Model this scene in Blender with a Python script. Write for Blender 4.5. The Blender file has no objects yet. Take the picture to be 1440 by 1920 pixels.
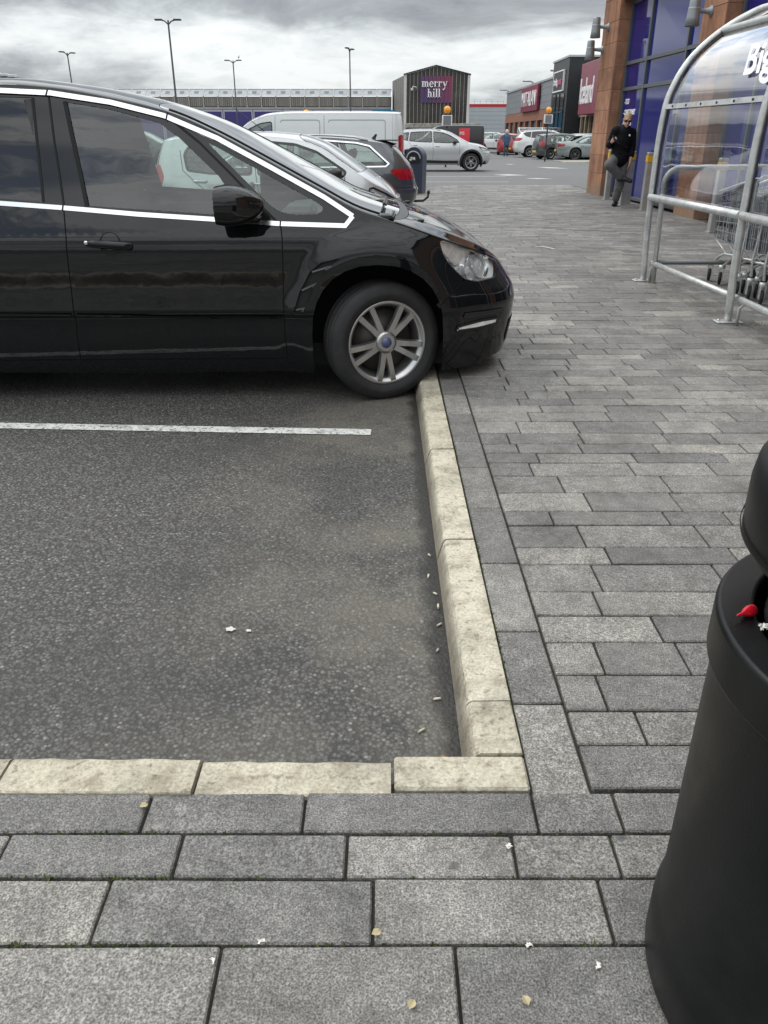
import bpy, bmesh, math, random
from math import sin, cos, pi, radians, sqrt, atan2, asin
from bisect import bisect_right
from mathutils import Vector, Matrix, Euler
from mathutils.geometry import delaunay_2d_cdt

random.seed(11)
SC = bpy.context.scene
COL = SC.collection

# ------------------------------------------------------------------ camera
cam_d = bpy.data.cameras.new('camera')
cam = bpy.data.objects.new('camera', cam_d)
COL.objects.link(cam)
cam.location = (0, 0, 1.35)
cam.rotation_euler = (radians(90 - 25.87), 0, 0)
cam_d.sensor_fit = 'HORIZONTAL'
cam_d.sensor_width = 36
cam_d.lens = 36 * 1460 / 1440
cam_d.clip_start = 0.02
cam_d.clip_end = 3000
SC.camera = cam

# ------------------------------------------------------------------ sky
SUN_DIR = Vector((-0.62, 0.42, 0.95)).normalized()
world = bpy.data.worlds.new('World')
SC.world = world
world.use_nodes = True


class NT:
    """tiny node-tree helper"""
    def __init__(s, tree):
        s.t = tree
        s.t.nodes.clear()

    def n(s, typ, **kw):
        nd = s.t.nodes.new(typ)
        for k, v in kw.items():
            if k == 'ins':
                for i, val in v.items():
                    sock = nd.inputs[i]
                    if hasattr(val, 'is_linked'):
                        s.t.links.new(val, sock)
                    else:
                        sock.default_value = val
            else:
                setattr(nd, k, v)
        return nd

    def math(s, op, a, b=None, c=None, clamp=False):
        nd = s.n('ShaderNodeMath', operation=op)
        nd.use_clamp = clamp
        for i, v in enumerate((a, b, c)):
            if v is None:
                continue
            if hasattr(v, 'is_linked'):
                s.t.links.new(v, nd.inputs[i])
            else:
                nd.inputs[i].default_value = v
        return nd.outputs[0]

    def mix(s, fac, a, b, mode='MIX'):
        nd = s.n('ShaderNodeMix', data_type='RGBA', blend_type=mode)
        for sock, v in ((nd.inputs[0], fac), (nd.inputs[6], a), (nd.inputs[7], b)):
            if hasattr(v, 'is_linked'):
                s.t.links.new(v, sock)
            else:
                sock.default_value = v if not isinstance(v, tuple) or len(v) == 4 else (*v, 1)
        return nd.outputs[2]

    def ramp(s, fac, stops, interp='LINEAR'):
        nd = s.n('ShaderNodeValToRGB')
        cr = nd.color_ramp
        cr.interpolation = interp
        while len(cr.elements) < len(stops):
            cr.elements.new(0.5)
        for e, (p, c) in zip(cr.elements, stops):
            e.position = p
            e.color = (c, c, c, 1) if not isinstance(c, tuple) else (*c, 1)
        s.t.links.new(fac, nd.inputs[0])
        return nd.outputs[0]

    def noise(s, vec, scale, detail=4, rough=0.55, out=0, dist=0.0):
        nd = s.n('ShaderNodeTexNoise')
        nd.inputs['Scale'].default_value = scale
        nd.inputs['Detail'].default_value = detail
        nd.inputs['Roughness'].default_value = rough
        nd.inputs['Distortion'].default_value = dist
        if vec is not None:
            s.t.links.new(vec, nd.inputs['Vector'])
        return nd.outputs[out]

    def link(s, a, b):
        s.t.links.new(a, b)


SKX, SKY = 4.4, 2.2


def build_world():
    T = NT(world.node_tree)
    tc = T.n('ShaderNodeTexCoord')
    sep = T.n('ShaderNodeSeparateXYZ', ins={0: tc.outputs['Generated']})
    zc = T.math('MAXIMUM', sep.outputs[2], 0.0)
    # heaped cloud seen edge-on: noise over the view direction, flattened upright
    zz = T.math('MULTIPLY', zc, 3.6)
    vec = T.n('ShaderNodeCombineXYZ', ins={0: T.math('ADD', sep.outputs[0], SKX), 1: T.math('ADD', sep.outputs[1], SKY), 2: T.math('ADD', zz, 1.3)}).outputs[0]
    big = T.noise(vec, 2.6, 8, 0.60, dist=0.45)
    fine = T.noise(vec, 8.0, 9, 0.64, dist=0.5)
    band = T.noise(vec, 1.1, 3, 0.5)
    a = T.math('MULTIPLY', big, 0.55)
    b = T.math('MULTIPLY', fine, 0.27)
    c = T.math('MULTIPLY', band, 0.43)
    dens = T.math('ADD', T.math('ADD', a, b), c)
    # a deck of cloud overhead is thicker than the far edge of it seen low down
    deck = T.n('ShaderNodeMapRange', interpolation_type='SMOOTHSTEP',
               ins={0: sep.outputs[2], 1: 0.085, 2: 0.128, 3: 0.0, 4: 0.12}).outputs[0]
    # the bank ends and thins out higher up
    thin = T.n('ShaderNodeMapRange', interpolation_type='SMOOTHSTEP',
               ins={0: sep.outputs[2], 1: 0.17, 2: 0.34, 3: 0.0, 4: -0.19}).outputs[0]
    dens = T.math('ADD', T.math('ADD', dens, deck), thin)
    col = T.ramp(dens, [(0.545, (0.86, 0.885, 0.89)), (0.595, (0.73, 0.765, 0.775)), (0.645, (0.54, 0.575, 0.59)),
                        (0.70, (0.36, 0.385, 0.405)), (0.82, (0.20, 0.218, 0.238))])
    sky = T.n('ShaderNodeTexSky', sky_type='NISHITA')
    sky.sun_disc = False
    el = asin(SUN_DIR.z)
    sky.sun_elevation = el
    sky.sun_rotation = atan2(SUN_DIR.x, SUN_DIR.y)
    skyc = T.n('ShaderNodeVectorMath', operation='SCALE', ins={0: sky.outputs[0], 3: 0.10}).outputs[0]
    gap = T.ramp(dens, [(0.44, 0.75), (0.52, 0.03)])
    mixc = T.mix(gap, col, skyc)
    # ground colour under the horizon
    below = T.math('LESS_THAN', sep.outputs[2], -0.001)
    mixc = T.mix(below, mixc, (0.13, 0.13, 0.13, 1))
    # overcast sky: about three times as bright overhead as at the horizon
    cie = T.math('ADD', T.math('MULTIPLY', zc, 1.9), 1.0)
    bg = T.n('ShaderNodeBackground', ins={0: mixc, 1: cie})
    T.link(bg.outputs[0], T.n('ShaderNodeOutputWorld').inputs[0])


build_world()

sun_d = bpy.data.lights.new('sun', 'SUN')
sun_d.energy = 1.1
sun_d.angle = radians(22)
sun_d.color = (1.0, 0.95, 0.88)
sun = bpy.data.objects.new('sun', sun_d)
COL.objects.link(sun)
sun.rotation_euler = SUN_DIR.to_track_quat('Z', 'Y').to_euler()

SC.view_settings.view_transform = 'Standard'
SC.view_settings.look = 'None'
SC.view_settings.exposure = 0.0
SC.view_settings.gamma = 1.0
SC.view_settings.use_curve_mapping = False
SC.cycles.max_bounces = 10
SC.cycles.transparent_max_bounces = 24
SC.cycles.glossy_bounces = 5
SC.cycles.sample_clamp_indirect = 6
SC.cycles.use_denoising = True
SC.cycles.use_adaptive_sampling = False

# ------------------------------------------------------------------ object helpers
def tag(o, label=None, cat=None, group=None, kind=None):
    if label:
        o['label'] = label
    if cat:
        o['category'] = cat
    if group:
        o['group'] = group
    if kind:
        o['kind'] = kind
    return o


def empty(name, loc=(0, 0, 0), rz=0.0, parent=None):
    o = bpy.data.objects.new(name, None)
    o.empty_display_size = 0.2
    COL.objects.link(o)
    o.location = loc
    o.rotation_euler = (0, 0, rz)
    if parent:
        o.parent = parent
    return o


def link_mesh(name, me, mat=None, parent=None, loc=None, rot=None):
    o = bpy.data.objects.new(name, me)
    COL.objects.link(o)
    if mat is not None and not me.materials:
        me.materials.append(mat)
    if parent is not None:
        o.parent = parent
    if loc is not None:
        o.location = loc
    if rot is not None:
        o.rotation_euler = rot
    return o


def copy_tree(o, parent=None):
    c = o.copy()
    COL.objects.link(c)
    c.parent = parent
    for ch in list(o.children):
        copy_tree(ch, c)
    return c


class MB:
    """collects shapes into one mesh"""
    def __init__(s):
        s.v = []
        s.f = []
        s.sm = []

    def add(s, vs, fs, smooth=False):
        k = len(s.v)
        s.v += [tuple(p) for p in vs]
        s.f += [tuple(i + k for i in f) for f in fs]
        s.sm += [smooth] * len(fs)
        return s

    def box(s, x0, x1, y0, y1, z0, z1, M=None, b=0.0):
        if b <= 0:
            vs = [(x, y, z) for z in (z0, z1) for y in (y0, y1) for x in (x0, x1)]
            fs = [(0, 2, 3, 1), (4, 5, 7, 6), (0, 1, 5, 4), (2, 6, 7, 3), (0, 4, 6, 2), (1, 3, 7, 5)]
        else:
            # chamfered box
            vs, fs = [], []
            for sx, X in ((-1, x0), (1, x1)):
                for sy, Y in ((-1, y0), (1, y1)):
                    for sz, Z in ((-1, z0), (1, z1)):
                        vs += [(X, Y - sy * b, Z - sz * b), (X - sx * b, Y, Z - sz * b), (X - sx * b, Y - sy * b, Z)]
            def ix(a, b_, c, k):
                return ((a * 2 + b_) * 2 + c) * 3 + k
            for a in (0, 1):
                q = [ix(a, 0, 0, 0), ix(a, 1, 0, 0), ix(a, 1, 1, 0), ix(a, 0, 1, 0)]
                fs.append(tuple(q if a else q[::-1]))
                q = [ix(0, a, 0, 1), ix(1, a, 0, 1), ix(1, a, 1, 1), ix(0, a, 1, 1)]
                fs.append(tuple(q[::-1] if a else q))
                q = [ix(0, 0, a, 2), ix(1, 0, a, 2), ix(1, 1, a, 2), ix(0, 1, a, 2)]
                fs.append(tuple(q if a else q[::-1]))
            for a in (0, 1):
                for c in (0, 1):
                    fs.append((ix(a, c, 0, 0), ix(a, c, 0, 1), ix(a, c, 1, 1), ix(a, c, 1, 0)))
                    fs.append((ix(a, 0, c, 0), ix(a, 0, c, 2), ix(a, 1, c, 2), ix(a, 1, c, 0)))
                    fs.append((ix(0, a, c, 1), ix(0, a, c, 2), ix(1, a, c, 2), ix(1, a, c, 1)))
                    for d in (0, 1):
                        fs.append((ix(a, c, d, 0), ix(a, c, d, 1), ix(a, c, d, 2)))
        if M is not None:
            vs = [M @ Vector(p) for p in vs]
        return s.add(vs, fs)

    def tube(s, pts, r, n=8, closed=False, cap=True, smooth=True):
        pts = [Vector(p) for p in pts]
        m = len(pts)
        rs = r if isinstance(r, (list, tuple)) else [r] * m
        tans = []
        for i in range(m):
            if closed:
                t = pts[(i + 1) % m] - pts[i - 1]
            else:
                t = pts[min(i + 1, m - 1)] - pts[max(i - 1, 0)]
            tans.append(t.normalized() if t.length > 1e-9 else Vector((0, 0, 1)))
        up = Vector((0, 0, 1)) if abs(tans[0].z) < 0.9 else Vector((1, 0, 0))
        nrm = (up - tans[0] * up.dot(tans[0])).normalized()
        vs, fs = [], []
        for i in range(m):
            t = tans[i]
            nrm = (nrm - t * nrm.dot(t))
            nrm = nrm.normalized() if nrm.length > 1e-6 else t.orthogonal().normalized()
            bi = t.cross(nrm)
            for k in range(n):
                a = 2 * pi * (k + 0.5) / n
                vs.append(pts[i] + (nrm * cos(a) + bi * sin(a)) * rs[i])
        for i in range(m if closed else m - 1):
            j = (i + 1) % m
            for k in range(n):
                l = (k + 1) % n
                fs.append((i * n + k, i * n + l, j * n + l, j * n + k))
        k0 = len(s.f)
        s.add(vs, fs, smooth)
        if cap and not closed:
            b = len(s.v) - len(vs)
            s.f.append(tuple(b + k for k in range(n))[::-1])
            s.f.append(tuple(b + (m - 1) * n + k for k in range(n)))
            s.sm += [False, False]
        return s

    def lathe(s, prof, n=24, M=None, smooth=True, a0=0.0, a1=2 * pi):
        """prof: (r, z) list, about the z axis"""
        full = abs(a1 - a0 - 2 * pi) < 1e-6
        cnt = n if full else n + 1
        vs, fs = [], []
        for (r, z) in prof:
            for k in range(cnt):
                a = a0 + (a1 - a0) * k / n
                vs.append(Vector((r * cos(a), r * sin(a), z)))
        for i in range(len(prof) - 1):
            for k in range(n):
                l = (k + 1) % cnt
                fs.append((i * cnt + k, i * cnt + l, (i + 1) * cnt + l, (i + 1) * cnt + k))
        if M is not None:
            vs = [M @ p for p in vs]
        return s.add(vs, fs, smooth)

    def prism(s, poly, y0, y1, axes='xz', M=None, smooth=False):
        """extrude a polygon; axes names the polygon's two axes, the third one runs y0..y1"""
        def P(a, b, t):
            return {'xz': (a, t, b), 'xy': (a, b, t), 'yz': (t, a, b)}[axes]
        n = len(poly)
        vs = [P(a, b, y0) for a, b in poly] + [P(a, b, y1) for a, b in poly]
        fs = [tuple(range(n)), tuple(range(2 * n - 1, n - 1, -1))]
        fs += [(i, i + n, (i + 1) % n + n, (i + 1) % n) for i in range(n)]
        if M is not None:
            vs = [M @ Vector(p) for p in vs]
        return s.add(vs, fs, smooth)

    def quad(s, a, b, c, d):
        return s.add([a, b, c, d], [(0, 1, 2, 3)])

    def mesh(s, name, recalc=True):
        me = bpy.data.meshes.new(name)
        me.from_pydata(s.v, [], s.f)
        me.polygons.foreach_set('use_smooth', s.sm)
        if recalc:
            bm = bmesh.new()
            bm.from_mesh(me)
            bmesh.ops.recalc_face_normals(bm, faces=bm.faces)
            bm.to_mesh(me)
            bm.free()
        me.update()
        return me

    def build(s, name, mat, parent=None, loc=None, rot=None, recalc=True):
        me = s.mesh(name, recalc)
        return link_mesh(name, me, mat, parent, loc, rot)


def text_mesh(body, size, extrude, align='CENTER', bold=0.0, spacing=1.0):
    cu = bpy.data.curves.new('lettering', 'FONT')
    cu.body = body
    cu.size = size
    cu.extrude = extrude
    cu.align_x = align
    cu.align_y = 'CENTER'
    cu.offset = bold
    cu.space_character = spacing
    cu.resolution_u = 4
    o = bpy.data.objects.new('lettering', cu)
    COL.objects.link(o)
    dg = bpy.context.evaluated_depsgraph_get()
    me = bpy.data.meshes.new_from_object(o.evaluated_get(dg))
    bpy.data.objects.remove(o)
    bpy.data.curves.remove(cu)
    return me


# ------------------------------------------------------------------ materials
MATS = {}


def pmat(name, color, rough=0.5, metal=0.0, spec=0.5, var=0.0, vscale=3.0, bump=0.0, bscale=40.0,
         coat=0.0, rvar=0.0, emit=None, dirt=0.0, dirtcol=(0.05, 0.045, 0.04), rand=0.0):
    """procedural Principled: noise-varied colour, roughness, optional bump and grime"""
    if name in MATS:
        return MATS[name]
    m = bpy.data.materials.new(name)
    m.use_nodes = True
    T = NT(m.node_tree)
    b = T.n('ShaderNodeBsdfPrincipled')
    out = T.n('ShaderNodeOutputMaterial')
    T.link(b.outputs[0], out.inputs[0])
    tc = T.n('ShaderNodeTexCoord').outputs['Object']
    base = (*color, 1)
    b.inputs['Base Color'].default_value = base
    b.inputs['Roughness'].default_value = rough
    b.inputs['Metallic'].default_value = metal
    b.inputs['Specular IOR Level'].default_value = spec
    b.inputs['Coat Weight'].default_value = coat
    b.inputs['Coat Roughness'].default_value = 0.03
    cur = None
    if var > 0:
        nz = T.noise(tc, vscale, 5, 0.6)
        cur = T.mix(T.ramp(nz, [(0.3, 0.0), (0.7, 1.0)]), tuple(c * (1 - var) for c in color), tuple(min(1, c * (1 + var)) for c in color))
    if rand > 0:
        oi = T.n('ShaderNodeObjectInfo').outputs['Random']
        k = T.n('ShaderNodeMapRange', ins={0: oi, 1: 0.0, 2: 1.0, 3: 1 - rand, 4: 1 + rand}).outputs[0]
        kk = T.n('ShaderNodeCombineXYZ', ins={0: k, 1: k, 2: k}).outputs[0]
        cur = T.mix(1.0, cur if cur is not None else base, kk, 'MULTIPLY')
    if dirt > 0:
        nz = T.noise(tc, vscale * 0.6, 6, 0.65)
        cur = T.mix(T.math('MULTIPLY', T.ramp(nz, [(0.48, 0.0), (0.72, 1.0)]), dirt), cur if cur is not None else base, (*dirtcol, 1))
    if cur is not None:
        T.link(cur, b.inputs['Base Color'])
    if rvar > 0:
        nz = T.noise(tc, vscale * 2, 4)
        T.link(T.n('ShaderNodeMapRange', ins={0: nz, 3: max(0.01, rough - rvar), 4: rough + rvar}).outputs[0], b.inputs['Roughness'])
    if bump > 0:
        nz = T.noise(tc, bscale, 4, 0.6)
        bp = T.n('ShaderNodeBump', ins={'Strength': 1.0, 'Distance': bump, 'Height': nz})
        T.link(bp.outputs[0], b.inputs['Normal'])
    if emit:
        b.inputs['Emission Color'].default_value = (*emit[0], 1)
        b.inputs['Emission Strength'].default_value = emit[1]
    MATS[name] = m
    return m


def glassmat(name, tint=(0.8, 0.88, 0.85), rough=0.0, ior=1.45, wave=0.0, wscale=3.0, boost=1.0):
    """thin sheet: what lies behind shows through, tinted, under a Fresnel reflection"""
    if name in MATS:
        return MATS[name]
    m = bpy.data.materials.new(name)
    m.use_nodes = True
    T = NT(m.node_tree)
    tr = T.n('ShaderNodeBsdfTransparent')
    tr.inputs[0].default_value = (*tint, 1)
    gl = T.n('ShaderNodeBsdfGlossy')
    gl.inputs['Roughness'].default_value = rough
    gl.inputs['Color'].default_value = (1, 1, 1, 1)
    # Schlick reflection, the same from both faces of the sheet
    lw = T.n('ShaderNodeLayerWeight')
    lw.inputs[0].default_value = 0.5
    f0 = ((ior - 1) / (ior + 1)) ** 2
    fr = T.math('ADD', T.math('MULTIPLY', T.math('POWER', lw.outputs['Facing'], 5.0), 1 - f0), f0)
    if wave > 0:
        tc = T.n('ShaderNodeTexCoord').outputs['Object']
        nz = T.noise(tc, wscale, 2, 0.4)
        bp = T.n('ShaderNodeBump', ins={'Strength': 1.0, 'Distance': wave, 'Height': nz})
        T.link(bp.outputs[0], gl.inputs['Normal'])
    fac = T.math('MULTIPLY', fr, boost, clamp=True)
    mx = T.n('ShaderNodeMixShader')
    T.link(fac, mx.inputs[0])
    T.link(tr.outputs[0], mx.inputs[1])
    T.link(gl.outputs[0], mx.inputs[2])
    T.link(mx.outputs[0], T.n('ShaderNodeOutputMaterial').inputs[0])
    MATS[name] = m
    return m


STEEL = pmat('galvanised_steel', (0.50, 0.51, 0.51), 0.42, 0.75, var=0.14, vscale=9, rvar=0.12, dirt=0.25, dirtcol=(0.22, 0.21, 0.19))
BLACKPL = pmat('black_plastic', (0.018, 0.018, 0.019), 0.45, var=0.2)
RUBBER = pmat('tyre_rubber', (0.017, 0.017, 0.018), 0.75, var=0.25, vscale=12, dirt=0.35, dirtcol=(0.05, 0.047, 0.042))
DARK = pmat('dark_void', (0.006, 0.006, 0.006), 0.8)
CHROME = pmat('bright_trim', (0.78, 0.79, 0.80), 0.16, 1.0)
WHITEP = pmat('white_paint', (0.72, 0.72, 0.70), 0.5, var=0.06)
# ================================================================== ground
RZ = -0.09          # road surface; the pavement's paver tops are at 0


def asphalt_mat():
    m = bpy.data.materials.new('asphalt')
    m.use_nodes = True
    T = NT(m.node_tree)
    b = T.n('ShaderNodeBsdfPrincipled')
    T.link(b.outputs[0], T.n('ShaderNodeOutputMaterial').inputs[0])
    tc = T.n('ShaderNodeTexCoord').outputs['Object']
    vor = T.n('ShaderNodeTexVoronoi', ins={'Vector': tc, 'Scale': 88.0, 'Randomness': 1.0})
    vor2 = T.n('ShaderNodeTexVoronoi', ins={'Vector': tc, 'Scale': 190.0})
    stone = T.n('ShaderNodeSeparateColor', ins={0: vor.outputs['Color']})
    tone = T.ramp(stone.outputs[0], [(0.0, (0.072, 0.069, 0.064)), (0.5, (0.108, 0.104, 0.097)), (0.90, (0.150, 0.146, 0.137)), (0.97, (0.20, 0.195, 0.184)), (1.0, (0.29, 0.285, 0.27))])
    gap = T.ramp(vor.outputs['Distance'], [(0.32, 0.0), (0.66, 1.0)])
    col = T.mix(gap, tone, (0.040, 0.038, 0.036, 1))
    # worn, dusty and oily areas
    big = T.noise(tc, 0.85, 5, 0.6)
    col = T.mix(T.ramp(big, [(0.36, 0.50), (0.52, 0.0)]), col, (0.035, 0.035, 0.035, 1))
    sep = T.n('ShaderNodeSeparateXYZ', ins={0: tc})
    dn = T.noise(tc, 1.7, 5, 0.62)
    near_kerb = T.n('ShaderNodeMapRange', interpolation_type='SMOOTHSTEP', ins={0: sep.outputs[0], 1: -1.1, 2: 0.15, 3: 0.0, 4: 1.0}).outputs[0]
    near_kerb = T.math('MULTIPLY', near_kerb, T.math('LESS_THAN', sep.outputs[0], 0.6))
    dust = T.math('MULTIPLY', T.ramp(dn, [(0.40, 0.0), (0.62, 0.62)]), near_kerb)
    col = T.mix(dust, col, (0.165, 0.148, 0.118, 1))
    far = T.n('ShaderNodeMapRange', ins={0: sep.outputs[1], 1: 6.0, 2: 16.0, 3: 0.0, 4: 1.0}).outputs[0]
    col = T.mix(T.math('MULTIPLY', far, 0.75), col, T.mix(T.noise(tc, 0.25, 5), (0.100, 0.101, 0.102, 1), (0.145, 0.145, 0.144, 1)))
    # ragged near-black edge against the kerb
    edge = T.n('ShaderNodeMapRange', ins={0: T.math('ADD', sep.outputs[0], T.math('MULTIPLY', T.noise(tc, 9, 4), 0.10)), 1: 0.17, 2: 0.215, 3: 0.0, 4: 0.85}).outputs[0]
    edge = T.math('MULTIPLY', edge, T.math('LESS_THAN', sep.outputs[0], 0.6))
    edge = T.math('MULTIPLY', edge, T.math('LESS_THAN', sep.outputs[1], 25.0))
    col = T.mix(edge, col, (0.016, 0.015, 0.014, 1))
    T.link(col, b.inputs['Base Color'])
    b.inputs['Roughness'].default_value = 0.66
    b.inputs['Specular IOR Level'].default_value = 0.45
    h = T.math('ADD', T.math('MULTIPLY', vor.outputs['Distance'], -0.6), T.math('MULTIPLY', vor2.outputs['Distance'], -0.25))
    bp = T.n('ShaderNodeBump', ins={'Strength': 1.0, 'Distance': 0.006, 'Height': h})
    T.link(bp.outputs[0], b.inputs['Normal'])
    return m


def paver_mat(island):
    m = bpy.data.materials.new('concrete_paver_' + ('field' if island else 'single'))
    m.use_nodes = True
    T = NT(m.node_tree)
    b = T.n('ShaderNodeBsdfPrincipled')
    T.link(b.outputs[0], T.n('ShaderNodeOutputMaterial').inputs[0])
    geo = T.n('ShaderNodeNewGeometry')
    pos = geo.outputs['Position']
    rnd = geo.outputs['Random Per Island'] if island else T.n('ShaderNodeObjectInfo').outputs['Random']
    tone = T.ramp(rnd, [(0.0, (0.130, 0.125, 0.118)), (0.35, (0.152, 0.146, 0.137)), (0.62, (0.176, 0.168, 0.155)),
                        (0.85, (0.204, 0.195, 0.177)), (1.0, (0.245, 0.233, 0.207))])
    sp = T.noise(pos, 260, 2, 0.5)
    spk = T.ramp(sp, [(0.32, 0.42), (0.5, 1.0), (0.66, 1.65)])
    col = T.mix(1.0, tone, spk, 'MULTIPLY')
    sp2 = T.noise(pos, 110, 4, 0.65)
    col = T.mix(1.0, col, T.ramp(sp2, [(0.3, 0.62), (0.7, 1.42)]), 'MULTIPLY')
    sp3 = T.noise(pos, 24, 5, 0.65)
    col = T.mix(1.0, col, T.ramp(sp3, [(0.3, 0.74), (0.7, 1.26)]), 'MULTIPLY')
    st = T.noise(pos, 5.5, 5, 0.6)
    col = T.mix(1.0, col, T.ramp(st, [(0.3, 0.68), (0.52, 1.0), (0.75, 1.2)]), 'MULTIPLY')
    st2 = T.noise(pos, 0.7, 4, 0.55)
    col = T.mix(1.0, col, T.ramp(st2, [(0.3, 0.74), (0.7, 1.2)]), 'MULTIPLY')
    # trodden gum and dark spots
    vo = T.n('ShaderNodeTexVoronoi', ins={'Vector': pos, 'Scale': 5.2})
    wob = T.math('ADD', vo.outputs['Distance'], T.math('MULTIPLY', T.noise(pos, 38, 3), 0.10))
    keep = T.n('ShaderNodeSeparateColor', ins={0: vo.outputs['Color']})
    spot = T.math('MULTIPLY', T.ramp(wob, [(0.105, 1.0), (0.135, 0.0)]), T.ramp(keep.outputs[0], [(0.45, 0.0), (0.6, 0.7)]))
    col = T.mix(spot, col, (0.060, 0.058, 0.056, 1))
    T.link(col, b.inputs['Base Color'])
    b.inputs['Roughness'].default_value = 0.62
    b.inputs['Specular IOR Level'].default_value = 0.5
    h = T.math('ADD', T.math('MULTIPLY', sp, 0.5), T.math('MULTIPLY', sp2, 0.8))
    bp = T.n('ShaderNodeBump', ins={'Strength': 1.0, 'Distance': 0.0028, 'Height': h})
    T.link(bp.outputs[0], b.inputs['Normal'])
    return m


def joint_mat():
    m = bpy.data.materials.new('paver_joint_dirt')
    m.use_nodes = True
    T = NT(m.node_tree)
    b = T.n('ShaderNodeBsdfPrincipled')
    T.link(b.outputs[0], T.n('ShaderNodeOutputMaterial').inputs[0])
    pos = T.n('ShaderNodeNewGeometry').outputs['Position']
    n1 = T.noise(pos, 60, 3)
    col = T.mix(n1, (0.022, 0.020, 0.017, 1), (0.055, 0.050, 0.042, 1))
    moss = T.ramp(T.noise(pos, 2.6, 5, 0.62), [(0.52, 0.0), (0.64, 0.9)])
    col = T.mix(moss, col, (0.040, 0.055, 0.015, 1))
    T.link(col, b.inputs['Base Color'])
    b.inputs['Roughness'].default_value = 0.95
    bp = T.n('ShaderNodeBump', ins={'Strength': 1.0, 'Distance': 0.004, 'Height': n1})
    T.link(bp.outputs[0], b.inputs['Normal'])
    return m


def kerb_mat():
    m = bpy.data.materials.new('concrete_kerb')
    m.use_nodes = True
    T = NT(m.node_tree)
    b = T.n('ShaderNodeBsdfPrincipled')
    T.link(b.outputs[0], T.n('ShaderNodeOutputMaterial').inputs[0])
    pos = T.n('ShaderNodeNewGeometry').outputs['Position']
    rnd = T.n('ShaderNodeObjectInfo').outputs['Random']
    tone = T.ramp(rnd, [(0.0, (0.47, 0.43, 0.335)), (1.0, (0.56, 0.52, 0.415))])
    n1 = T.noise(pos, 120, 4, 0.65)
    col = T.mix(1.0, tone, T.ramp(n1, [(0.28, 0.62), (0.5, 1.0), (0.72, 1.25)]), 'MULTIPLY')
    n2 = T.noise(pos, 13, 6, 0.65)
    col = T.mix(T.ramp(n2, [(0.50, 0.0), (0.70, 0.55)]), col, (0.22, 0.17, 0.115, 1))
    n3 = T.noise(pos, 42, 3, 0.6)
    col = T.mix(T.ramp(n3, [(0.57, 0.0), (0.68, 0.6)]), col, (0.13, 0.115, 0.09, 1))
    # tyre rub and road dirt low on the face, grime in the joints
    zz = T.n('ShaderNodeSeparateXYZ', ins={0: pos}).outputs[2]
    low = T.n('ShaderNodeMapRange', ins={0: T.math('ADD', zz, T.math('MULTIPLY', n2, -0.05)), 1: -0.02, 2: -0.085, 3: 0.0, 4: 0.8}).outputs[0]
    col = T.mix(low, col, (0.17, 0.15, 0.115, 1))
    n4 = T.noise(pos, 4.0, 6, 0.7)
    col = T.mix(1.0, col, T.ramp(n4, [(0.32, 0.62), (0.52, 1.0), (0.75, 1.12)]), 'MULTIPLY')
    T.link(col, b.inputs['Base Color'])
    b.inputs['Roughness'].default_value = 0.85
    b.inputs['Specular IOR Level'].default_value = 0.25
    bp = T.n('ShaderNodeBump', ins={'Strength': 1.0, 'Distance': 0.004, 'Height': T.math('ADD', n1, T.math('MULTIPLY', n2, 1.5))})
    T.link(bp.outputs[0], b.inputs['Normal'])
    return m


M_ASPH, M_JOINT, M_KERB = asphalt_mat(), joint_mat(), kerb_mat()
M_PAVE1, M_PAVEN = paver_mat(False), paver_mat(True)

# the whole site: asphalt to the horizon
road = MB().add([(-900, -300, RZ), (900, -300, RZ), (900, 1600, RZ), (-900, 1600, RZ)], [(0, 1, 2, 3)]).build('road', M_ASPH)
tag(road, kind='structure')
# the bed under the pavers: behind the side kerb and behind the front kerb
bed = MB()
bed.box(0.30, 5.6, -6.0, 25.0, RZ - 0.2, -0.016)
bed.box(-6.0, 0.30, -6.0, 1.36, RZ - 0.2, -0.016)
pavement = bed.build('pavement', M_JOINT)
tag(pavement, kind='structure')

# ---- pavers
rp = random.Random(5)
singles = []    # (distance, x0, x1, y0, y1)


def lay(x0, x1, y0, y1, out):
    out.append((x0, x1, y0, y1))


field = []
# soldier course beside the kerb
y = 1.30
while y < 25.0:
    L = rp.choice((0.33, 0.42, 0.33, 0.45))
    if 1.9 < y < 2.05:
        L = 2.375 - y
    lay(0.338, 0.474, y, min(y + L, 25.0), field)
    y += L
# rows beyond, running towards the shops
ys = [1.33, 1.475, 1.60, 1.75, 1.905, 2.047, 2.189, 2.370, 2.493]
y = 2.493
depths = (0.12, 0.15, 0.18, 0.15, 0.12, 0.18)
while y < 25.0:
    y += rp.choice(depths)
    ys.append(min(y, 25.0))
for a, b in zip(ys[:-1], ys[1:]):
    if b - a < 0.04:
        continue
    x = 0.476 - rp.uniform(0.0, 0.25)
    first = True
    while x < 5.5:
        L = rp.choice((0.30, 0.36, 0.42, 0.24, 0.45))
        xs = max(x, 0.476)
        if x + L - xs < 0.07:
            x, xs = 0.476, 0.476
        lay(xs, min(x + L, 5.5), a, b, field)
        x += L
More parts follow.
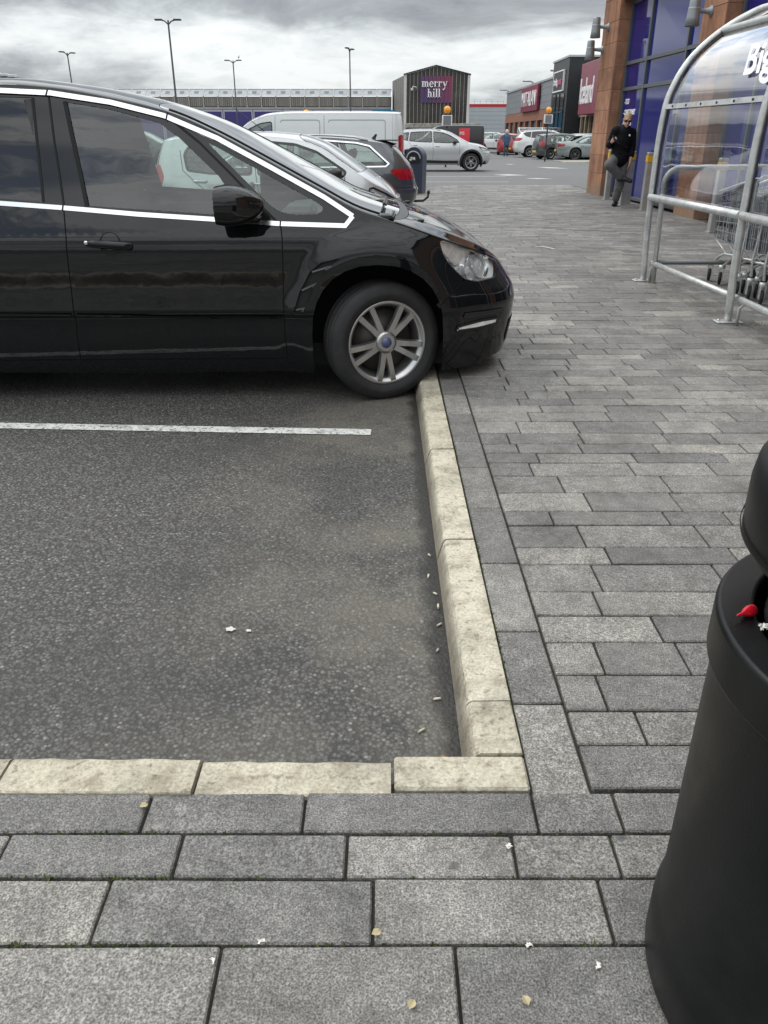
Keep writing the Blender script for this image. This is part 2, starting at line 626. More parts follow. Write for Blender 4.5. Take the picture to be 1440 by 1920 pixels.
# rows across the foreground
yf = [1.322, 1.205, 1.093, 0.949, 0.775, 0.63, 0.45, 0.30, 0.12, -0.03]
front = [[-2.1, -1.60, -1.25, -0.90, -0.527, -0.177, 0.335, 0.52, 0.90, 1.30, 1.7],
         [-2.0, -1.55, -1.18, -0.80, -0.43, -0.078, 0.273, 0.484, 0.86, 1.26, 1.7],
         [-2.1, -1.62, -1.08, -0.549, -0.021, 0.43, 0.80, 1.22, 1.7],
         [-2.0, -1.45, -0.86, -0.300, 0.131, 0.58, 1.0, 1.36, 1.7]]
for i in range(len(yf) - 1):
    b, a = yf[i], yf[i + 1]
    if i < 4:
        xs = [-2.2] + front[i][1:]
    else:
        xs = [-2.2]
        while xs[-1] < 1.25:
            xs.append(xs[-1] + rp.choice((0.30, 0.36, 0.42)))
        xs.append(1.7)
    for p, q in zip(xs[:-1], xs[1:]):
        lay(p, q, a, b, field)
# the ground behind and beside the viewer
y = -0.03
while y > -5.9:
    d = rp.choice(depths)
    x = -5.9
    while x < 5.5:
        L = rp.choice((0.36, 0.42, 0.45))
        lay(x, min(x + L, 5.5), y - d, y, field)
        x += L
    y -= d
for (xa, xb_) in ((-5.9, -2.2), (1.7, 5.5)):
    y = 1.322
    while y > -0.03:
        d = min(rp.choice(depths), y + 0.03 + 1e-6)
        if d < 0.03:
            break
        x = xa
        while x < xb_ - 0.05:
            L = min(rp.choice((0.36, 0.42, 0.45)), xb_ - x)
            lay(x, x + L, y - d, y, field)
            x += L
        y -= d


def view_size(q):
    x0, x1, y0, y1 = q
    cx, cy = (x0 + x1) / 2, (y0 + y1) / 2
    th = radians(25.87)
    fw = cy * cos(th) + 1.35 * sin(th)
    up = cy * sin(th) - 1.35 * cos(th)
    if fw <= 0.05 or cy < 0.55:
        return -1
    u, v = cx / fw * 1460, up / fw * 1460
    if abs(u) > 730 or abs(v) > 980:
        return -1
    # the black car, its bay and the bin cover some of the ground
    if cx < 0.30 and cy > 1.36:
        return -1
    if cx < 0.85 and 4.6 < cy < 8.5:
        return -0.5
    return (x1 - x0) * (y1 - y0) / fw ** 3


field.sort(key=view_size, reverse=True)
GAPW = 0.0034
meshes = {}


def paver_mesh(w, d):
    key = (round(w * 50), round(d * 100))
    if key in meshes:
        return meshes[key]
    me = MB().box(-w / 2, w / 2, -d / 2, d / 2, -0.05, 0, b=0.0035).mesh('paver')
    me.materials.append(M_PAVE1)
    meshes[key] = me
    return me


rest = MB()
for i, (x0, x1, y0, y1) in enumerate(field):
    w, d = x1 - x0 - 2 * GAPW, y1 - y0 - 2 * GAPW
    if w < 0.03 or d < 0.03:
        continue
    cx, cy = (x0 + x1) / 2, (y0 + y1) / 2
    rx, ry = rp.gauss(0, 0.006), rp.gauss(0, 0.004)
    dz = -abs(rp.gauss(0, 0.0016))
    if i < 290:
        me = paver_mesh(w, d)
        bw = max(v.co.x for v in me.vertices) * 2
        bd = max(v.co.y for v in me.vertices) * 2
        o = link_mesh('paver', me, None, pavement, (cx, cy, dz), (rx, ry, rp.gauss(0, 0.003)))
        o.scale = (w / bw, d / bd, 1)
    else:
        M = Matrix.Translation((cx, cy, dz)) @ Euler((rx, ry, rp.gauss(0, 0.003))).to_matrix().to_4x4()
        if cy < 12:
            rest.box(-w / 2, w / 2, -d / 2, d / 2, -0.03, 0, M, b=0.0035)
        else:
            rest.box(-w / 2, w / 2, -d / 2, d / 2, -0.03, 0, M)
o = rest.build('paver_field', M_PAVEN, pavement, recalc=False)
tag(o, kind='stuff')

# ---- kerb stones: side kerb along y, front kerb along x, meeting at a corner
def kerb_stone(L):
    # section (across, z): across 0 = road side foot, to 0.135 = back
    sec = [(0.0, -0.16), (0.0, -0.085), (0.018, -0.016), (0.024, -0.004), (0.034, 0.002), (0.132, 0.003), (0.135, 0.0), (0.135, -0.16)]
    n = 10
    vs, fs = [], []
    r = random.Random(int(L * 1000))
    for i in range(n + 1):
        yy = -L / 2 + 0.003 + (L - 0.006) * i / n
        for k, (a, z) in enumerate(sec):
            j = 0.0022 if 2 <= k <= 5 else 0.0
            vs.append((a + r.uniform(-j, j), yy, z + r.uniform(-j, j) * 0.7))
    m = len(sec)
    for i in range(n):
        for k in range(m - 1):
            fs.append((i * m + k, i * m + k + 1, (i + 1) * m + k + 1, (i + 1) * m + k))
    fs.append(tuple(range(m)))
    fs.append(tuple(n * m + k for k in range(m))[::-1])
    return MB().add(vs, fs).mesh('kerb_stone')


KX = 0.200
km = [kerb_stone(0.914), kerb_stone(0.9141), kerb_stone(0.9142)]
for me in km:
    me.materials.append(M_KERB)
y = 1.635
i = 0
while y < 24.6:
    link_mesh('kerb_stone', km[i % 3], None, pavement, (KX - 0.002 * (y - 1.6), y + 0.457, rp.gauss(0, 0.002)), (0, 0, 0.003 + rp.gauss(0, 0.002)))
    y += 0.915
    i += 1
short = kerb_stone(0.196)
short.materials.append(M_KERB)
link_mesh('kerb_stone', short, None, pavement, (KX, 1.535, 0.001), (0, 0, 0.006))
# front kerb: the section's foot faces +y; shorter stones
kf = [kerb_stone(0.4541), kerb_stone(0.4542), kerb_stone(0.4543)]
for me in kf:
    me.materials.append(M_KERB)
for i in range(11):
    x = 0.02 - 0.2275 - 0.4555 * i
    link_mesh('kerb_stone', kf[i % 3], None, pavement, (x, 1.437 + (0.02 - x) * 0.012 + 0.006 + rp.gauss(0, 0.0015), rp.gauss(0, 0.002)), (0, 0, -pi / 2 - 0.012 + rp.gauss(0, 0.004)))
corner = MB()
pts = [(-0.008, 1.325), (0.336, 1.325), (0.336, 1.436), (0.22, 1.436), (-0.008, 1.436)]
corner.box(0.024, 0.336, 1.327, 1.434, -0.16, 0.003, b=0.006)
o = corner.build('kerb_stone', M_KERB, pavement)

# ---- painted bay lines on the asphalt
M_LINE = pmat('road_paint', (0.60, 0.60, 0.57), 0.7, var=0.12, vscale=25, dirt=0.75, dirtcol=(0.10, 0.10, 0.095))

_t = M_LINE.node_tree
_out = [n for n in _t.nodes if n.type == 'OUTPUT_MATERIAL'][0]
_b = [n for n in _t.nodes if n.type == 'BSDF_PRINCIPLED'][0]
_no = _t.nodes.new('ShaderNodeTexNoise')
_no.inputs['Scale'].default_value = 55.0
_no.inputs['Detail'].default_value = 6.0
_no.inputs['Roughness'].default_value = 0.7
_tc = _t.nodes.new('ShaderNodeTexCoord')
_t.links.new(_tc.outputs['Object'], _no.inputs['Vector'])
_r = _t.nodes.new('ShaderNodeValToRGB')
_r.color_ramp.elements[0].position, _r.color_ramp.elements[1].position = 0.55, 0.62
_t.links.new(_no.outputs[0], _r.inputs[0])
_tr = _t.nodes.new('ShaderNodeBsdfTransparent')
_mx = _t.nodes.new('ShaderNodeMixShader')
_t.links.new(_r.outputs[0], _mx.inputs[0])
_t.links.new(_b.outputs[0], _mx.inputs[1])
_t.links.new(_tr.outputs[0], _mx.inputs[2])
_t.links.new(_mx.outputs[0], _out.inputs[0])


def line(x0, y0, x1, y1, w=0.09, name='bay_line'):
    d = Vector((x1 - x0, y1 - y0, 0))
    n = Vector((-d.y, d.x, 0)).normalized() * w / 2
    a, b = Vector((x0, y0, RZ + 0.004)), Vector((x1, y1, RZ + 0.004))
    o = MB().quad(a - n, b - n, b + n, a + n).build(name, M_LINE)
    tag(o, kind='structure')
    return o


line(-5.0, 4.20, -0.07, 3.945)
for k in range(1, 6):
    line(-5.0, 4.20 + 3.05 * k, -0.05, 3.95 + 3.05 * k)
# ================================================================== vehicle builder
def pchip(pts):
    """smooth monotone interpolation through (a, b) points"""
    pts = sorted(pts)
    X = [p[0] for p in pts]
    Y = [p[1] for p in pts]
    n = len(X)
    h = [X[i + 1] - X[i] for i in range(n - 1)]
    d = [(Y[i + 1] - Y[i]) / h[i] for i in range(n - 1)]
    m = [0.0] * n
    if n == 2:
        m = [d[0], d[0]]
    else:
        for i in range(1, n - 1):
            if d[i - 1] * d[i] > 0:
                w1, w2 = 2 * h[i] + h[i - 1], h[i] + 2 * h[i - 1]
                m[i] = (w1 + w2) / (w1 / d[i - 1] + w2 / d[i])
        m[0], m[-1] = d[0], d[-1]

    def f(x):
        if x <= X[0]:
            return Y[0] + m[0] * (x - X[0]) * 0.0
        if x >= X[-1]:
            return Y[-1]
        i = bisect_right(X, x) - 1
        t = (x - X[i]) / h[i]
        t2, t3 = t * t, t * t * t
        return ((2 * t3 - 3 * t2 + 1) * Y[i] + (t3 - 2 * t2 + t) * h[i] * m[i]
                + (-2 * t3 + 3 * t2) * Y[i + 1] + (t3 - t2) * h[i] * m[i + 1])
    return f


def in_poly(x, y, poly):
    c = False
    n = len(poly)
    j = n - 1
    for i in range(n):
        xi, yi = poly[i]
        xj, yj = poly[j]
        if (yi > y) != (yj > y) and x < (xj - xi) * (y - yi) / (yj - yi) + xi:
            c = not c
        j = i
    return c


def dens(poly, step, closed=True):
    out = []
    n = len(poly)
    for i in range(n if closed else n - 1):
        a, b = poly[i], poly[(i + 1) % n]
        k = max(1, int(math.ceil(math.hypot(b[0] - a[0], b[1] - a[1]) / step)))
        for j in range(k):
            t = j / k
            out.append((a[0] + (b[0] - a[0]) * t, a[1] + (b[1] - a[1]) * t))
    if not closed:
        out.append(poly[-1])
    return out


def offset_line(pl, d):
    """shift an open polyline sideways by d"""
    out = []
    n = len(pl)
    for i in range(n):
        a = Vector(pl[max(i - 1, 0)])
        b = Vector(pl[min(i + 1, n - 1)])
        p = Vector(pl[i])
        t1 = (p - a).normalized() if i > 0 else None
        t2 = (b - p).normalized() if i < n - 1 else None
        if t1 is None:
            t1 = t2
        if t2 is None:
            t2 = t1
        n1, n2 = Vector((-t1.y, t1.x)), Vector((-t2.y, t2.x))
        bis = n1 + n2
        if bis.length < 1e-6:
            bis = n1
        bis.normalize()
        q = p + bis * d / max(0.35, bis.dot(n1))
        out.append((q.x, q.y))
    return out


def strip_poly(pl, w):
    return offset_line(pl, w / 2) + offset_line(pl, -w / 2)[::-1]


def rnd_poly(poly, r, k=4):
    """round a polygon's corners"""
    out = []
    n = len(poly)
    for i in range(n):
        a, p, b = Vector(poly[i - 1]), Vector(poly[i]), Vector(poly[(i + 1) % n])
        ra = min(r, (a - p).length * 0.45)
        rb = min(r, (b - p).length * 0.45)
        s, e = p + (a - p).normalized() * ra, p + (b - p).normalized() * rb
        for j in range(k + 1):
            t = j / k
            q = s * (1 - t) ** 2 + p * 2 * t * (1 - t) + e * t * t
            out.append((q.x, q.y))
    return out


class Body:
    """car body: a wrapped side sheet y(u, z) and a top sheet closed over the middle.
    x runs forward from the front axle, y to the side, z up from the road."""
    def __init__(s, zc, ze, hw, xf, xr, xa, xb, e=0.5, er=0.45, bump=None, kk=1.0):
        s.zc, s.ze, s.hw, s.xf, s.xr = map(pchip, (zc, ze, hw, xf, xr))
        s.xa, s.xb, s.e, s.er, s.bump, s.kk = xa, xb, e, er, bump, kk
        s.Lf, s.Lr = 1.1, 1.1

    def side(s, u, z):
        if u > s.xa:
            ph = min((u - s.xa) / s.Lf, 1.0) * pi / 2
            x = s.xa + (s.xf(z) - s.xa) * sin(ph)
            k = max(cos(ph), 0.0) ** s.e
        elif u < s.xb:
            ph = min((s.xb - u) / s.Lr, 1.0) * pi / 2
            x = s.xb - (s.xb - s.xr(z)) * sin(ph)
            k = max(cos(ph), 0.0) ** s.er
        else:
            x, k = u, 1.0
        y = s.hw(z) * k
        if s.bump:
            y += s.bump(x, z) * min(1, k * 2)
        return Vector((x, y, z))

    def u_of(s, x, z):
        if x > s.xa:
            return s.xa + s.Lf * asin(min(1.0, (x - s.xa) / (s.xf(z) - s.xa))) / (pi / 2)
        if x < s.xb:
            return s.xb - s.Lr * asin(min(1.0, (s.xb - x) / (s.xb - s.xr(z)))) / (pi / 2)
        return x

    def edge(s, u):
        """point of the side sheet's top edge"""
        if s.xb <= u <= s.xa:
            return s.side(u, s.ze(u))
        x = u
        for _ in range(12):
            x = s.side(u, s.ze(x)).x
        return s.side(u, s.ze(x))

    def top(s, u, w):
        E = s.edge(u)
        zc = max(s.zc(E.x), E.z + 0.001)
        a = w * pi / 2
        return Vector((E.x, E.y * sin(a), E.z + (zc - E.z) * max(cos(a), 0.0) ** s.kk))

    def topedge_u(s, x):
        z = s.ze(x)
        return s.u_of(x, z)


def sheet(name, f, regions_of, outline, holes, cuts, step, mats, parent, off=0.0, gap=0.005, mirror=True,
          extra=None, up=False, feat=()):
    """triangulate outline minus holes in the sheet's own plane, split along cuts into named regions, map to 3-D.
    regions_of(a, b) names the region of a point (None = dropped)"""
    verts, edges = [], []

    def add_loop(pts, closed):
        k = len(verts)
        verts.extend(Vector(p) for p in pts)
        n = len(pts)
        edges.extend((k + i, k + (i + 1) % n) for i in range(n if closed else n - 1))
    ol = dens(outline, step)
    add_loop(ol, True)
    hl = [dens(h, step * 0.7) for h in holes]
    for h in hl:
        add_loop(h, True)
    cl = [dens(c, step * 0.7, False) for c in cuts]
    for c in cl:
        if gap > 0:
            add_loop(offset_line(c, gap / 2), False)
            add_loop(offset_line(c, -gap / 2), False)
        else:
            add_loop(c, False)
    for c in feat:
        add_loop(dens(c, step, False), False)
    xs = [p[0] for p in ol]
    zs = [p[1] for p in ol]
    x = min(xs) + step * 0.5
    r = 0
    while x < max(xs):
        z = min(zs) + step * (0.5 if r % 2 else 0.9)
        while z < max(zs):
            if in_poly(x, z, ol) and not any(in_poly(x, z, h) for h in hl):
                verts.append(Vector((x, z)))
            z += step
        x += step
        r += 1
    vs, es, fs, *_ = delaunay_2d_cdt(verts, edges, [], 0, 1e-5, False)
    segs = []
    if gap > 0:
        for c in cl:
            segs += [(Vector(c[i]), Vector(c[i + 1])) for i in range(len(c) - 1)]
    groups = {}
    for t in fs:
        cx = sum(vs[i].x for i in t) / len(t)
        cz = sum(vs[i].y for i in t) / len(t)
        if not in_poly(cx, cz, ol) or any(in_poly(cx, cz, h) for h in hl):
            continue
        if segs:
            p = Vector((cx, cz))
            drop = False
            for a, b in segs:
                ab = b - a
                L2 = ab.length_squared
                if L2 < 1e-12:
                    continue
                tt = max(0, min(1, (p - a).dot(ab) / L2))
                if (p - (a + ab * tt)).length_squared < (gap * 0.5) ** 2 * 0.98:
                    drop = True
                    break
            if drop:
                continue
        rg = regions_of(cx, cz)
        if rg:
            groups.setdefault(rg, []).append(t)
    cache = {}

    def ev(i):
        if i in cache:
            return cache[i]
        a, b = vs[i].x, vs[i].y
        h = 0.002
        P = f(a, b)
        n = (f(a + h, b) - f(a - h, b)).cross(f(a, b + h) - f(a, b - h))
        if n.length < 1e-12:
            n = Vector((0, 1, 0)) if not up else Vector((0, 0, 1))
        n.normalize()
        if up and n.z < 0:
            n = -n
        if not up and (n.y < -1e-4 or (abs(n.y) <= 1e-4 and n.x * (P.x + 1.0) < 0)):
            n = -n
        cache[i] = (P + n * off, n)
        return cache[i]
    made = []
    for rg, tl in groups.items():
        idx = {}
        V, N, F = [], [], []
        for t in tl:
            q = []
            for i in t:
                if i not in idx:
                    idx[i] = len(V)
                    P, n = ev(i)
                    V.append(P)
                    N.append(n)
                q.append(idx[i])
            a, b, c = V[q[0]], V[q[1]], V[q[2]]
            fn = (b - a).cross(c - a)
            if fn.dot(N[q[0]] + N[q[1]] + N[q[2]]) < 0:
                q.reverse()
            F.append(q)
        for sgn in ((1, -1) if mirror else (1,)):
            me = bpy.data.meshes.new(rg)
            me.from_pydata([(p.x, p.y * sgn, p.z) for p in V], [], F if sgn > 0 else [q[::-1] for q in F])
            me.polygons.foreach_set('use_smooth', [True] * len(F))
            me.update()
            me.normals_split_custom_set_from_vertices([(n.x, n.y * sgn, n.z) for n in N])
            mt = mats(rg) if callable(mats) else mats
            o = link_mesh(rg, me, mt, parent)
            made.append(o)
    return made


def side_panel(B, name, poly, step, mat, parent, off=0.002, mirror=True, holes=()):
    dom = [(B.u_of(x, z), z) for x, z in dens(poly, step)]
    hd = [[(B.u_of(x, z), z) for x, z in dens(h, step)] for h in holes]
    return sheet(name, B.side, lambda a, b: name, dom, hd, [], step, mat, parent, off, 0, mirror)


def wheel_meshes(R, rr, w, ns=5, style='Y', rimmat=None, name='wheel', seg=40, hubmat=None):
    """axis along local y, outer face towards +y"""
    Mr = Matrix.Rotation(-pi / 2, 4, 'X')     # z axis -> +y
    tyre = MB()
    hw_ = w / 2
    sw = rr + (R - rr) * 0.5
    prof = [(rr - 0.005, -hw_ * 0.75), (rr + 0.01, -hw_ * 0.92), (sw, -hw_ * 1.04), (R - 0.022, -hw_ * 0.93), (R - 0.006, -hw_ * 0.82)]
    for g in (-0.5, 0.0, 0.5):
        c = g * hw_
        prof += [(R, c - hw_ * 0.16), (R, c - 0.006), (R - 0.009, c - 0.004), (R - 0.009, c + 0.004), (R, c + 0.006), (R, c + hw_ * 0.16)]
    prof += [(R - 0.006, hw_ * 0.82), (R - 0.022, hw_ * 0.93), (sw, hw_ * 1.04), (sw - 0.012, hw_ * 1.035), (rr + 0.01, hw_ * 0.92), (rr - 0.005, hw_ * 0.75)]
    tyre.lathe(prof, seg, Mr)
    rim = MB()
    d = hw_ * 0.80
    rim.lathe([(rr - 0.004, -d), (rr - 0.02, -d * 0.8), (rr - 0.045, 0), (rr - 0.03, d * 0.7), (rr - 0.012, d * 0.95), (rr, d), (rr + 0.005, d + 0.008), (rr + 0.001, d + 0.012), (rr - 0.010, d + 0.006)], seg, Mr)
    back = MB()
    back.lathe([(0.0, d * 0.1), (rr * 0.75, d * 0.1), (rr * 0.75, -d * 0.2), (rr - 0.03, -d * 0.2)], seg, Mr)
    sp = MB()
    zo = d - 0.002

    def blade(a, r0, r1, w0, w1, z0, z1, th=0.02):
        ca_, sa_ = cos(a), sin(a)
        vs = []
        for r_, ww, zz in ((r0, w0, z0), ((r0 + r1) / 2, (w0 + w1) / 2 * 0.9, (z0 + z1) / 2 + 0.006), (r1, w1, z1)):
            for t_, dz in ((-ww / 2, -th), (-ww / 2 * 0.7, 0), (ww / 2 * 0.7, 0), (ww / 2, -th)):
                vs.append(Mr @ Vector((r_ * ca_ - t_ * sa_, r_ * sa_ + t_ * ca_, zz + dz)))
        fs = []
        for i in range(2):
            for k in range(3):
                fs.append((i * 4 + k, i * 4 + k + 1, i * 4 + k + 5, i * 4 + k + 4))
        sp.add(vs, fs)
    for k in range(ns):
        a = 2 * pi * k / ns + pi / 2
        if style == 'Y':
            for sg in (-1, 1):
                da = sg * 0.26
                # two arms fork from the hub
                ca_ = a + da
                blade(a + da * 0.75, rr * 0.2, rr - 0.008, rr * 0.20, rr * 0.19, zo - 0.012, zo + 0.0)
        elif style == 'T':
            for sg in (-1, 1):
                blade(a + sg * 0.17, rr * 0.16, rr - 0.008, rr * 0.12, rr * 0.11, zo - 0.014, zo)
        else:
            blade(a, rr * 0.15, rr - 0.008, rr * 0.20, rr * 0.16, zo - 0.012, zo)
    sp.lathe([(rr * 0.27, zo - 0.04), (rr * 0.27, zo - 0.008), (rr * 0.2, zo - 0.002), (rr * 0.13, zo - 0.004)], 20, Mr)
    cap = MB()
    cap.lathe([(rr * 0.135, zo - 0.004), (rr * 0.12, zo + 0.004), (0.0, zo + 0.006)], 16, Mr)
    nuts = MB()
    for k in range(5):
        a = 2 * pi * k / 5 + 0.6
        nuts.lathe([(0.011, zo - 0.008), (0.010, zo + 0.004), (0, zo + 0.005)], 6, Matrix.Translation(Mr @ Vector((rr * 0.2 * cos(a), rr * 0.2 * sin(a), 0))) @ Mr)
    return dict(tyre=tyre.mesh('tyre'), rim=rim.mesh('rim'), brake_disc=back.mesh('brake_disc'), spokes=sp.mesh('spokes'), hub_cap=cap.mesh('hub_cap'), wheel_nuts=nuts.mesh('wheel_nuts'))


ALLOY = pmat('alloy', (0.46, 0.46, 0.46), 0.3, 0.9, var=0.1, vscale=14)
ALLOYD = pmat('dark_alloy', (0.12, 0.12, 0.125), 0.35, 0.8)
DISC = pmat('brake_metal', (0.10, 0.095, 0.09), 0.5, 0.8)
HUBC = pmat('hub_cap_paint', (0.10, 0.12, 0.22), 0.3, 0.3)


def put_wheel(parent, meshes, loc, side, steer=0.0, spokemat=None):
    """side +1: outer face to +y"""
    wl = empty('wheel', loc, (0 if side > 0 else pi) + steer, parent)
    for nm, me in meshes.items():
        mt = {'tyre': RUBBER, 'rim': spokemat or ALLOY, 'spokes': spokemat or ALLOY, 'brake_disc': DISC, 'hub_cap': HUBC, 'wheel_nuts': DISC}[nm]
        if nm == 'wheel_nuts':
            continue
        link_mesh(nm, me, mt, wl)
    return wl


GLASS = glassmat('car_glass', (0.70, 0.79, 0.75), 0.0, 1.5, boost=2.1)
GLASST = glassmat('privacy_glass', (0.035, 0.037, 0.038), 0.0, 1.5, boost=1.6)
GLASSW = glassmat('windscreen_glass', (0.66, 0.74, 0.71), 0.0, 1.52, boost=1.8)
LENS = glassmat('lamp_lens', (0.95, 0.96, 0.96), 0.0, 1.45)
TRIMB = pmat('gloss_black_trim', (0.010, 0.010, 0.011), 0.10, spec=0.5)
SEAT = pmat('seat_fabric', (0.030, 0.031, 0.033), 0.85, var=0.15, vscale=4)
DASH = pmat('dash_plastic', (0.035, 0.036, 0.037), 0.6, var=0.1)
TAIL = pmat('tail_lens', (0.32, 0.006, 0.012), 0.10, spec=0.6, var=0.3, vscale=14)
REFL = pmat('lamp_reflector', (0.80, 0.80, 0.80), 0.35, 0.15, var=0.25, vscale=16, bump=0.004, bscale=14)
AMBER = pmat('amber_lens', (0.65, 0.20, 0.02), 0.2)


def paint(name, color, metal=0.0, rough=0.28, flake=0.0, dirt=0.0):
    if name in MATS:
        return MATS[name]
    m = bpy.data.materials.new(name)
    m.use_nodes = True
    T = NT(m.node_tree)
    b = T.n('ShaderNodeBsdfPrincipled')
    T.link(b.outputs[0], T.n('ShaderNodeOutputMaterial').inputs[0])
    tc = T.n('ShaderNodeTexCoord').outputs['Object']
    cur = T.mix(T.noise(tc, 1.3, 4), tuple(c * 0.94 for c in color), tuple(min(1, c * 1.06) for c in color))
    # road film towards the sills
    sep = T.n('ShaderNodeSeparateXYZ', ins={0: tc})
    low = T.n('ShaderNodeMapRange', ins={0: T.math('ADD', sep.outputs[2], T.math('MULTIPLY', T.noise(tc, 5, 5), 0.25)), 1: 0.65, 2: 0.30, 3: 0.0, 4: dirt}).outputs[0]
    cur = T.mix(low, cur, (0.11, 0.10, 0.085, 1))
    T.link(cur, b.inputs['Base Color'])
    b.inputs['Metallic'].default_value = metal
    b.inputs['Roughness'].default_value = rough
    b.inputs['Coat Weight'].default_value = 1.0 if metal > 0 or max(color) > 0.05 else 0.0
    b.inputs['Coat Roughness'].default_value = 0.02
    b.inputs['Specular IOR Level'].default_value = 0.5
    # very slight orange peel
    nz = T.noise(tc, 9.0, 2, 0.4)
    bp = T.n('ShaderNodeBump', ins={'Strength': 0.5, 'Distance': 0.0016, 'Height': nz})
    T.link(bp.outputs[0], b.inputs['Coat Normal' if b.inputs['Coat Weight'].default_value else 'Normal'])
    MATS[name] = m
    return m


def seat(parent, x, y, z=0.36, bench=False, s=1.0):
    t = empty('seat', (x, y, z), 0, parent)
    wd = 0.24 if not bench else 0.60
    b = MB()
    # cushion and backrest as chamfered, curved pads
    b.box(-0.25, 0.25, -wd, wd, 0.0, 0.17, b=0.05)
    M = Matrix.Translation((-0.20, 0, 0.10)) @ Matrix.Rotation(radians(-20), 4, 'Y')
    b.box(-0.085, 0.055, -wd * 0.97, wd * 0.97, 0.0, 0.60, M, b=0.05)
    b.build('seat_pad', SEAT, t)
    hs = (-0.34, 0.34) if bench else (0.0,)
    for yy in hs:
        h = MB()
        M2 = Matrix.Translation((-0.20, yy, 0.10)) @ Matrix.Rotation(radians(-17), 4, 'Y')
        h.box(-0.075, 0.04, -0.13, 0.13, 0.63, 0.82, M2, b=0.045)
        h.tube([M2 @ Vector((-0.01, -0.05, 0.5)), M2 @ Vector((-0.01, -0.05, 0.66))], 0.007, 6)
        h.tube([M2 @ Vector((-0.01, 0.05, 0.5)), M2 @ Vector((-0.01, 0.05, 0.66))], 0.007, 6)
        h.build('headrest', SEAT, t)
    return t


def steering(parent, x, y, z):
    m = MB()
    M = Matrix.Translation((x, y, z)) @ Matrix.Rotation(radians(-66), 4, 'Y')
    ring = [M @ Vector((0.185 * cos(a), 0.185 * sin(a), 0)) for a in [2 * pi * k / 28 for k in range(28)]]
    m.tube(ring, 0.016, 8, closed=True)
    m.lathe([(0.0, 0.0), (0.06, -0.01), (0.065, -0.04)], 14, M)
    for a in (0.2, pi - 0.2, -pi / 2):
        m.tube([M @ Vector((0.05 * cos(a), 0.05 * sin(a), -0.015)), M @ Vector((0.18 * cos(a), 0.18 * sin(a), 0))], 0.014, 6)
    m.tube([M @ Vector((0, 0, -0.03)), M @ Vector((0, 0, -0.30))], 0.03, 8)
    return m.build('steering_wheel', BLACKPL, parent)
# ================================================================== the black people carrier in front
def arch_pts(cx, cz, rx, rz, zb, n=14, p=2.3):
    """opening for a wheel, from rear foot over the top to the front foot (x, z)"""
    out = [(cx - rx, zb)]
    for i in range(n + 1):
        a = pi - pi * i / n
        c_, s_ = cos(a), sin(a)
        out.append((cx + rx * (abs(c_) ** (2 / p)) * (1 if c_ > 0 else -1), cz + rz * abs(s_) ** (2 / p)))
    out.append((cx + rx, zb))
    return out


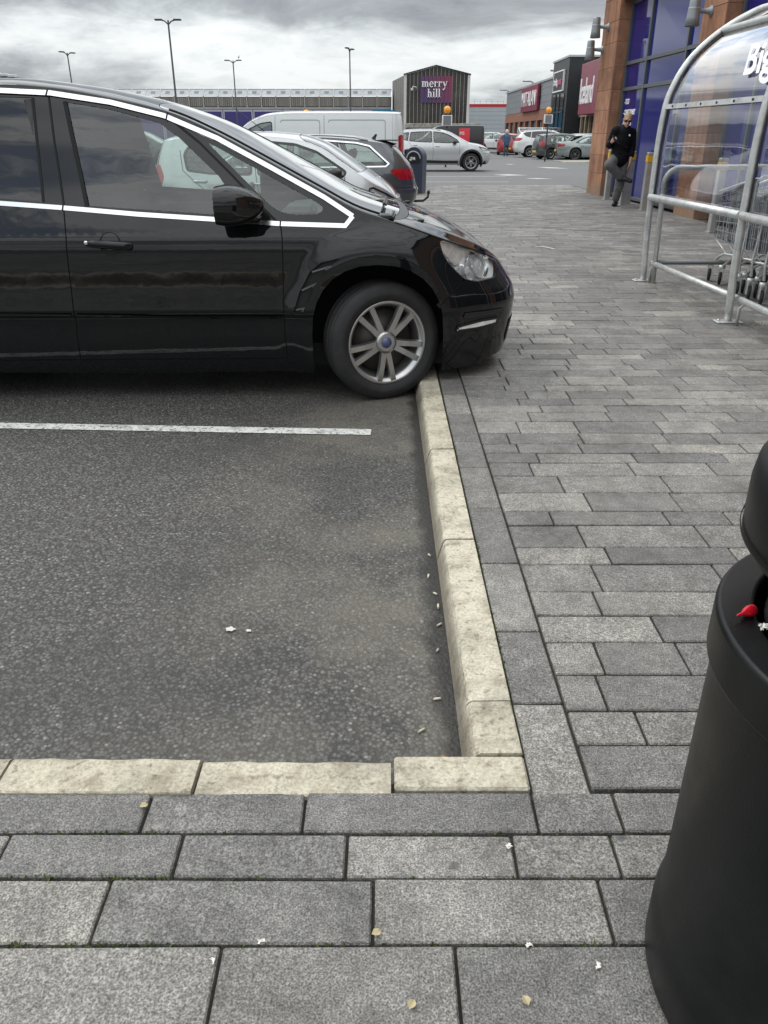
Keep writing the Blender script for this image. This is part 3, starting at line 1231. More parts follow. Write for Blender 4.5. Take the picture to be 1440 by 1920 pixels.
def black_car():
    P = paint('black_car_paint', (0.0055, 0.006, 0.0068), 0.0, 0.035)
    FA, RA = (-0.035, 0.395), (-2.86, 0.395)

    def bump(x, z):
        y = 0.0
        for (cx, cz) in (FA, RA):
            r = math.hypot((x - cx) / 0.97, z - cz)
            if r < 0.64 and z > 0.15:
                k = max(0.0, min(1.0, 1 - (r - 0.44) / 0.18))
                y += 0.030 * k * k * (3 - 2 * k)
        y -= 0.006 * math.exp(-((z - 0.66) / 0.12) ** 2)
        return y
    B = Body(
        zc=[(-3.75, 1.58), (-3.4, 1.66), (-2.8, 1.72), (-2.1, 1.735), (-1.73, 1.70), (-1.4, 1.643), (-1.075, 1.547), (-0.746, 1.40), (-0.412, 1.232),
            (-0.104, 1.088), (0.02, 1.052), (0.139, 1.022), (0.25, 0.995), (0.35, 0.96), (0.44, 0.922), (0.527, 0.880), (0.60, 0.838), (0.673, 0.788), (0.74, 0.73), (0.79, 0.69)],
        ze=[(-3.8, 1.50), (-3.4, 1.60), (-2.8, 1.65), (-2.05, 1.672), (-1.8, 1.660), (-1.475, 1.612), (-1.16, 1.545), (-0.907, 1.445), (-0.622, 1.304),
            (-0.33, 1.157), (-0.15, 1.068), (0.0, 1.022), (0.1, 0.992), (0.27, 0.935), (0.46, 0.868), (0.58, 0.823), (0.69, 0.768), (0.76, 0.708), (0.80, 0.68)],
        hw=[(0.10, 0.84), (0.2, 0.885), (0.35, 0.912), (0.485, 0.922), (0.505, 0.930), (0.52, 0.944), (0.545, 0.948), (0.70, 0.948), (0.85, 0.945), (0.915, 0.939), (0.96, 0.925),
            (1.05, 0.894), (1.2, 0.843), (1.4, 0.786), (1.6, 0.722), (1.78, 0.66)],
        xf=[(0.08, 0.77), (0.187, 0.815), (0.33, 0.845), (0.435, 0.862), (0.52, 0.868), (0.588, 0.853), (0.655, 0.81), (0.72, 0.765), (0.8, 0.72)],
        xr=[(0.1, -3.72), (0.3, -3.82), (0.5, -3.86), (0.9, -3.86), (1.1, -3.83), (1.5, -3.62), (1.75, -3.42)],
        xa=0.08, xb=-3.05, e=0.5, er=0.42, bump=bump)
    t = empty('people_carrier')
    tag(t, 'black people carrier with chrome window trim, nearest car, nose over the kerb', 'car')
    S = 0.035
    # ---- window openings
    top_in = [(-3.25, 1.47), (-3.0, 1.57), (-2.6, 1.62), (-2.05, 1.634), (-1.79, 1.624), (-1.471, 1.58), (-1.186, 1.515), (-0.905, 1.406), (-0.62, 1.264), (-0.328, 1.116), (-0.205, 1.040)]
    bot_in = [(-0.225, 1.003), (-0.575, 1.012), (-0.939, 1.036), (-1.355, 1.062), (-1.763, 1.095), (-2.1, 1.118), (-2.8, 1.165), (-3.1, 1.21), (-3.28, 1.30)]
    dlo = top_in + bot_in
    lamp = rnd_poly([(0.312, 0.910), (0.332, 0.838), (0.403, 0.75), (0.473, 0.693), (0.53, 0.673), (0.685, 0.677), (0.704, 0.722), (0.704, 0.762), (0.491, 0.856), (0.367, 0.906)], 0.02, 2)
    taillamp = rnd_poly([(-3.80, 0.92), (-3.62, 0.95), (-3.52, 1.10), (-3.60, 1.42), (-3.66, 1.45), (-3.72, 1.15), (-3.81, 1.05)], 0.02, 2)
    vent = [(-0.522, 0.530), (-0.484, 0.639), (-0.420, 0.750), (-0.35, 0.802), (-0.235, 0.828), (-0.29, 0.785), (-0.405, 0.665), (-0.462, 0.545)]
    # ---- outline of the side sheet, in u
    fa = arch_pts(FA[0], FA[1], 0.385, 0.395, 0.16)
    ra = arch_pts(RA[0], RA[1], 0.385, 0.395, 0.16)
    uend, rend = B.xa + B.Lf, B.xb - B.Lr
    bot = [(rend, 0.22)] + [(B.u_of(-3.6, 0.2), 0.20)] + [(B.u_of(x, z), z) for x, z in ra] + [(-2.3, 0.17), (-1.4, 0.16), (-0.6, 0.165)] + \
          [(B.u_of(x, z), z) for x, z in fa] + [(B.u_of(0.5, 0.16), 0.16), (B.u_of(0.7, 0.2), 0.20), (uend, 0.20)]
    topl = []
    n = 90
    for i in range(n + 1):
        u = uend + (rend - uend) * i / n
        topl.append((u, B.edge(u).z))
    outline = bot + topl
    D = lambda pl: [(B.u_of(x, z), z) for x, z in pl]
    c_front = D([(-0.572, 0.985), (-0.566, 0.93), (-0.567, 0.855), (-0.578, 0.52), (-0.58, 0.42), (-0.575, 0.25)])
    c_b = D([(-1.757, 1.07), (-1.753, 0.932), (-1.765, 0.75), (-1.778, 0.52), (-1.79, 0.40), (-1.80, 0.25)])
    c_sill = D([(-2.5, 0.25), (-1.80, 0.25), (-0.575, 0.25)])
    c_r = D([(-2.93, 1.15), (-2.86, 1.0), (-2.74, 0.92), (-2.60, 0.86)])
    c_bump = D([(0.465, 0.688), (0.40, 0.632), (0.315, 0.555)])
    c_rbump = D([(-3.80, 0.86), (-3.35, 0.84), (-3.22, 0.62)])

    def region(u, z):
        x = B.side(u, z).x
        if x > -0.575 and z > 0.25:
            if x > 0.31 + (z - 0.555) * 1.15 and z < 0.69:
                return 'front_bumper'
            if x > 0.33 and z <= 0.555:
                return 'front_bumper'
            return 'front_wing'
        if z < 0.25:
            return 'sill' if -2.6 < x < 0.33 else ('front_bumper' if x > 0 else 'rear_bumper')
        xb_ = -1.753 if z > 0.93 else -1.753 - (0.932 - z) * 0.065
        if x > xb_:
            return 'front_door'
        if x > -2.6 - max(0, z - 0.86) * 1.1:
            return 'rear_door'
        if x < -3.3 and z < 0.85:
            return 'rear_bumper'
        return 'rear_wing'
    rings = []
    for (cx, cz) in (FA, RA):
        for rr_ in (0.43, 0.46, 0.49, 0.52, 0.55, 0.58, 0.61, 0.64):
            pts = [(cx + 0.97 * rr_ * cos(a), cz + rr_ * sin(a)) for a in [pi * k / 44 for k in range(-3, 48)]]
            pts = [(B.u_of(x, z), z) for x, z in pts if z < B.ze(x) - 0.02 and x < B.xf(z) - 0.12 and not in_poly(x, z, lamp)]
            if len(pts) > 3:
                rings.append(pts)
    feat = [[(rend + 0.02, z), (uend - 0.02, z)] for z in (0.485, 0.505, 0.52, 0.545, 0.60, 0.65, 0.70, 0.75, 0.80, 0.85, 0.885, 0.915, 0.94, 0.965, 0.99)]
    sheet('body', B.side, region, outline, [D(dlo), D(lamp), D(taillamp), D(vent)], [c_front, c_b, c_sill, c_r, c_bump, c_rbump], S,
          lambda r: P, t, 0.0, 0.007, feat=rings + feat)
    # near-black strips behind the panel gaps, standing in for their shade
    for c in ([(-0.572, 0.985), (-0.567, 0.855), (-0.578, 0.52), (-0.575, 0.25)], [(-1.757, 1.07), (-1.753, 0.932), (-1.778, 0.52), (-1.80, 0.25)],
              [(-2.5, 0.25), (-0.575, 0.25)], [(-2.93, 1.15), (-2.74, 0.92), (-2.60, 0.86)], [(0.465, 0.688), (0.315, 0.555)]):
        side_panel(B, 'gap_shade_strip', strip_poly(dens(c, 0.1, False), 0.03), 0.05, DARK, t, -0.008)
    # ---- glazing: frame, panes
    g_front = [(-1.715, 1.598), (-1.47, 1.562), (-1.215, 1.498), (-1.11, 1.425), (-0.905, 1.238), (-0.872, 1.19), (-0.868, 1.045), (-1.2, 1.066), (-1.632, 1.094)]
    g_tri = rnd_poly([(-0.965, 1.408), (-0.372, 1.110), (-0.330, 1.080), (-0.360, 1.048), (-0.52, 1.046), (-0.605, 1.075), (-0.68, 1.14)], 0.03, 3)
    g_rear = [(-1.885, 1.618), (-2.05, 1.622), (-2.62, 1.606), (-2.72, 1.59), (-2.66, 1.175), (-2.1, 1.13), (-1.868, 1.112)]
    g_quart = [(-2.79, 1.585), (-2.98, 1.56), (-3.20, 1.47), (-3.24, 1.32), (-3.08, 1.225), (-2.74, 1.18)]
    side_panel(B, 'window_frame', dlo, 0.05, TRIMB, t, -0.006, holes=[g_front, g_tri, g_rear, g_quart])
    side_panel(B, 'door_window', g_front, 0.08, GLASS, t, -0.010)
    side_panel(B, 'quarter_window', g_tri, 0.08, GLASS, t, -0.010)
    for q in (g_rear, g_quart):
        side_panel(B, 'privacy_window', q, 0.08, GLASST, t, -0.010)
    # rubber around the front pane, split bar of the frame, the door's shut line through the pillar
    side_panel(B, 'window_seal', strip_poly([(-1.632, 1.09), (-1.715, 1.60)], 0.022), 0.06, DARK, t, -0.003)
    side_panel(B, 'window_seal', strip_poly([(-1.165, 1.525), (-1.0, 1.40), (-0.83, 1.240), (-0.70, 1.11), (-0.575, 0.995)], 0.012), 0.06, DARK, t, -0.002)
    side_panel(B, 'pillar_shut_line', strip_poly([(-1.757, 1.085), (-1.785, 1.40), (-1.800, 1.635)], 0.010), 0.06, DARK, t, -0.002)
    side_panel(B, 'window_seal', strip_poly([(-1.868, 1.112), (-1.885, 1.618)], 0.014), 0.06, DARK, t, -0.003)
    # bright trim round the glass
    tc_ = [(-3.25, 1.485), (-3.0, 1.585), (-2.6, 1.634), (-2.05, 1.648), (-1.79, 1.637), (-1.471, 1.593), (-1.186, 1.529), (-0.905, 1.421), (-0.62, 1.279), (-0.328, 1.130), (-0.172, 1.036)]
    bc_ = [(-0.172, 1.036), (-0.215, 0.988), (-0.575, 0.999), (-0.939, 1.022), (-1.355, 1.048), (-1.763, 1.081), (-2.1, 1.104), (-2.8, 1.150), (-3.1, 1.195), (-3.29, 1.30), (-3.25, 1.485)]
    side_panel(B, 'chrome_trim', strip_poly(dens(tc_, 0.08, False), 0.024), 0.05, CHROME, t, 0.006)
    side_panel(B, 'chrome_trim', strip_poly(dens(bc_, 0.05, False), 0.023), 0.05, CHROME, t, 0.006)
    for q in ([(-1.81, 1.624), (-1.80, 1.652)], [(-1.763, 1.066), (-1.757, 1.098)], [(-0.575, 0.985), (-0.572, 1.012)], [(-1.175, 1.508), (-1.165, 1.545)]):
        side_panel(B, 'trim_joint', strip_poly(q, 0.008), 0.05, DARK, t, 0.0075)
    # door mouldings
    side_panel(B, 'side_moulding', strip_poly([(-1.765, 0.516), (-1.168, 0.506), (-0.585, 0.500)], 0.018), 0.05, P, t, 0.010)
    side_panel(B, 'side_moulding', strip_poly([(-2.50, 0.532), (-1.795, 0.517)], 0.018), 0.05, P, t, 0.010)
    # ---- vent behind the wheel
    side_panel(B, 'wing_vent', vent, 0.03, DARK, t, -0.012)
    for q in ([(-0.505, 0.545), (-0.455, 0.556), (-0.470, 0.536)], [(-0.468, 0.652), (-0.385, 0.690), (-0.405, 0.665)], [(-0.405, 0.752), (-0.30, 0.783), (-0.33, 0.765)]):
        side_panel(B, 'vent_fin', strip_poly(dens(q, 0.02, False), 0.009), 0.02, ALLOYD, t, 0.003)
    side_panel(B, 'vent_rim', strip_poly(dens([(-0.53, 0.515), (-0.484, 0.645), (-0.420, 0.756), (-0.35, 0.808), (-0.232, 0.834), (-0.29, 0.783), (-0.405, 0.663), (-0.46, 0.535)], 0.03, False), 0.008), 0.03, P, t, 0.004)
    # ---- head lamps
    side_panel(B, 'headlamp_lens', lamp, 0.03, LENS, t, -0.001)
    bk = lambda x: x
    side_panel(B, 'headlamp_reflector', lamp, 0.03, pmat('bright_reflector', (0.92, 0.92, 0.92), 0.3, 0.1, var=0.10, vscale=16, bump=0.006, bscale=16), t, -0.030)
    bez = pmat('lamp_bezel', (0.50, 0.50, 0.51), 0.28, 0.35, var=0.3, vscale=25)
    ind = pmat('indicator_lens', (0.66, 0.61, 0.58), 0.22, 0.15, var=0.3, vscale=22)
    side_panel(B, 'headlamp_indicator', rnd_poly([(0.345, 0.893), (0.352, 0.842), (0.405, 0.775), (0.470, 0.775), (0.515, 0.832), (0.485, 0.848), (0.40, 0.888)], 0.012, 2), 0.03, ind, t, -0.026)
    side_panel(B, 'headlamp_bezel', rnd_poly([(0.425, 0.742), (0.475, 0.70), (0.60, 0.688), (0.625, 0.74), (0.60, 0.80), (0.53, 0.822), (0.47, 0.78)], 0.02, 2), 0.03, bez, t, -0.027)
    side_panel(B, 'headlamp_divider', strip_poly(dens([(0.350, 0.835), (0.415, 0.768), (0.475, 0.772), (0.52, 0.828), (0.60, 0.806), (0.635, 0.74), (0.61, 0.684)], 0.02, False), 0.010), 0.03, CHROME, t, -0.022)
    rim_in = strip_poly(dens(lamp + [lamp[0]], 0.03, False), 0.014)
    side_panel(B, 'headlamp_rim', rim_in, 0.03, CHROME, t, -0.006)
    for (x, z, rr_) in ((0.497, 0.735, 0.046), (0.560, 0.757, 0.058)):
        for sg in (1, -1):
            q = B.side(B.u_of(x, z), z)
            m = MB()
            M = Matrix.Translation((q.x - 0.012, (q.y - 0.050) * sg, z)) @ Matrix.Rotation(radians(42 * sg), 4, 'Z') @ Matrix.Rotation(pi / 2 - 0.22, 4, 'Y')
            m.lathe([(rr_ * 1.02, -0.05), (rr_ * 1.08, -0.002), (rr_ * 1.0, 0.004), (rr_ * 0.93, 0.0)], 24, M)
            m.lathe([(rr_ * 0.93, 0.0), (rr_ * 0.6, 0.016), (rr_ * 0.3, 0.022), (0, 0.024)], 24, M)
            bo = MB()
            bo.lathe([(rr_ * 1.05, -0.004), (rr_ * 1.30, 0.012), (rr_ * 1.42, 0.030), (rr_ * 1.46, 0.036)], 28, M)
            bo.build('headlamp_bowl', CHROME, t)
            m.build('headlamp_projector', pmat('projector_lens', (0.72, 0.74, 0.75), 0.10, 0.45, var=0.15, vscale=30), t)
    # ---- bumper details
    fog = [(0.432, 0.404), (0.437, 0.428), (0.60, 0.446), (0.70, 0.444), (0.690, 0.414), (0.56, 0.402)]
    side_panel(B, 'daytime_lamp', fog, 0.03, REFL, t, 0.004)
    side_panel(B, 'daytime_lamp_surround', strip_poly(dens(fog + [fog[0]], 0.03, False), 0.014), 0.03, TRIMB, t, 0.006)
    grm = pmat('grille_mesh', (0.03, 0.032, 0.035), 0.4, 0.3, bump=0.01, bscale=70)
    side_panel(B, 'bumper_grille', [(0.470, 0.478), (0.478, 0.505), (0.735, 0.500), (0.755, 0.475), (0.49, 0.470)], 0.03, grm, t, 0.004)
    side_panel(B, 'parking_sensor', [(0.792 + 0.013 * cos(a), 0.582 + 0.026 * sin(a)) for a in [2 * pi * k / 12 for k in range(12)]], 0.02, CHROME, t, 0.004)
    side_panel(B, 'front_grille', [(0.78, 0.30), (0.80, 0.40), (0.866, 0.41), (0.866, 0.24), (0.79, 0.24)], 0.03, grm, t, 0.005)
    side_panel(B, 'tail_lamp', taillamp, 0.05, TAIL, t, 0.002)
    side_panel(B, 'rear_window', [(-3.55, 1.42), (-3.74, 1.20), (-3.815, 1.12), (-3.70, 1.42)], 0.05, GLASST, t, 0.004)
    # crease line of the wheel-arch flare and the bumper
    # ---- top: bonnet, cowl, screen, roof
    def treg(u, w):
        x = B.edge(u).x
        wsb = 0.02 + (1 - w * w) * 0.10 - 0.12 * w ** 4
        wst = -1.16 - 0.10 * (1 - w ** 3)
        if x > wsb + 0.055:
            return 'bonnet'
        if x > wsb:
            return 'scuttle' if w < 0.90 else 'bonnet'
        if x > wst:
            return 'windscreen' if w < 0.74 else 'screen_pillar'
        return 'roof'
    us = [uend + (rend - uend) * i / 120 for i in range(121)]
    to = [(u, 1.0) for u in us] + [(u, 0.0) for u in us[::-1]]

    def xcut(fn, w0=0.0, w1=1.0):
        out = []
        for i in range(17):
            w = w0 + (w1 - w0) * i / 16
            out.append((fn(w), w))
        return out
    wb_ = lambda w: B.topedge_u(0.02 + (1 - w * w) * 0.10 - 0.12 * w ** 4)
    cuts = [xcut(lambda w: wb_(w)), xcut(lambda w: B.topedge_u(-1.16 - 0.10 * (1 - w ** 3))),
            xcut(lambda w: B.topedge_u(0.075 + (1 - w * w) * 0.10 - 0.12 * w ** 4)),
            [(B.topedge_u(x), 0.74) for x in [-1.18 + 1.22 * i / 24 for i in range(25)]]]
    tm = {'bonnet': P, 'scuttle': BLACKPL, 'windscreen': GLASSW, 'screen_pillar': P, 'roof': P}

    def topf(u, w):
        p = B.top(u, w)
        if p.x > 0.08:      # bonnet creases
            w_ = abs(w - 0.62)
            p.z += 0.010 * math.exp(-(w_ / 0.10) ** 2) * min(1, (p.x - 0.08) / 0.15)
        return p
    sheet('top', topf, treg, to, [], cuts, 0.05, lambda r: tm[r], t, 0.0, 0.004, up=True)
    # bonnet shut line
    for sg in (1, -1):
        m = MB()
        m.tube([(topf(u, 0.985) + Vector((0, 0.002, 0.0015))) * 1 if sg > 0 else Vector((topf(u, 0.985).x, -topf(u, 0.985).y - 0.002, topf(u, 0.985).z + 0.0015)) for u in [B.topedge_u(0.06 + 0.56 * i / 24) for i in range(25)]], 0.0035, 5)
        m.build('bonnet_shut_line', DARK, t)
    # roof ditch line and screen seal
    for sg in (1, -1):
        m = MB()
        pts = [B.top(B.topedge_u(x), 0.74) for x in [-1.17 + 1.15 * i / 30 for i in range(31)]]
        m.tube([Vector((p.x, p.y * sg, p.z + 0.002)) for p in pts], 0.006, 5)
        m.build('screen_seal', DARK, t)
    # wipers in the scuttle, washer jets
    for sg, w0 in ((1, 0.55), (-1, 0.10)):
        m = MB()
        pa = [B.top(B.topedge_u(0.03 + 0.07 * (1 - w)), w) + Vector((0, 0, 0.014)) for w in [w0 + 0.35 * i / 8 for i in range(9)]]
        pa = [Vector((p.x - (0.06 if sg < 0 else 0), -p.y, p.z + (0.03 if sg < 0 else 0))) for p in pa]
        m.tube(pa, 0.009, 6)
        m.tube([p + Vector((0.012, 0, -0.004)) for p in pa[2:]], 0.007, 5)
        m.build('wiper', BLACKPL, t)
    m = MB()
    q = B.top(B.topedge_u(0.02), 0.86)
    m.box(q.x - 0.06, q.x + 0.02, -q.y, -q.y + 0.12, q.z - 0.01, q.z + 0.018, b=0.006)
    m.build('wiper_spindle', BLACKPL, t)
    q = topf(B.topedge_u(0.22), 0.55)
    for sg in (1, -1):
        m = MB()
        m.box(q.x - 0.02, q.x + 0.02, sg * q.y - 0.014, sg * q.y + 0.014, q.z - 0.004, q.z + 0.012, b=0.005)
        m.build('washer_jet', BLACKPL, t)
    # ---- mirrors
    for sg in (1, -1):
        mr = empty('door_mirror', (-0.775, 0.0, 1.105), 0, t)
        m = MB()
        vs, fs = [], []
        nx, na = 12, 22
        for i in range(nx + 1):
            s_ = i / nx
            x = -0.115 + 0.245 * s_
            h = 0.105 * (1 - max(0, (s_ - 0.25) / 0.75) ** 2.6 * 0.62) * (0.90 + 0.10 * min(1, s_ * 5))
            wd = 0.125 * (1 - max(0, (s_ - 0.1) / 0.9) ** 2.2 * 0.72)
            for k in range(na):
                a = 2 * pi * k / na
                c_, sn = cos(a), sin(a)
                yy = wd * abs(c_) ** 0.62 * (1 if c_ > 0 else -1)
                zz = h * abs(sn) ** 0.62 * (1 if sn > 0 else -1)
                zz += -0.018 * s_ if zz > 0 else 0.012 * s_
                vs.append((x, sg * (1.045 + yy), zz))
        for i in range(nx):
            for k in range(na):
                l = (k + 1) % na
                fs.append((i * na + k, i * na + l, (i + 1) * na + l, (i + 1) * na + k))
        fs.append(tuple(nx * na + k for k in range(na)))
        m.add(vs, fs, True)
        m.build('mirror_shell', P, mr)
        g = MB()
        g.add([(-0.100, v[1] * 0.985 + sg * 0.016, v[2] * 0.9) for v in vs[:na]], [tuple(range(na))])
        g.build('mirror_glass', pmat('mirror_face', (0.35, 0.36, 0.37), 0.03, 1.0), mr)
        s2 = MB()
        s2.box(-0.02, 0.10, *sorted((sg * 0.86, sg * 0.98)), -0.095, -0.055, b=0.015)
        s2.build('mirror_stalk', TRIMB, mr)
    # dark sail panel ahead of the front pane carries the mirror
    # ---- door handles
    for sg in (1, -1):
        for hx in (-1.52, -2.55):
            h = empty('door_handle', (hx, 0, 0.90), 0, t)
            q = B.side(hx, 0.90)
            m = MB()
            pts = [(-0.14, -0.010, 0.008), (-0.125, 0.018, 0.008), (-0.07, 0.030, 0.004), (0.0, 0.034, 0.0), (0.08, 0.030, -0.006), (0.115, 0.018, -0.010), (0.132, -0.010, -0.012)]
            vs, fs = [], []
            for (x, y, z) in pts:
                for k in range(8):
                    a = 2 * pi * k / 8
                    vs.append((x, sg * (q.y + y + 0.010 * cos(a)), z + 0.021 * sin(a) * (1 if abs(x) < 0.12 else 0.7)))
            for i in range(len(pts) - 1):
                for k in range(8):
                    l = (k + 1) % 8
                    fs.append((i * 8 + k, i * 8 + l, i * 8 + 8 + l, i * 8 + 8 + k))
            m.add(vs, fs, True)
            m.build('handle_bar', P, h)
            if hx > -2:
                c_ = MB()
                c_.lathe([(0.011, -0.01), (0.011, 0.004), (0.007, 0.006), (0, 0.005)], 12, Matrix.Translation((-0.118, sg * (q.y + 0.028), 0.010)) @ Matrix.Rotation(-pi / 2 * sg, 4, 'X'))
                c_.build('door_lock', CHROME, h)
            r_ = MB()
            el = [(hx + 0.005 + 0.062 * cos(a), 0.90 + 0.062 * sin(a)) for a in [2 * pi * k / 20 for k in range(20)]]
            vs = [B.side(x, z) for x, z in el]
            cen = B.side(hx, 0.90)
            ring = [Vector((v.x - hx, sg * (v.y + 0.0015), v.z - 0.90)) for v in vs]
            inner = [Vector(((v.x - hx) * 0.86, sg * (v.y + 0.0015), (v.z - 0.90) * 0.86)) for v in vs]
            r_.add(ring + inner, [(k, (k + 1) % 20, 20 + (k + 1) % 20, 20 + k) for k in range(20)] + [tuple(range(20, 40))], True)
            r_.build('handle_bowl', DARK, h)
    # ---- underbody, wheel wells, cabin
    m = MB()
    m.box(-3.6, 0.62, -0.74, 0.74, 0.17, 0.30)
    m.build('underbody', DARK, t)
    for (cx, cz) in (FA, RA):
        for sg in (1, -1):
            m = MB()
            M = Matrix.Translation((cx, sg * 0.60, cz)) @ Matrix.Rotation(-pi / 2 * sg, 4, 'X')
            m.lathe([(0.05, -0.02), (0.42, -0.02), (0.42, 0.305)], 24, M, a0=(pi if sg > 0 else 0) - 0.35, a1=(2 * pi if sg > 0 else pi) + 0.35)
            m.build('wheel_well', DARK, t)
    LIN = pmat('cabin_lining', (0.025, 0.026, 0.027), 0.8, var=0.2)
    m = MB()
    m.box(-2.45, -0.55, -0.80, 0.80, 0.30, 0.36)
    m.box(-3.5, -2.45, -0.55, 0.55, 0.30, 0.36)
    for sg in (1, -1):
        m.box(-3.3, -0.62, *sorted((sg * 0.80, sg * 0.86)), 0.36, 0.985)
    m.build('cabin_floor', LIN, t)
    m = MB()
    hd = []
    for i in range(13):
        x = -3.3 + 2.1 * i / 12
        z = B.ze(x) - 0.045
        hd.append((x, z))
    m.prism(hd + [(x, z + 0.012) for x, z in hd[::-1]], -0.66, 0.66, 'xz')
    m.build('headlining', LIN, t)
    m = MB()
    m.prism([(-0.62, 0.84), (-0.70, 0.95), (-0.62, 1.00), (-0.45, 1.01), (-0.15, 0.99), (-0.05, 0.96), (-0.05, 0.84)], -0.80, 0.80, 'xz')
    m.prism([(-0.62, 0.45), (-0.64, 0.83), (-0.05, 0.83), (-0.05, 0.45)], -0.55, 0.55, 'xz')
    m.box(-0.60, -0.40, -0.58, -0.22, 0.99, 1.06, b=0.03)
    m.build('dashboard', DASH, t)
    # pillars inside
    for sg in (1, -1):
        for pts, w in (([(-1.87, 0.81, 1.05), (-1.91, 0.68, 1.60)], 0.045), ([(-2.72, 0.80, 1.1), (-2.78, 0.69, 1.60)], 0.05)):
            m = MB()
            m.tube([(x, sg * y, z) for x, y, z in pts], w, 6)
            m.build('inner_pillar', LIN, t)
    for y in (0.38, -0.38):
        seat(t, -1.48, y, 0.40)
    seat(t, -2.40, 0, 0.40, True)
    steering(t, -0.86, -0.38, 1.0)
    w = wheel_meshes(0.342, 0.240, 0.235, 5, 'Y', seg=56)
    put_wheel(t, w, (-0.012, 0.822, 0.340), 1, radians(19), ALLOY)
    put_wheel(t, w, (-0.012, -0.822, 0.340), -1, radians(19), ALLOY)
    put_wheel(t, w, (-2.86, 0.80, 0.340), 1, 0, ALLOY)
    put_wheel(t, w, (-2.86, -0.80, 0.340), -1, 0, ALLOY)
    # car y axis points away from local forward-left; the near side faces the viewer
    return t


def place_car(t, x, y, heading):
    """put the front axle's middle at (x, y); heading 0 = nose to +X"""
    t.location = (x, y, RZ)
    t.rotation_euler = (0, 0, heading)


BC = black_car()
place_car(BC, -0.93 * sin(radians(1.6)), 4.52 + 0.93 * cos(radians(1.6)), radians(1.6))
BC.scale = (0.988, 1, 1)
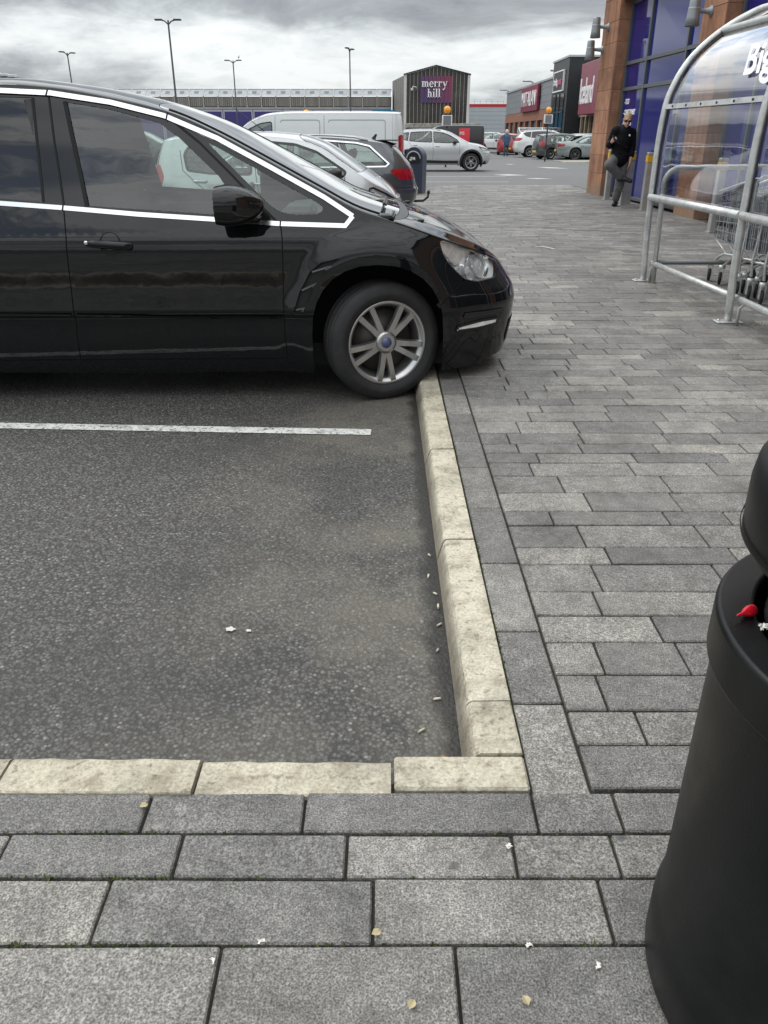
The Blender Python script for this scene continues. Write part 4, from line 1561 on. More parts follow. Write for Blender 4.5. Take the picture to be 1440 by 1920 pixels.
# ================================================================== the other vehicles
def gen_car(name, label, sp, col, loc, heading, group=None, cat='car', step=0.09, glass=None, detail=True):
    """sp: profile lists in metres; x forward from the front axle"""
    wb, R = sp['wb'], sp['R']
    B = Body(sp['zc'], sp['ze'], sp['hw'], sp['xf'], sp['xr'], sp['xa'], sp['xb'], sp.get('e', 0.5), sp.get('er', 0.42),
             sp.get('bump'), sp.get('kk', 1.0))
    t = empty(name)
    tag(t, label, cat, group)
    G = glass or GLASS
    ar = sp.get('arch', R * 1.17)
    az = R * 1.05
    fa = arch_pts(0, az, ar, ar, sp['zb'] + 0.01, 10)
    ra = arch_pts(-wb, az, ar, ar, sp['zb'] + 0.01, 10)
    uend, rend = B.xa + B.Lf, B.xb - B.Lr
    zb = sp['zb']
    D = lambda pl: [(B.u_of(x, z), z) for x, z in pl]
    bot = [(rend, zb + 0.08), (B.u_of(-wb - ar - 0.15, zb), zb + 0.04)] + D(ra) + D(fa) + [(B.u_of(ar + 0.2, zb), zb + 0.03), (uend, zb + 0.06)]
    n = 60
    topl = []
    for i in range(n + 1):
        u = uend + (rend - uend) * i / n
        topl.append((u, B.edge(u).z))
    wins = sp['windows']
    lamp, tail = sp['head'], sp['tail']
    rw = sp.get('rear_window')
    doors = sp['doors']         # list of polylines (x, z), front to rear
    names = sp.get('names', ['front_wing', 'front_door', 'rear_door', 'rear_wing'])

    def xat(pl, z):
        pl = sorted(pl, key=lambda p: p[1])
        if z <= pl[0][1]:
            return pl[0][0]
        for (x0, z0), (x1, z1) in zip(pl[:-1], pl[1:]):
            if z <= z1:
                return x0 + (x1 - x0) * (z - z0) / max(1e-6, z1 - z0)
        return pl[-1][0]
    zbf, zbr = sp.get('bump_f', 0.0), sp.get('bump_r', 0.0)

    def region(u, z):
        x = B.side(u, z).x
        if x > ar + 0.02 and z < zbf:
            return 'front_bumper'
        if x < -wb - ar - 0.02 and z < zbr:
            return 'rear_bumper'
        k = 0
        for d in doors:
            if x < xat(d, z):
                k += 1
        return names[min(k, len(names) - 1)]
    holes = [D(w) for w in wins] + [D(lamp), D(tail)]
    if rw:
        holes.append(D(rw))
    cuts = [D(dens(d, 0.1, False)) for d in doors]
    if zbf:
        cuts.append(D(dens([(ar + 0.03, zbf), (B.xf(zbf) - 0.05, zbf)], 0.08, False)))
    if zbr:
        cuts.append(D(dens([(-wb - ar - 0.03, zbr), (B.xr(zbr) + 0.05, zbr)], 0.08, False)))
    lowm = sp.get('bumper_mat')
    bm_ = lambda r: (lowm if (lowm is not None and 'bumper' in r) else col)
    sheet('body', B.side, region, bot + topl, holes, cuts, step, bm_, t, 0.0, 0.010)
    for d in doors:
        side_panel(B, 'gap_shade_strip', strip_poly(dens(d, 0.12, False), 0.04), 0.1, DARK, t, -0.008)  # near-black backing colours in the shade of the door gap
    for i, w in enumerate(wins):
        gm = G
        if sp.get('privacy') and i in sp['privacy']:
            gm = GLASST
        side_panel(B, 'side_window', w, 0.12, gm, t, -0.006)
        if detail:
            side_panel(B, 'window_seal', strip_poly(dens(w + [w[0]], 0.12, False), 0.03), 0.09, sp.get('sealmat', TRIMB), t, 0.002)
    if sp.get('trim'):
        for pl in sp['trim']:
            side_panel(B, 'bright_trim', strip_poly(dens(pl, 0.1, False), 0.022), 0.09, CHROME, t, 0.008)
    for pl in sp.get('pillars', ()):
        side_panel(B, 'window_pillar', pl, 0.1, TRIMB, t, -0.002)
    for pl, mt, w in sp.get('strips', ()):
        side_panel(B, 'side_moulding', strip_poly(dens(pl, 0.1, False), w), 0.08, mt, t, 0.008)
    for pl, mt, nm in sp.get('patches', ()):
        side_panel(B, nm, pl, 0.08, mt, t, 0.006)
    if sp.get('arch_trim'):
        for cx in (0, -wb):
            pl = [(cx + (ar + 0.035) * cos(a), az + (ar + 0.035) * sin(a)) for a in [pi * (-0.14 + 1.28 * k / 20) for k in range(21)]]
            side_panel(B, 'arch_trim', strip_poly(pl, 0.075), 0.06, BLACKPL, t, 0.010)
    side_panel(B, 'headlamp_reflector', lamp, 0.05, REFL, t, -0.03)
    side_panel(B, 'headlamp_lens', lamp, 0.05, LENS, t, -0.001)
    side_panel(B, 'headlamp_rim', strip_poly(dens(lamp + [lamp[0]], 0.05, False), 0.02), 0.05, TRIMB, t, 0.001)
    side_panel(B, 'tail_lamp', tail, 0.05, TAIL, t, 0.001)
    if rw:
        side_panel(B, 'rear_window', rw, 0.08, sp.get('rw_mat', GLASST), t, -0.004)
    # top sheet
    wsb, wst, wse = sp['wsb'], sp['wst'], sp.get('wse', 0.90)
    fb = lambda w: wsb[0] + (wsb[1] - wsb[0]) * w ** 3
    ft = lambda w: wst[0] + (wst[1] - wst[0]) * w ** 3
    rgl = sp.get('rear_glass')      # saloon: (top x, base x)

    def treg(u, w):
        x = B.edge(u).x
        if x > fb(w):
            return 'bonnet'
        if x > ft(w):
            return 'windscreen' if w < wse else 'screen_pillar'
        if rgl:
            if x < rgl[1]:
                return 'boot_lid'
            if x < rgl[0]:
                return 'rear_glass' if w < 0.88 else 'roof'
        return 'roof'
    us = [uend + (rend - uend) * i / 70 for i in range(71)]
    to = [(u, 1.0) for u in us] + [(u, 0.0) for u in us[::-1]]
    cuts = [[(B.topedge_u(fn(w)), w) for w in [i / 12 for i in range(13)]] for fn in (fb, ft)]
    x0, x1 = ft(wse), fb(wse)
    cuts.append([(B.topedge_u(x0 + (x1 - x0) * i / 14), wse) for i in range(15)])
    if rgl:
        cuts += [[(B.topedge_u(x), 0.0), (B.topedge_u(x), 1.0)] for x in rgl]
        cuts.append([(B.topedge_u(rgl[1] + (rgl[0] - rgl[1]) * i / 10), 0.88) for i in range(11)])
    rm = sp.get('roofmat', col)
    tm = {'bonnet': col, 'windscreen': GLASSW, 'screen_pillar': col, 'roof': rm, 'boot_lid': col, 'rear_glass': GLASSW}
    sheet('top', B.top, treg, to, [], cuts, step, lambda r: tm[r], t, 0.0, 0.010, up=True)
    # underside, wells, cabin
    m = MB()
    m.box(B.xr(0.4) + 0.25, B.xf(0.4) - 0.2, -B.hw(0.5) + 0.12, B.hw(0.5) - 0.12, zb + 0.03, zb + 0.16)
    m.build('underbody', DARK, t)
    ww = B.hw(0.5)
    for cx in (0, -wb):
        for sg in (1, -1):
            m = MB()
            M = Matrix.Translation((cx, sg * (ww - 0.30), az)) @ Matrix.Rotation(-pi / 2 * sg, 4, 'X')
            m.lathe([(0.02, 0), (ar + 0.03, 0), (ar + 0.03, 0.26)], 16, M, a0=(pi if sg > 0 else 0) - 0.3, a1=(2 * pi if sg > 0 else pi) + 0.3)
            m.build('wheel_well', DARK, t)
    if 'cab' in sp:
        x0, x1, zf, zd = sp['cab']
        LIN = MATS['cabin_lining']
        m = MB()
        m.box(x0, x1, -ww + 0.14, ww - 0.14, zf - 0.05, zf)
        m.build('cabin_floor', LIN, t)
        m = MB()
        m.prism([(x1 - 0.35, zf), (x1 - 0.42, zd - 0.05), (x1 - 0.3, zd + 0.02), (x1 + 0.12, zd), (x1 + 0.12, zf)], -ww + 0.14, ww - 0.14, 'xz')
        m.build('dashboard', DASH, t)
        for sx in sp['seats']:
            for y in (0.36, -0.36):
                seat(t, sx, y, zf + 0.03)
        if 'bench' in sp:
            seat(t, sp['bench'], 0, zf + 0.03, True)
        m = MB()
        m.box(x0 + 0.1, x1 - 0.9, -0.55, 0.55, B.ze((x0 + x1) / 2 - 0.2) - 0.045, B.ze((x0 + x1) / 2 - 0.2) - 0.03)
        m.build('headlining', LIN, t)
    # mirrors and handles
    if 'mirror' in sp:
        mx, mz = sp['mirror']
        for sg in (1, -1):
            q = B.side(mx, mz)
            m = MB()
            vs, fs = [], []
            na = 10
            for i, (dx, k) in enumerate(((-0.06, 0.85), (-0.05, 1.0), (0.0, 0.95), (0.06, 0.75), (0.10, 0.4))):
                for j in range(na):
                    a = 2 * pi * j / na
                    vs.append((mx + dx, sg * (q.y + 0.13 + 0.11 * k * cos(a)), mz + 0.02 + 0.08 * k * sin(a)))
            for i in range(4):
                for j in range(na):
                    l = (j + 1) % na
                    fs.append((i * na + j, i * na + l, i * na + na + l, i * na + na + j))
            fs += [tuple(range(na)), tuple(4 * na + k for k in range(na))]
            m.add(vs, fs, True)
            m.box(mx - 0.02, mx + 0.05, *sorted((sg * (q.y - 0.02), sg * (q.y + 0.08))), mz - 0.05, mz - 0.015)
            m.build('door_mirror', sp.get('mirror_mat', BLACKPL), t)
    for (hx, hz) in sp.get('handles', ()):
        for sg in (1, -1):
            q = B.side(hx, hz)
            m = MB()
            m.tube([(hx - 0.10, sg * (q.y - 0.005), hz), (hx - 0.07, sg * (q.y + 0.03), hz), (hx + 0.06, sg * (q.y + 0.03), hz - 0.004), (hx + 0.09, sg * (q.y - 0.005), hz - 0.004)], 0.014, 6)
            m.build('door_handle', sp.get('handle_mat', col), t)
    if sp.get('rails'):
        x0, x1 = sp['rails']
        for sg in (1, -1):
            pts = []
            for i in range(9):
                x = x0 + (x1 - x0) * i / 8
                p = B.top(B.topedge_u(x), 0.90)
                pts.append((x, sg * p.y, p.z + (0.035 if 0 < i < 8 else 0.0)))
            MB().tube(pts, 0.017, 6).build('roof_rail', sp.get('rail_mat', STEEL), t)
    if sp.get('plate') is not None:
        px, pz = sp['plate']
        for (xx, colr) in ((px[0], (0.62, 0.62, 0.60)), (px[1], (0.60, 0.50, 0.06))):
            m = MB()
            m.box(xx - 0.012, xx + 0.012, -0.26, 0.26, pz - 0.055, pz + 0.055)
            m.build('number_plate', pmat('plate_%d' % int(colr[2] * 100), colr, 0.4), t)
    w = wheel_meshes(R, sp.get('rr', R * 0.68), 0.215, sp.get('ns', 5), sp.get('ws', 'T'), seg=28)
    am = sp.get('alloy', ALLOY)
    ty = ww - 0.125
    for (x, st) in ((0, sp.get('steer', 0.0)), (-wb, 0.0)):
        put_wheel(t, w, (x, ty, R), 1, st, am)
        put_wheel(t, w, (x, -ty, R), -1, st, am)
    t.location = (loc[0], loc[1], loc[2] if len(loc) > 2 else RZ)
    t.rotation_euler = (0, 0, heading)
    t['_'] = 0
    del t['_']
    return t, B


def flare(R, wb, az, amt=0.018):
    def f(x, z):
        y = 0
        for cx in (0, -wb):
            r = math.hypot(x - cx, z - az)
            k = max(0.0, min(1.0, 1 - (r - R * 1.25) / 0.16))
            y += amt * k * k * (3 - 2 * k)
        y -= 0.010 * math.exp(-((z - 0.62) / 0.12) ** 2)
        return y
    return f


def cabfwd(x):
    """moves the screen forward for a one-box shape"""
    if x <= -2.0 or x >= 0.35:
        return x
    k = (x + 2.0) / 2.35
    return x + 0.34 * 4 * k * (1 - k) * (0.75 + 0.25 * k)


def scaled(sp, sx, sz, sy=1.0, **kw):
    """a new profile stretched along x, z and y"""
    o = dict(sp)
    wp = kw.pop('warp', lambda x: x)
    P2 = lambda l: [(wp(x) * sx, z * sz) for x, z in l]
    for k in ('zc', 'ze'):
        o[k] = P2(sp[k])
    o['hw'] = [(z * sz, y * sy) for z, y in sp['hw']]
    for k in ('xf', 'xr'):
        o[k] = [(z * sz, x * sx) for z, x in sp[k]]
    for k in ('head', 'tail', 'rear_window'):
        if sp.get(k):
            o[k] = P2(sp[k])
    for k in ('windows', 'doors', 'trim', 'pillars'):
        if sp.get(k):
            o[k] = [P2(l) for l in sp[k]]
    for k in ('wsb', 'wst', 'rear_glass', 'rails'):
        if sp.get(k):
            o[k] = tuple(wp(v) * sx for v in sp[k])
    o['xa'], o['xb'] = sp['xa'] * sx, sp['xb'] * sx
    o['wb'] = sp['wb'] * sx
    o['bump_f'], o['bump_r'] = sp.get('bump_f', 0) * sz, sp.get('bump_r', 0) * sz
    if 'cab' in sp:
        a, b, c, d = sp['cab']
        o['cab'] = (a * sx, b * sx, c * sz, d * sz)
        o['seats'] = [v * sx for v in sp['seats']]
        if 'bench' in sp:
            o['bench'] = sp['bench'] * sx
    if 'mirror' in sp:
        o['mirror'] = (wp(sp['mirror'][0]) * sx, sp['mirror'][1] * sz)
    o['handles'] = [(x * sx, z * sz) for x, z in sp.get('handles', ())]
    if sp.get('plate'):
        o['plate'] = (tuple(v * sx for v in sp['plate'][0]), sp['plate'][1] * sz)
    o['strips'] = [(P2(l), m, w) for l, m, w in sp.get('strips', ())]
    o['patches'] = [(P2(l), m, nmm) for l, m, nmm in sp.get('patches', ())]
    o.update(kw)
    if 'R' in kw or sx != 1:
        o['bump'] = flare(o['R'], o['wb'], o['R'] * 1.05)
    return o


HATCH = dict(
    wb=2.52, R=0.305, zb=0.17, e=0.5, er=0.45, xa=0.05, xb=-2.75,
    zc=[(-3.15, 1.36), (-2.8, 1.43), (-2.2, 1.475), (-1.6, 1.48), (-1.15, 1.45), (-0.8, 1.36), (-0.45, 1.20), (-0.1, 1.05), (0.05, 0.995), (0.3, 0.92), (0.5, 0.82), (0.63, 0.71), (0.68, 0.65)],
    ze=[(-3.15, 1.28), (-2.8, 1.37), (-2.2, 1.415), (-1.6, 1.415), (-1.15, 1.375), (-0.8, 1.275), (-0.45, 1.10), (-0.15, 0.975), (0.0, 0.925), (0.3, 0.83), (0.5, 0.75), (0.62, 0.68), (0.68, 0.64)],
    hw=[(0.1, 0.76), (0.2, 0.81), (0.35, 0.83), (0.5, 0.845), (0.7, 0.848), (0.82, 0.842), (0.9, 0.825), (1.0, 0.795), (1.2, 0.725), (1.4, 0.64), (1.5, 0.60)],
    xf=[(0.15, 0.70), (0.3, 0.76), (0.45, 0.78), (0.55, 0.765), (0.65, 0.715), (0.75, 0.66), (0.9, 0.58)],
    xr=[(0.15, -3.10), (0.3, -3.22), (0.5, -3.26), (0.7, -3.24), (0.9, -3.20), (1.1, -3.14), (1.3, -3.05), (1.45, -2.95)],
    windows=[rnd_poly([(-1.62, 1.36), (-1.15, 1.32), (-0.85, 1.23), (-0.55, 1.075), (-0.36, 0.985), (-0.40, 0.93), (-1.0, 0.935), (-1.60, 0.95)], 0.03, 2),
             rnd_poly([(-1.70, 1.365), (-2.2, 1.36), (-2.48, 1.34), (-2.60, 1.20), (-2.55, 1.00), (-2.2, 0.965), (-1.68, 0.952)], 0.04, 2)],
    doors=[[(-0.38, 0.92), (-0.40, 0.7), (-0.43, 0.5), (-0.43, 0.25)], [(-1.66, 1.38), (-1.63, 0.95), (-1.60, 0.7), (-1.62, 0.25)], [(-2.66, 1.25), (-2.62, 1.0), (-2.42, 0.85), (-2.2, 0.7), (-2.12, 0.5)]],
    head=rnd_poly([(0.16, 0.78), (0.20, 0.66), (0.38, 0.58), (0.60, 0.56), (0.66, 0.63), (0.52, 0.71), (0.32, 0.79)], 0.03, 2),
    tail=rnd_poly([(-3.16, 0.72), (-3.00, 0.76), (-2.92, 0.92), (-3.00, 1.08), (-3.11, 1.05), (-3.17, 0.88)], 0.04, 2),
    rear_window=[(-3.03, 1.08), (-3.11, 1.00), (-3.165, 0.98), (-3.06, 1.33), (-2.96, 1.32)],
    wsb=(0.02, -0.18), wst=(-1.12, -0.98), bump_f=0.56, bump_r=0.62, mirror=(-0.55, 0.95), handles=[(-1.45, 0.84), (-2.35, 0.87)],
    cab=(-2.9, -0.1, 0.32, 0.92), seats=[-1.35], bench=-2.15, plate=((0.79, -3.27), 0.45))
HATCH['bump'] = flare(0.305, 2.52, 0.32)

ESTATE = dict(
    wb=2.80, R=0.325, zb=0.17, e=0.5, er=0.42, xa=0.1, xb=-3.05,
    zc=[(-3.45, 1.30), (-3.2, 1.355), (-2.8, 1.395), (-2.2, 1.43), (-1.6, 1.435), (-1.2, 1.40), (-0.85, 1.30), (-0.5, 1.15), (-0.2, 1.03), (-0.05, 0.985), (0.3, 0.93), (0.6, 0.83), (0.8, 0.71), (0.86, 0.66)],
    ze=[(-3.45, 1.245), (-3.2, 1.305), (-2.8, 1.35), (-2.2, 1.385), (-1.6, 1.385), (-1.2, 1.335), (-0.85, 1.22), (-0.5, 1.06), (-0.25, 0.96), (0.0, 0.905), (0.3, 0.85), (0.6, 0.77), (0.78, 0.69), (0.86, 0.65)],
    hw=[(0.1, 0.82), (0.2, 0.87), (0.35, 0.89), (0.5, 0.905), (0.68, 0.91), (0.80, 0.905), (0.86, 0.89), (0.93, 0.868), (1.1, 0.80), (1.3, 0.71), (1.45, 0.65)],
    xf=[(0.15, 0.80), (0.3, 0.88), (0.5, 0.90), (0.6, 0.885), (0.7, 0.85), (0.8, 0.78)],
    xr=[(0.15, -3.62), (0.28, -3.76), (0.45, -3.86), (0.56, -3.87), (0.62, -3.83), (0.75, -3.81), (0.9, -3.76), (1.0, -3.70), (1.15, -3.58), (1.3, -3.42), (1.42, -3.30)],
    windows=[rnd_poly([(-1.62, 1.335), (-1.2, 1.285), (-0.85, 1.17), (-0.45, 0.98), (-0.50, 0.925), (-1.0, 0.925), (-1.60, 0.93)], 0.03, 2),
             rnd_poly([(-1.72, 1.34), (-2.2, 1.335), (-2.38, 1.325), (-2.52, 0.945), (-2.2, 0.935), (-1.70, 0.93)], 0.03, 2),
             rnd_poly([(-2.46, 1.322), (-2.8, 1.295), (-3.02, 1.245), (-3.34, 0.985), (-3.30, 0.955), (-2.59, 0.945)], 0.04, 2)],
    doors=[[(-0.46, 0.92), (-0.48, 0.7), (-0.50, 0.25)], [(-1.67, 1.35), (-1.65, 0.93), (-1.63, 0.25)], [(-2.42, 1.33), (-2.555, 0.94), (-2.50, 0.75), (-2.42, 0.6)]],
    head=rnd_poly([(0.25, 0.80), (0.35, 0.68), (0.6, 0.62), (0.78, 0.62), (0.80, 0.68), (0.6, 0.755)], 0.03, 2),
    tail=rnd_poly([(-3.80, 0.74), (-3.60, 0.72), (-3.46, 0.80), (-3.38, 0.885), (-3.50, 0.905), (-3.79, 0.90)], 0.03, 2),
    rear_window=[(-3.44, 1.25), (-3.63, 1.02), (-3.70, 1.0), (-3.50, 1.24)],
    trim=[[(-0.45, 0.935), (-1.0, 0.918), (-1.65, 0.922), (-2.5, 0.932), (-3.31, 0.942), (-3.36, 0.985), (-3.03, 1.258), (-2.8, 1.308), (-2.2, 1.350), (-1.62, 1.349), (-1.2, 1.30), (-0.85, 1.185), (-0.45, 0.99)]],
    wsb=(-0.05, -0.28), wst=(-1.20, -1.05), bump_f=0.60, bump_r=0.60, mirror=(-0.62, 0.95), handles=[(-1.45, 0.80), (-2.35, 0.82)],
    cab=(-3.6, -0.2, 0.30, 0.90), seats=[-1.45], bench=-2.25, rails=(-1.3, -3.0), plate=((0.905, -3.86), 0.50))
ESTATE['bump'] = flare(0.325, 2.80, 0.34)

SUV = dict(
    wb=2.66, R=0.36, zb=0.25, e=0.5, er=0.42, xa=0.05, xb=-2.95, arch=0.425,
    zc=[(-3.35, 1.52), (-3.0, 1.60), (-2.4, 1.655), (-1.7, 1.665), (-1.2, 1.63), (-0.9, 1.55), (-0.5, 1.35), (-0.2, 1.20), (-0.05, 1.135), (0.3, 1.08), (0.55, 1.0), (0.72, 0.90), (0.78, 0.84)],
    ze=[(-3.35, 1.44), (-3.0, 1.54), (-2.4, 1.60), (-1.7, 1.605), (-1.2, 1.56), (-0.9, 1.47), (-0.5, 1.265), (-0.25, 1.13), (0.0, 1.065), (0.3, 1.00), (0.55, 0.93), (0.70, 0.86), (0.78, 0.82)],
    hw=[(0.2, 0.82), (0.3, 0.87), (0.45, 0.90), (0.6, 0.915), (0.8, 0.918), (0.93, 0.91), (1.02, 0.89), (1.1, 0.865), (1.3, 0.79), (1.5, 0.70), (1.68, 0.62)],
    xf=[(0.25, 0.72), (0.35, 0.80), (0.5, 0.85), (0.65, 0.87), (0.8, 0.80), (0.9, 0.74), (1.0, 0.66)],
    xr=[(0.25, -3.42), (0.4, -3.55), (0.6, -3.62), (0.75, -3.60), (0.9, -3.58), (1.1, -3.52), (1.3, -3.40), (1.5, -3.24), (1.65, -3.14)],
    windows=[rnd_poly([(-1.60, 1.545), (-1.2, 1.50), (-0.95, 1.42), (-0.62, 1.24), (-0.52, 1.125), (-1.0, 1.115), (-1.58, 1.135)], 0.03, 2),
             rnd_poly([(-1.68, 1.548), (-2.2, 1.54), (-2.55, 1.52), (-2.60, 1.19), (-2.1, 1.155), (-1.66, 1.14)], 0.03, 2),
             rnd_poly([(-2.63, 1.515), (-2.95, 1.48), (-3.12, 1.43), (-2.95, 1.28), (-2.68, 1.20)], 0.03, 2)],
    doors=[[(-0.50, 1.10), (-0.50, 0.8), (-0.52, 0.33)], [(-1.64, 1.56), (-1.62, 1.13), (-1.60, 0.8), (-1.62, 0.33)], [(-2.60, 1.53), (-2.64, 1.19), (-2.50, 0.95), (-2.22, 0.75)]],
    head=rnd_poly([(0.30, 0.97), (0.42, 0.85), (0.66, 0.81), (0.76, 0.82), (0.74, 0.86), (0.55, 0.915)], 0.02, 2),
    tail=rnd_poly([(-3.57, 0.97), (-3.35, 0.99), (-3.16, 1.10), (-3.22, 1.16), (-3.48, 1.19), (-3.545, 1.10)], 0.03, 2),
    rear_window=[(-3.22, 1.47), (-3.43, 1.22), (-3.48, 1.20), (-3.28, 1.48)],
    wsb=(-0.05, -0.25), wst=(-1.18, -1.02), bump_f=0.70, bump_r=0.80, mirror=(-0.72, 1.13), handles=[(-1.42, 0.99), (-2.36, 1.03)],
    cab=(-3.3, -0.2, 0.45, 1.08), seats=[-1.40], bench=-2.20, rails=(-1.3, -3.0), plate=((0.88, -3.62), 0.62), ns=5, arch_trim=True,
    strips=[([(-2.12, 0.40), (-1.2, 0.375), (-0.55, 0.375)], BLACKPL, 0.11)])
SUV['bump'] = flare(0.36, 2.66, 0.38)

VAN = dict(
    wb=3.10, R=0.335, zb=0.22, e=0.5, er=0.25, xa=0.0, xb=-3.75, kk=0.55,
    zc=[(-4.05, 1.93), (-3.8, 1.95), (-3.0, 1.965), (-1.6, 1.965), (-1.0, 1.93), (-0.6, 1.80), (-0.2, 1.50), (0.05, 1.30), (0.2, 1.20), (0.45, 1.12), (0.7, 1.02), (0.80, 0.93)],
    ze=[(-4.05, 1.86), (-3.8, 1.87), (-3.0, 1.88), (-1.6, 1.88), (-1.0, 1.84), (-0.6, 1.71), (-0.2, 1.41), (0.05, 1.21), (0.2, 1.12), (0.45, 1.04), (0.7, 0.95), (0.80, 0.90)],
    hw=[(0.2, 0.90), (0.35, 0.94), (0.6, 0.955), (0.9, 0.955), (1.05, 0.95), (1.2, 0.935), (1.5, 0.89), (1.75, 0.84), (1.9, 0.80)],
    xf=[(0.25, 0.80), (0.4, 0.88), (0.6, 0.90), (0.8, 0.88), (0.95, 0.80), (1.1, 0.7)],
    xr=[(0.2, -4.02), (0.4, -4.08), (0.6, -4.08), (1.0, -4.06), (1.4, -4.04), (1.7, -4.01), (1.9, -3.97)],
    windows=[rnd_poly([(-1.02, 1.70), (-0.75, 1.655), (-0.50, 1.53), (-0.26, 1.33), (-0.10, 1.17), (-0.5, 1.13), (-1.02, 1.13)], 0.06, 3)],
    doors=[[(0.02, 1.08), (0.0, 0.9), (-0.02, 0.3)], [(-1.10, 1.84), (-1.08, 1.1), (-1.05, 0.3)], [(-2.22, 1.85), (-2.22, 1.1), (-2.22, 0.3)], [(-3.78, 1.86), (-3.79, 1.1), (-3.80, 0.3)]],
    names=['front_wing', 'front_door', 'load_door', 'load_side', 'rear_corner'],
    head=rnd_poly([(0.30, 1.02), (0.42, 0.82), (0.72, 0.78), (0.80, 0.84), (0.62, 0.95)], 0.03, 2),
    tail=rnd_poly([(-4.04, 0.72), (-3.93, 0.74), (-3.92, 1.36), (-4.0, 1.40), (-4.03, 1.36)], 0.02, 2),
    wsb=(0.12, -0.05), wst=(-0.85, -0.72), bump_f=0.60, bump_r=0.55, mirror=(-0.25, 1.20), handles=[(-0.95, 1.02)],
    cab=(-1.6, 0.05, 0.55, 1.15), seats=[-0.85], plate=((0.905, -4.085), 0.55))
VAN['bump'] = flare(0.335, 3.10, 0.35, 0.01)

SALOON = dict(
    wb=2.85, R=0.33, zb=0.17, e=0.5, er=0.45, xa=0.1, xb=-3.1,
    zc=[(-3.88, 1.00), (-3.75, 1.035), (-3.45, 1.06), (-3.2, 1.10), (-2.8, 1.25), (-2.4, 1.37), (-1.9, 1.435), (-1.5, 1.435), (-1.15, 1.38), (-0.8, 1.26), (-0.4, 1.09), (-0.1, 0.97), (0.2, 0.92), (0.5, 0.84), (0.72, 0.73), (0.78, 0.68)],
    ze=[(-3.88, 0.97), (-3.75, 0.99), (-3.45, 1.01), (-3.2, 1.03), (-2.8, 1.15), (-2.4, 1.29), (-1.9, 1.37), (-1.5, 1.37), (-1.15, 1.30), (-0.8, 1.17), (-0.4, 0.99), (-0.1, 0.89), (0.2, 0.85), (0.5, 0.78), (0.70, 0.70), (0.78, 0.665)],
    hw=[(0.1, 0.83), (0.2, 0.88), (0.4, 0.905), (0.6, 0.915), (0.78, 0.905), (0.86, 0.885), (0.95, 0.85), (1.1, 0.78), (1.3, 0.68), (1.45, 0.60)],
    xf=[(0.15, 0.74), (0.3, 0.82), (0.5, 0.84), (0.6, 0.82), (0.7, 0.78), (0.8, 0.72)],
    xr=[(0.15, -3.72), (0.3, -3.84), (0.5, -3.88), (0.7, -3.92), (0.85, -3.93), (1.0, -3.95)],
    windows=[rnd_poly([(-1.60, 1.315), (-1.15, 1.255), (-0.80, 1.12), (-0.48, 0.955), (-0.55, 0.905), (-1.0, 0.91), (-1.58, 0.925)], 0.03, 2),
             rnd_poly([(-1.68, 1.318), (-1.9, 1.315), (-2.3, 1.255), (-2.68, 1.10), (-2.86, 0.985), (-2.4, 0.95), (-1.66, 0.93)], 0.03, 2)],
    doors=[[(-0.46, 0.9), (-0.48, 0.6), (-0.50, 0.25)], [(-1.64, 1.33), (-1.62, 0.92), (-1.60, 0.25)], [(-2.70, 1.13), (-2.72, 0.95), (-2.55, 0.75), (-2.4, 0.5)]],
    head=rnd_poly([(0.25, 0.74), (0.4, 0.65), (0.68, 0.60), (0.74, 0.66), (0.5, 0.73)], 0.02, 2),
    tail=rnd_poly([(-3.90, 0.76), (-3.6, 0.78), (-3.45, 0.86), (-3.6, 0.91), (-3.90, 0.90)], 0.02, 2),
    rear_glass=(-2.35, -3.15), wsb=(0.0, -0.2), wst=(-1.15, -1.0), bump_f=0.56, bump_r=0.60, mirror=(-0.62, 0.94), handles=[(-1.42, 0.80), (-2.45, 0.82)],
    cab=(-3.2, -0.2, 0.28, 0.88), seats=[-1.40], bench=-2.25, plate=((0.85, -3.93), 0.55), alloy=ALLOYD)
SALOON['bump'] = flare(0.33, 2.85, 0.345)

SILVER = paint('silver_paint', (0.52, 0.53, 0.54), 0.55, 0.33, dirt=0.35)
SILVER2 = paint('pale_silver_paint', (0.50, 0.51, 0.52), 0.5, 0.34, dirt=0.35)
GREY = paint('charcoal_paint', (0.062, 0.068, 0.078), 0.35, 0.30, dirt=0.45)
WHITE = paint('white_car_paint', (0.66, 0.68, 0.68), 0.0, 0.35, dirt=0.3)
VANW = paint('white_van_paint', (0.60, 0.63, 0.63), 0.0, 0.38, dirt=0.4)
BLK = paint('black_van_paint', (0.018, 0.018, 0.020), 0.0, 0.30, dirt=0.3)
RED = paint('red_car_paint', (0.30, 0.010, 0.018), 0.0, 0.30, dirt=0.2)
PGREY = paint('pale_grey_paint', (0.24, 0.27, 0.27), 0.4, 0.32, dirt=0.3)
DGREEN = paint('dark_suv_paint', (0.06, 0.065, 0.068), 0.3, 0.3, dirt=0.4)

PX = pi
# silver hatchback, two bays along
o, _ = gen_car('hatchback', 'small silver hatchback parked nose-in just behind the black people carrier', scaled(HATCH, 0.875, 1.0, 1.0, mirror_mat=BLACKPL, warp=cabfwd,
        strips=[([(-2.1, 0.55), (-1.3, 0.53), (-0.45, 0.53)], BLACKPL, 0.05)]), SILVER, (-0.40, 12.2), radians(-2), step=0.07)
m = MB()
m.tube([(-1.25, 0.0, 1.45), (-1.45, 0.0, 1.60), (-1.78, 0.0, 1.83)], [0.008, 0.005, 0.003], 6)
m.lathe([(0.03, 1.44), (0.025, 1.47), (0.0, 1.48)], 10, Matrix.Translation((-1.25, 0, 0)))
m.build('aerial', BLACKPL, o)
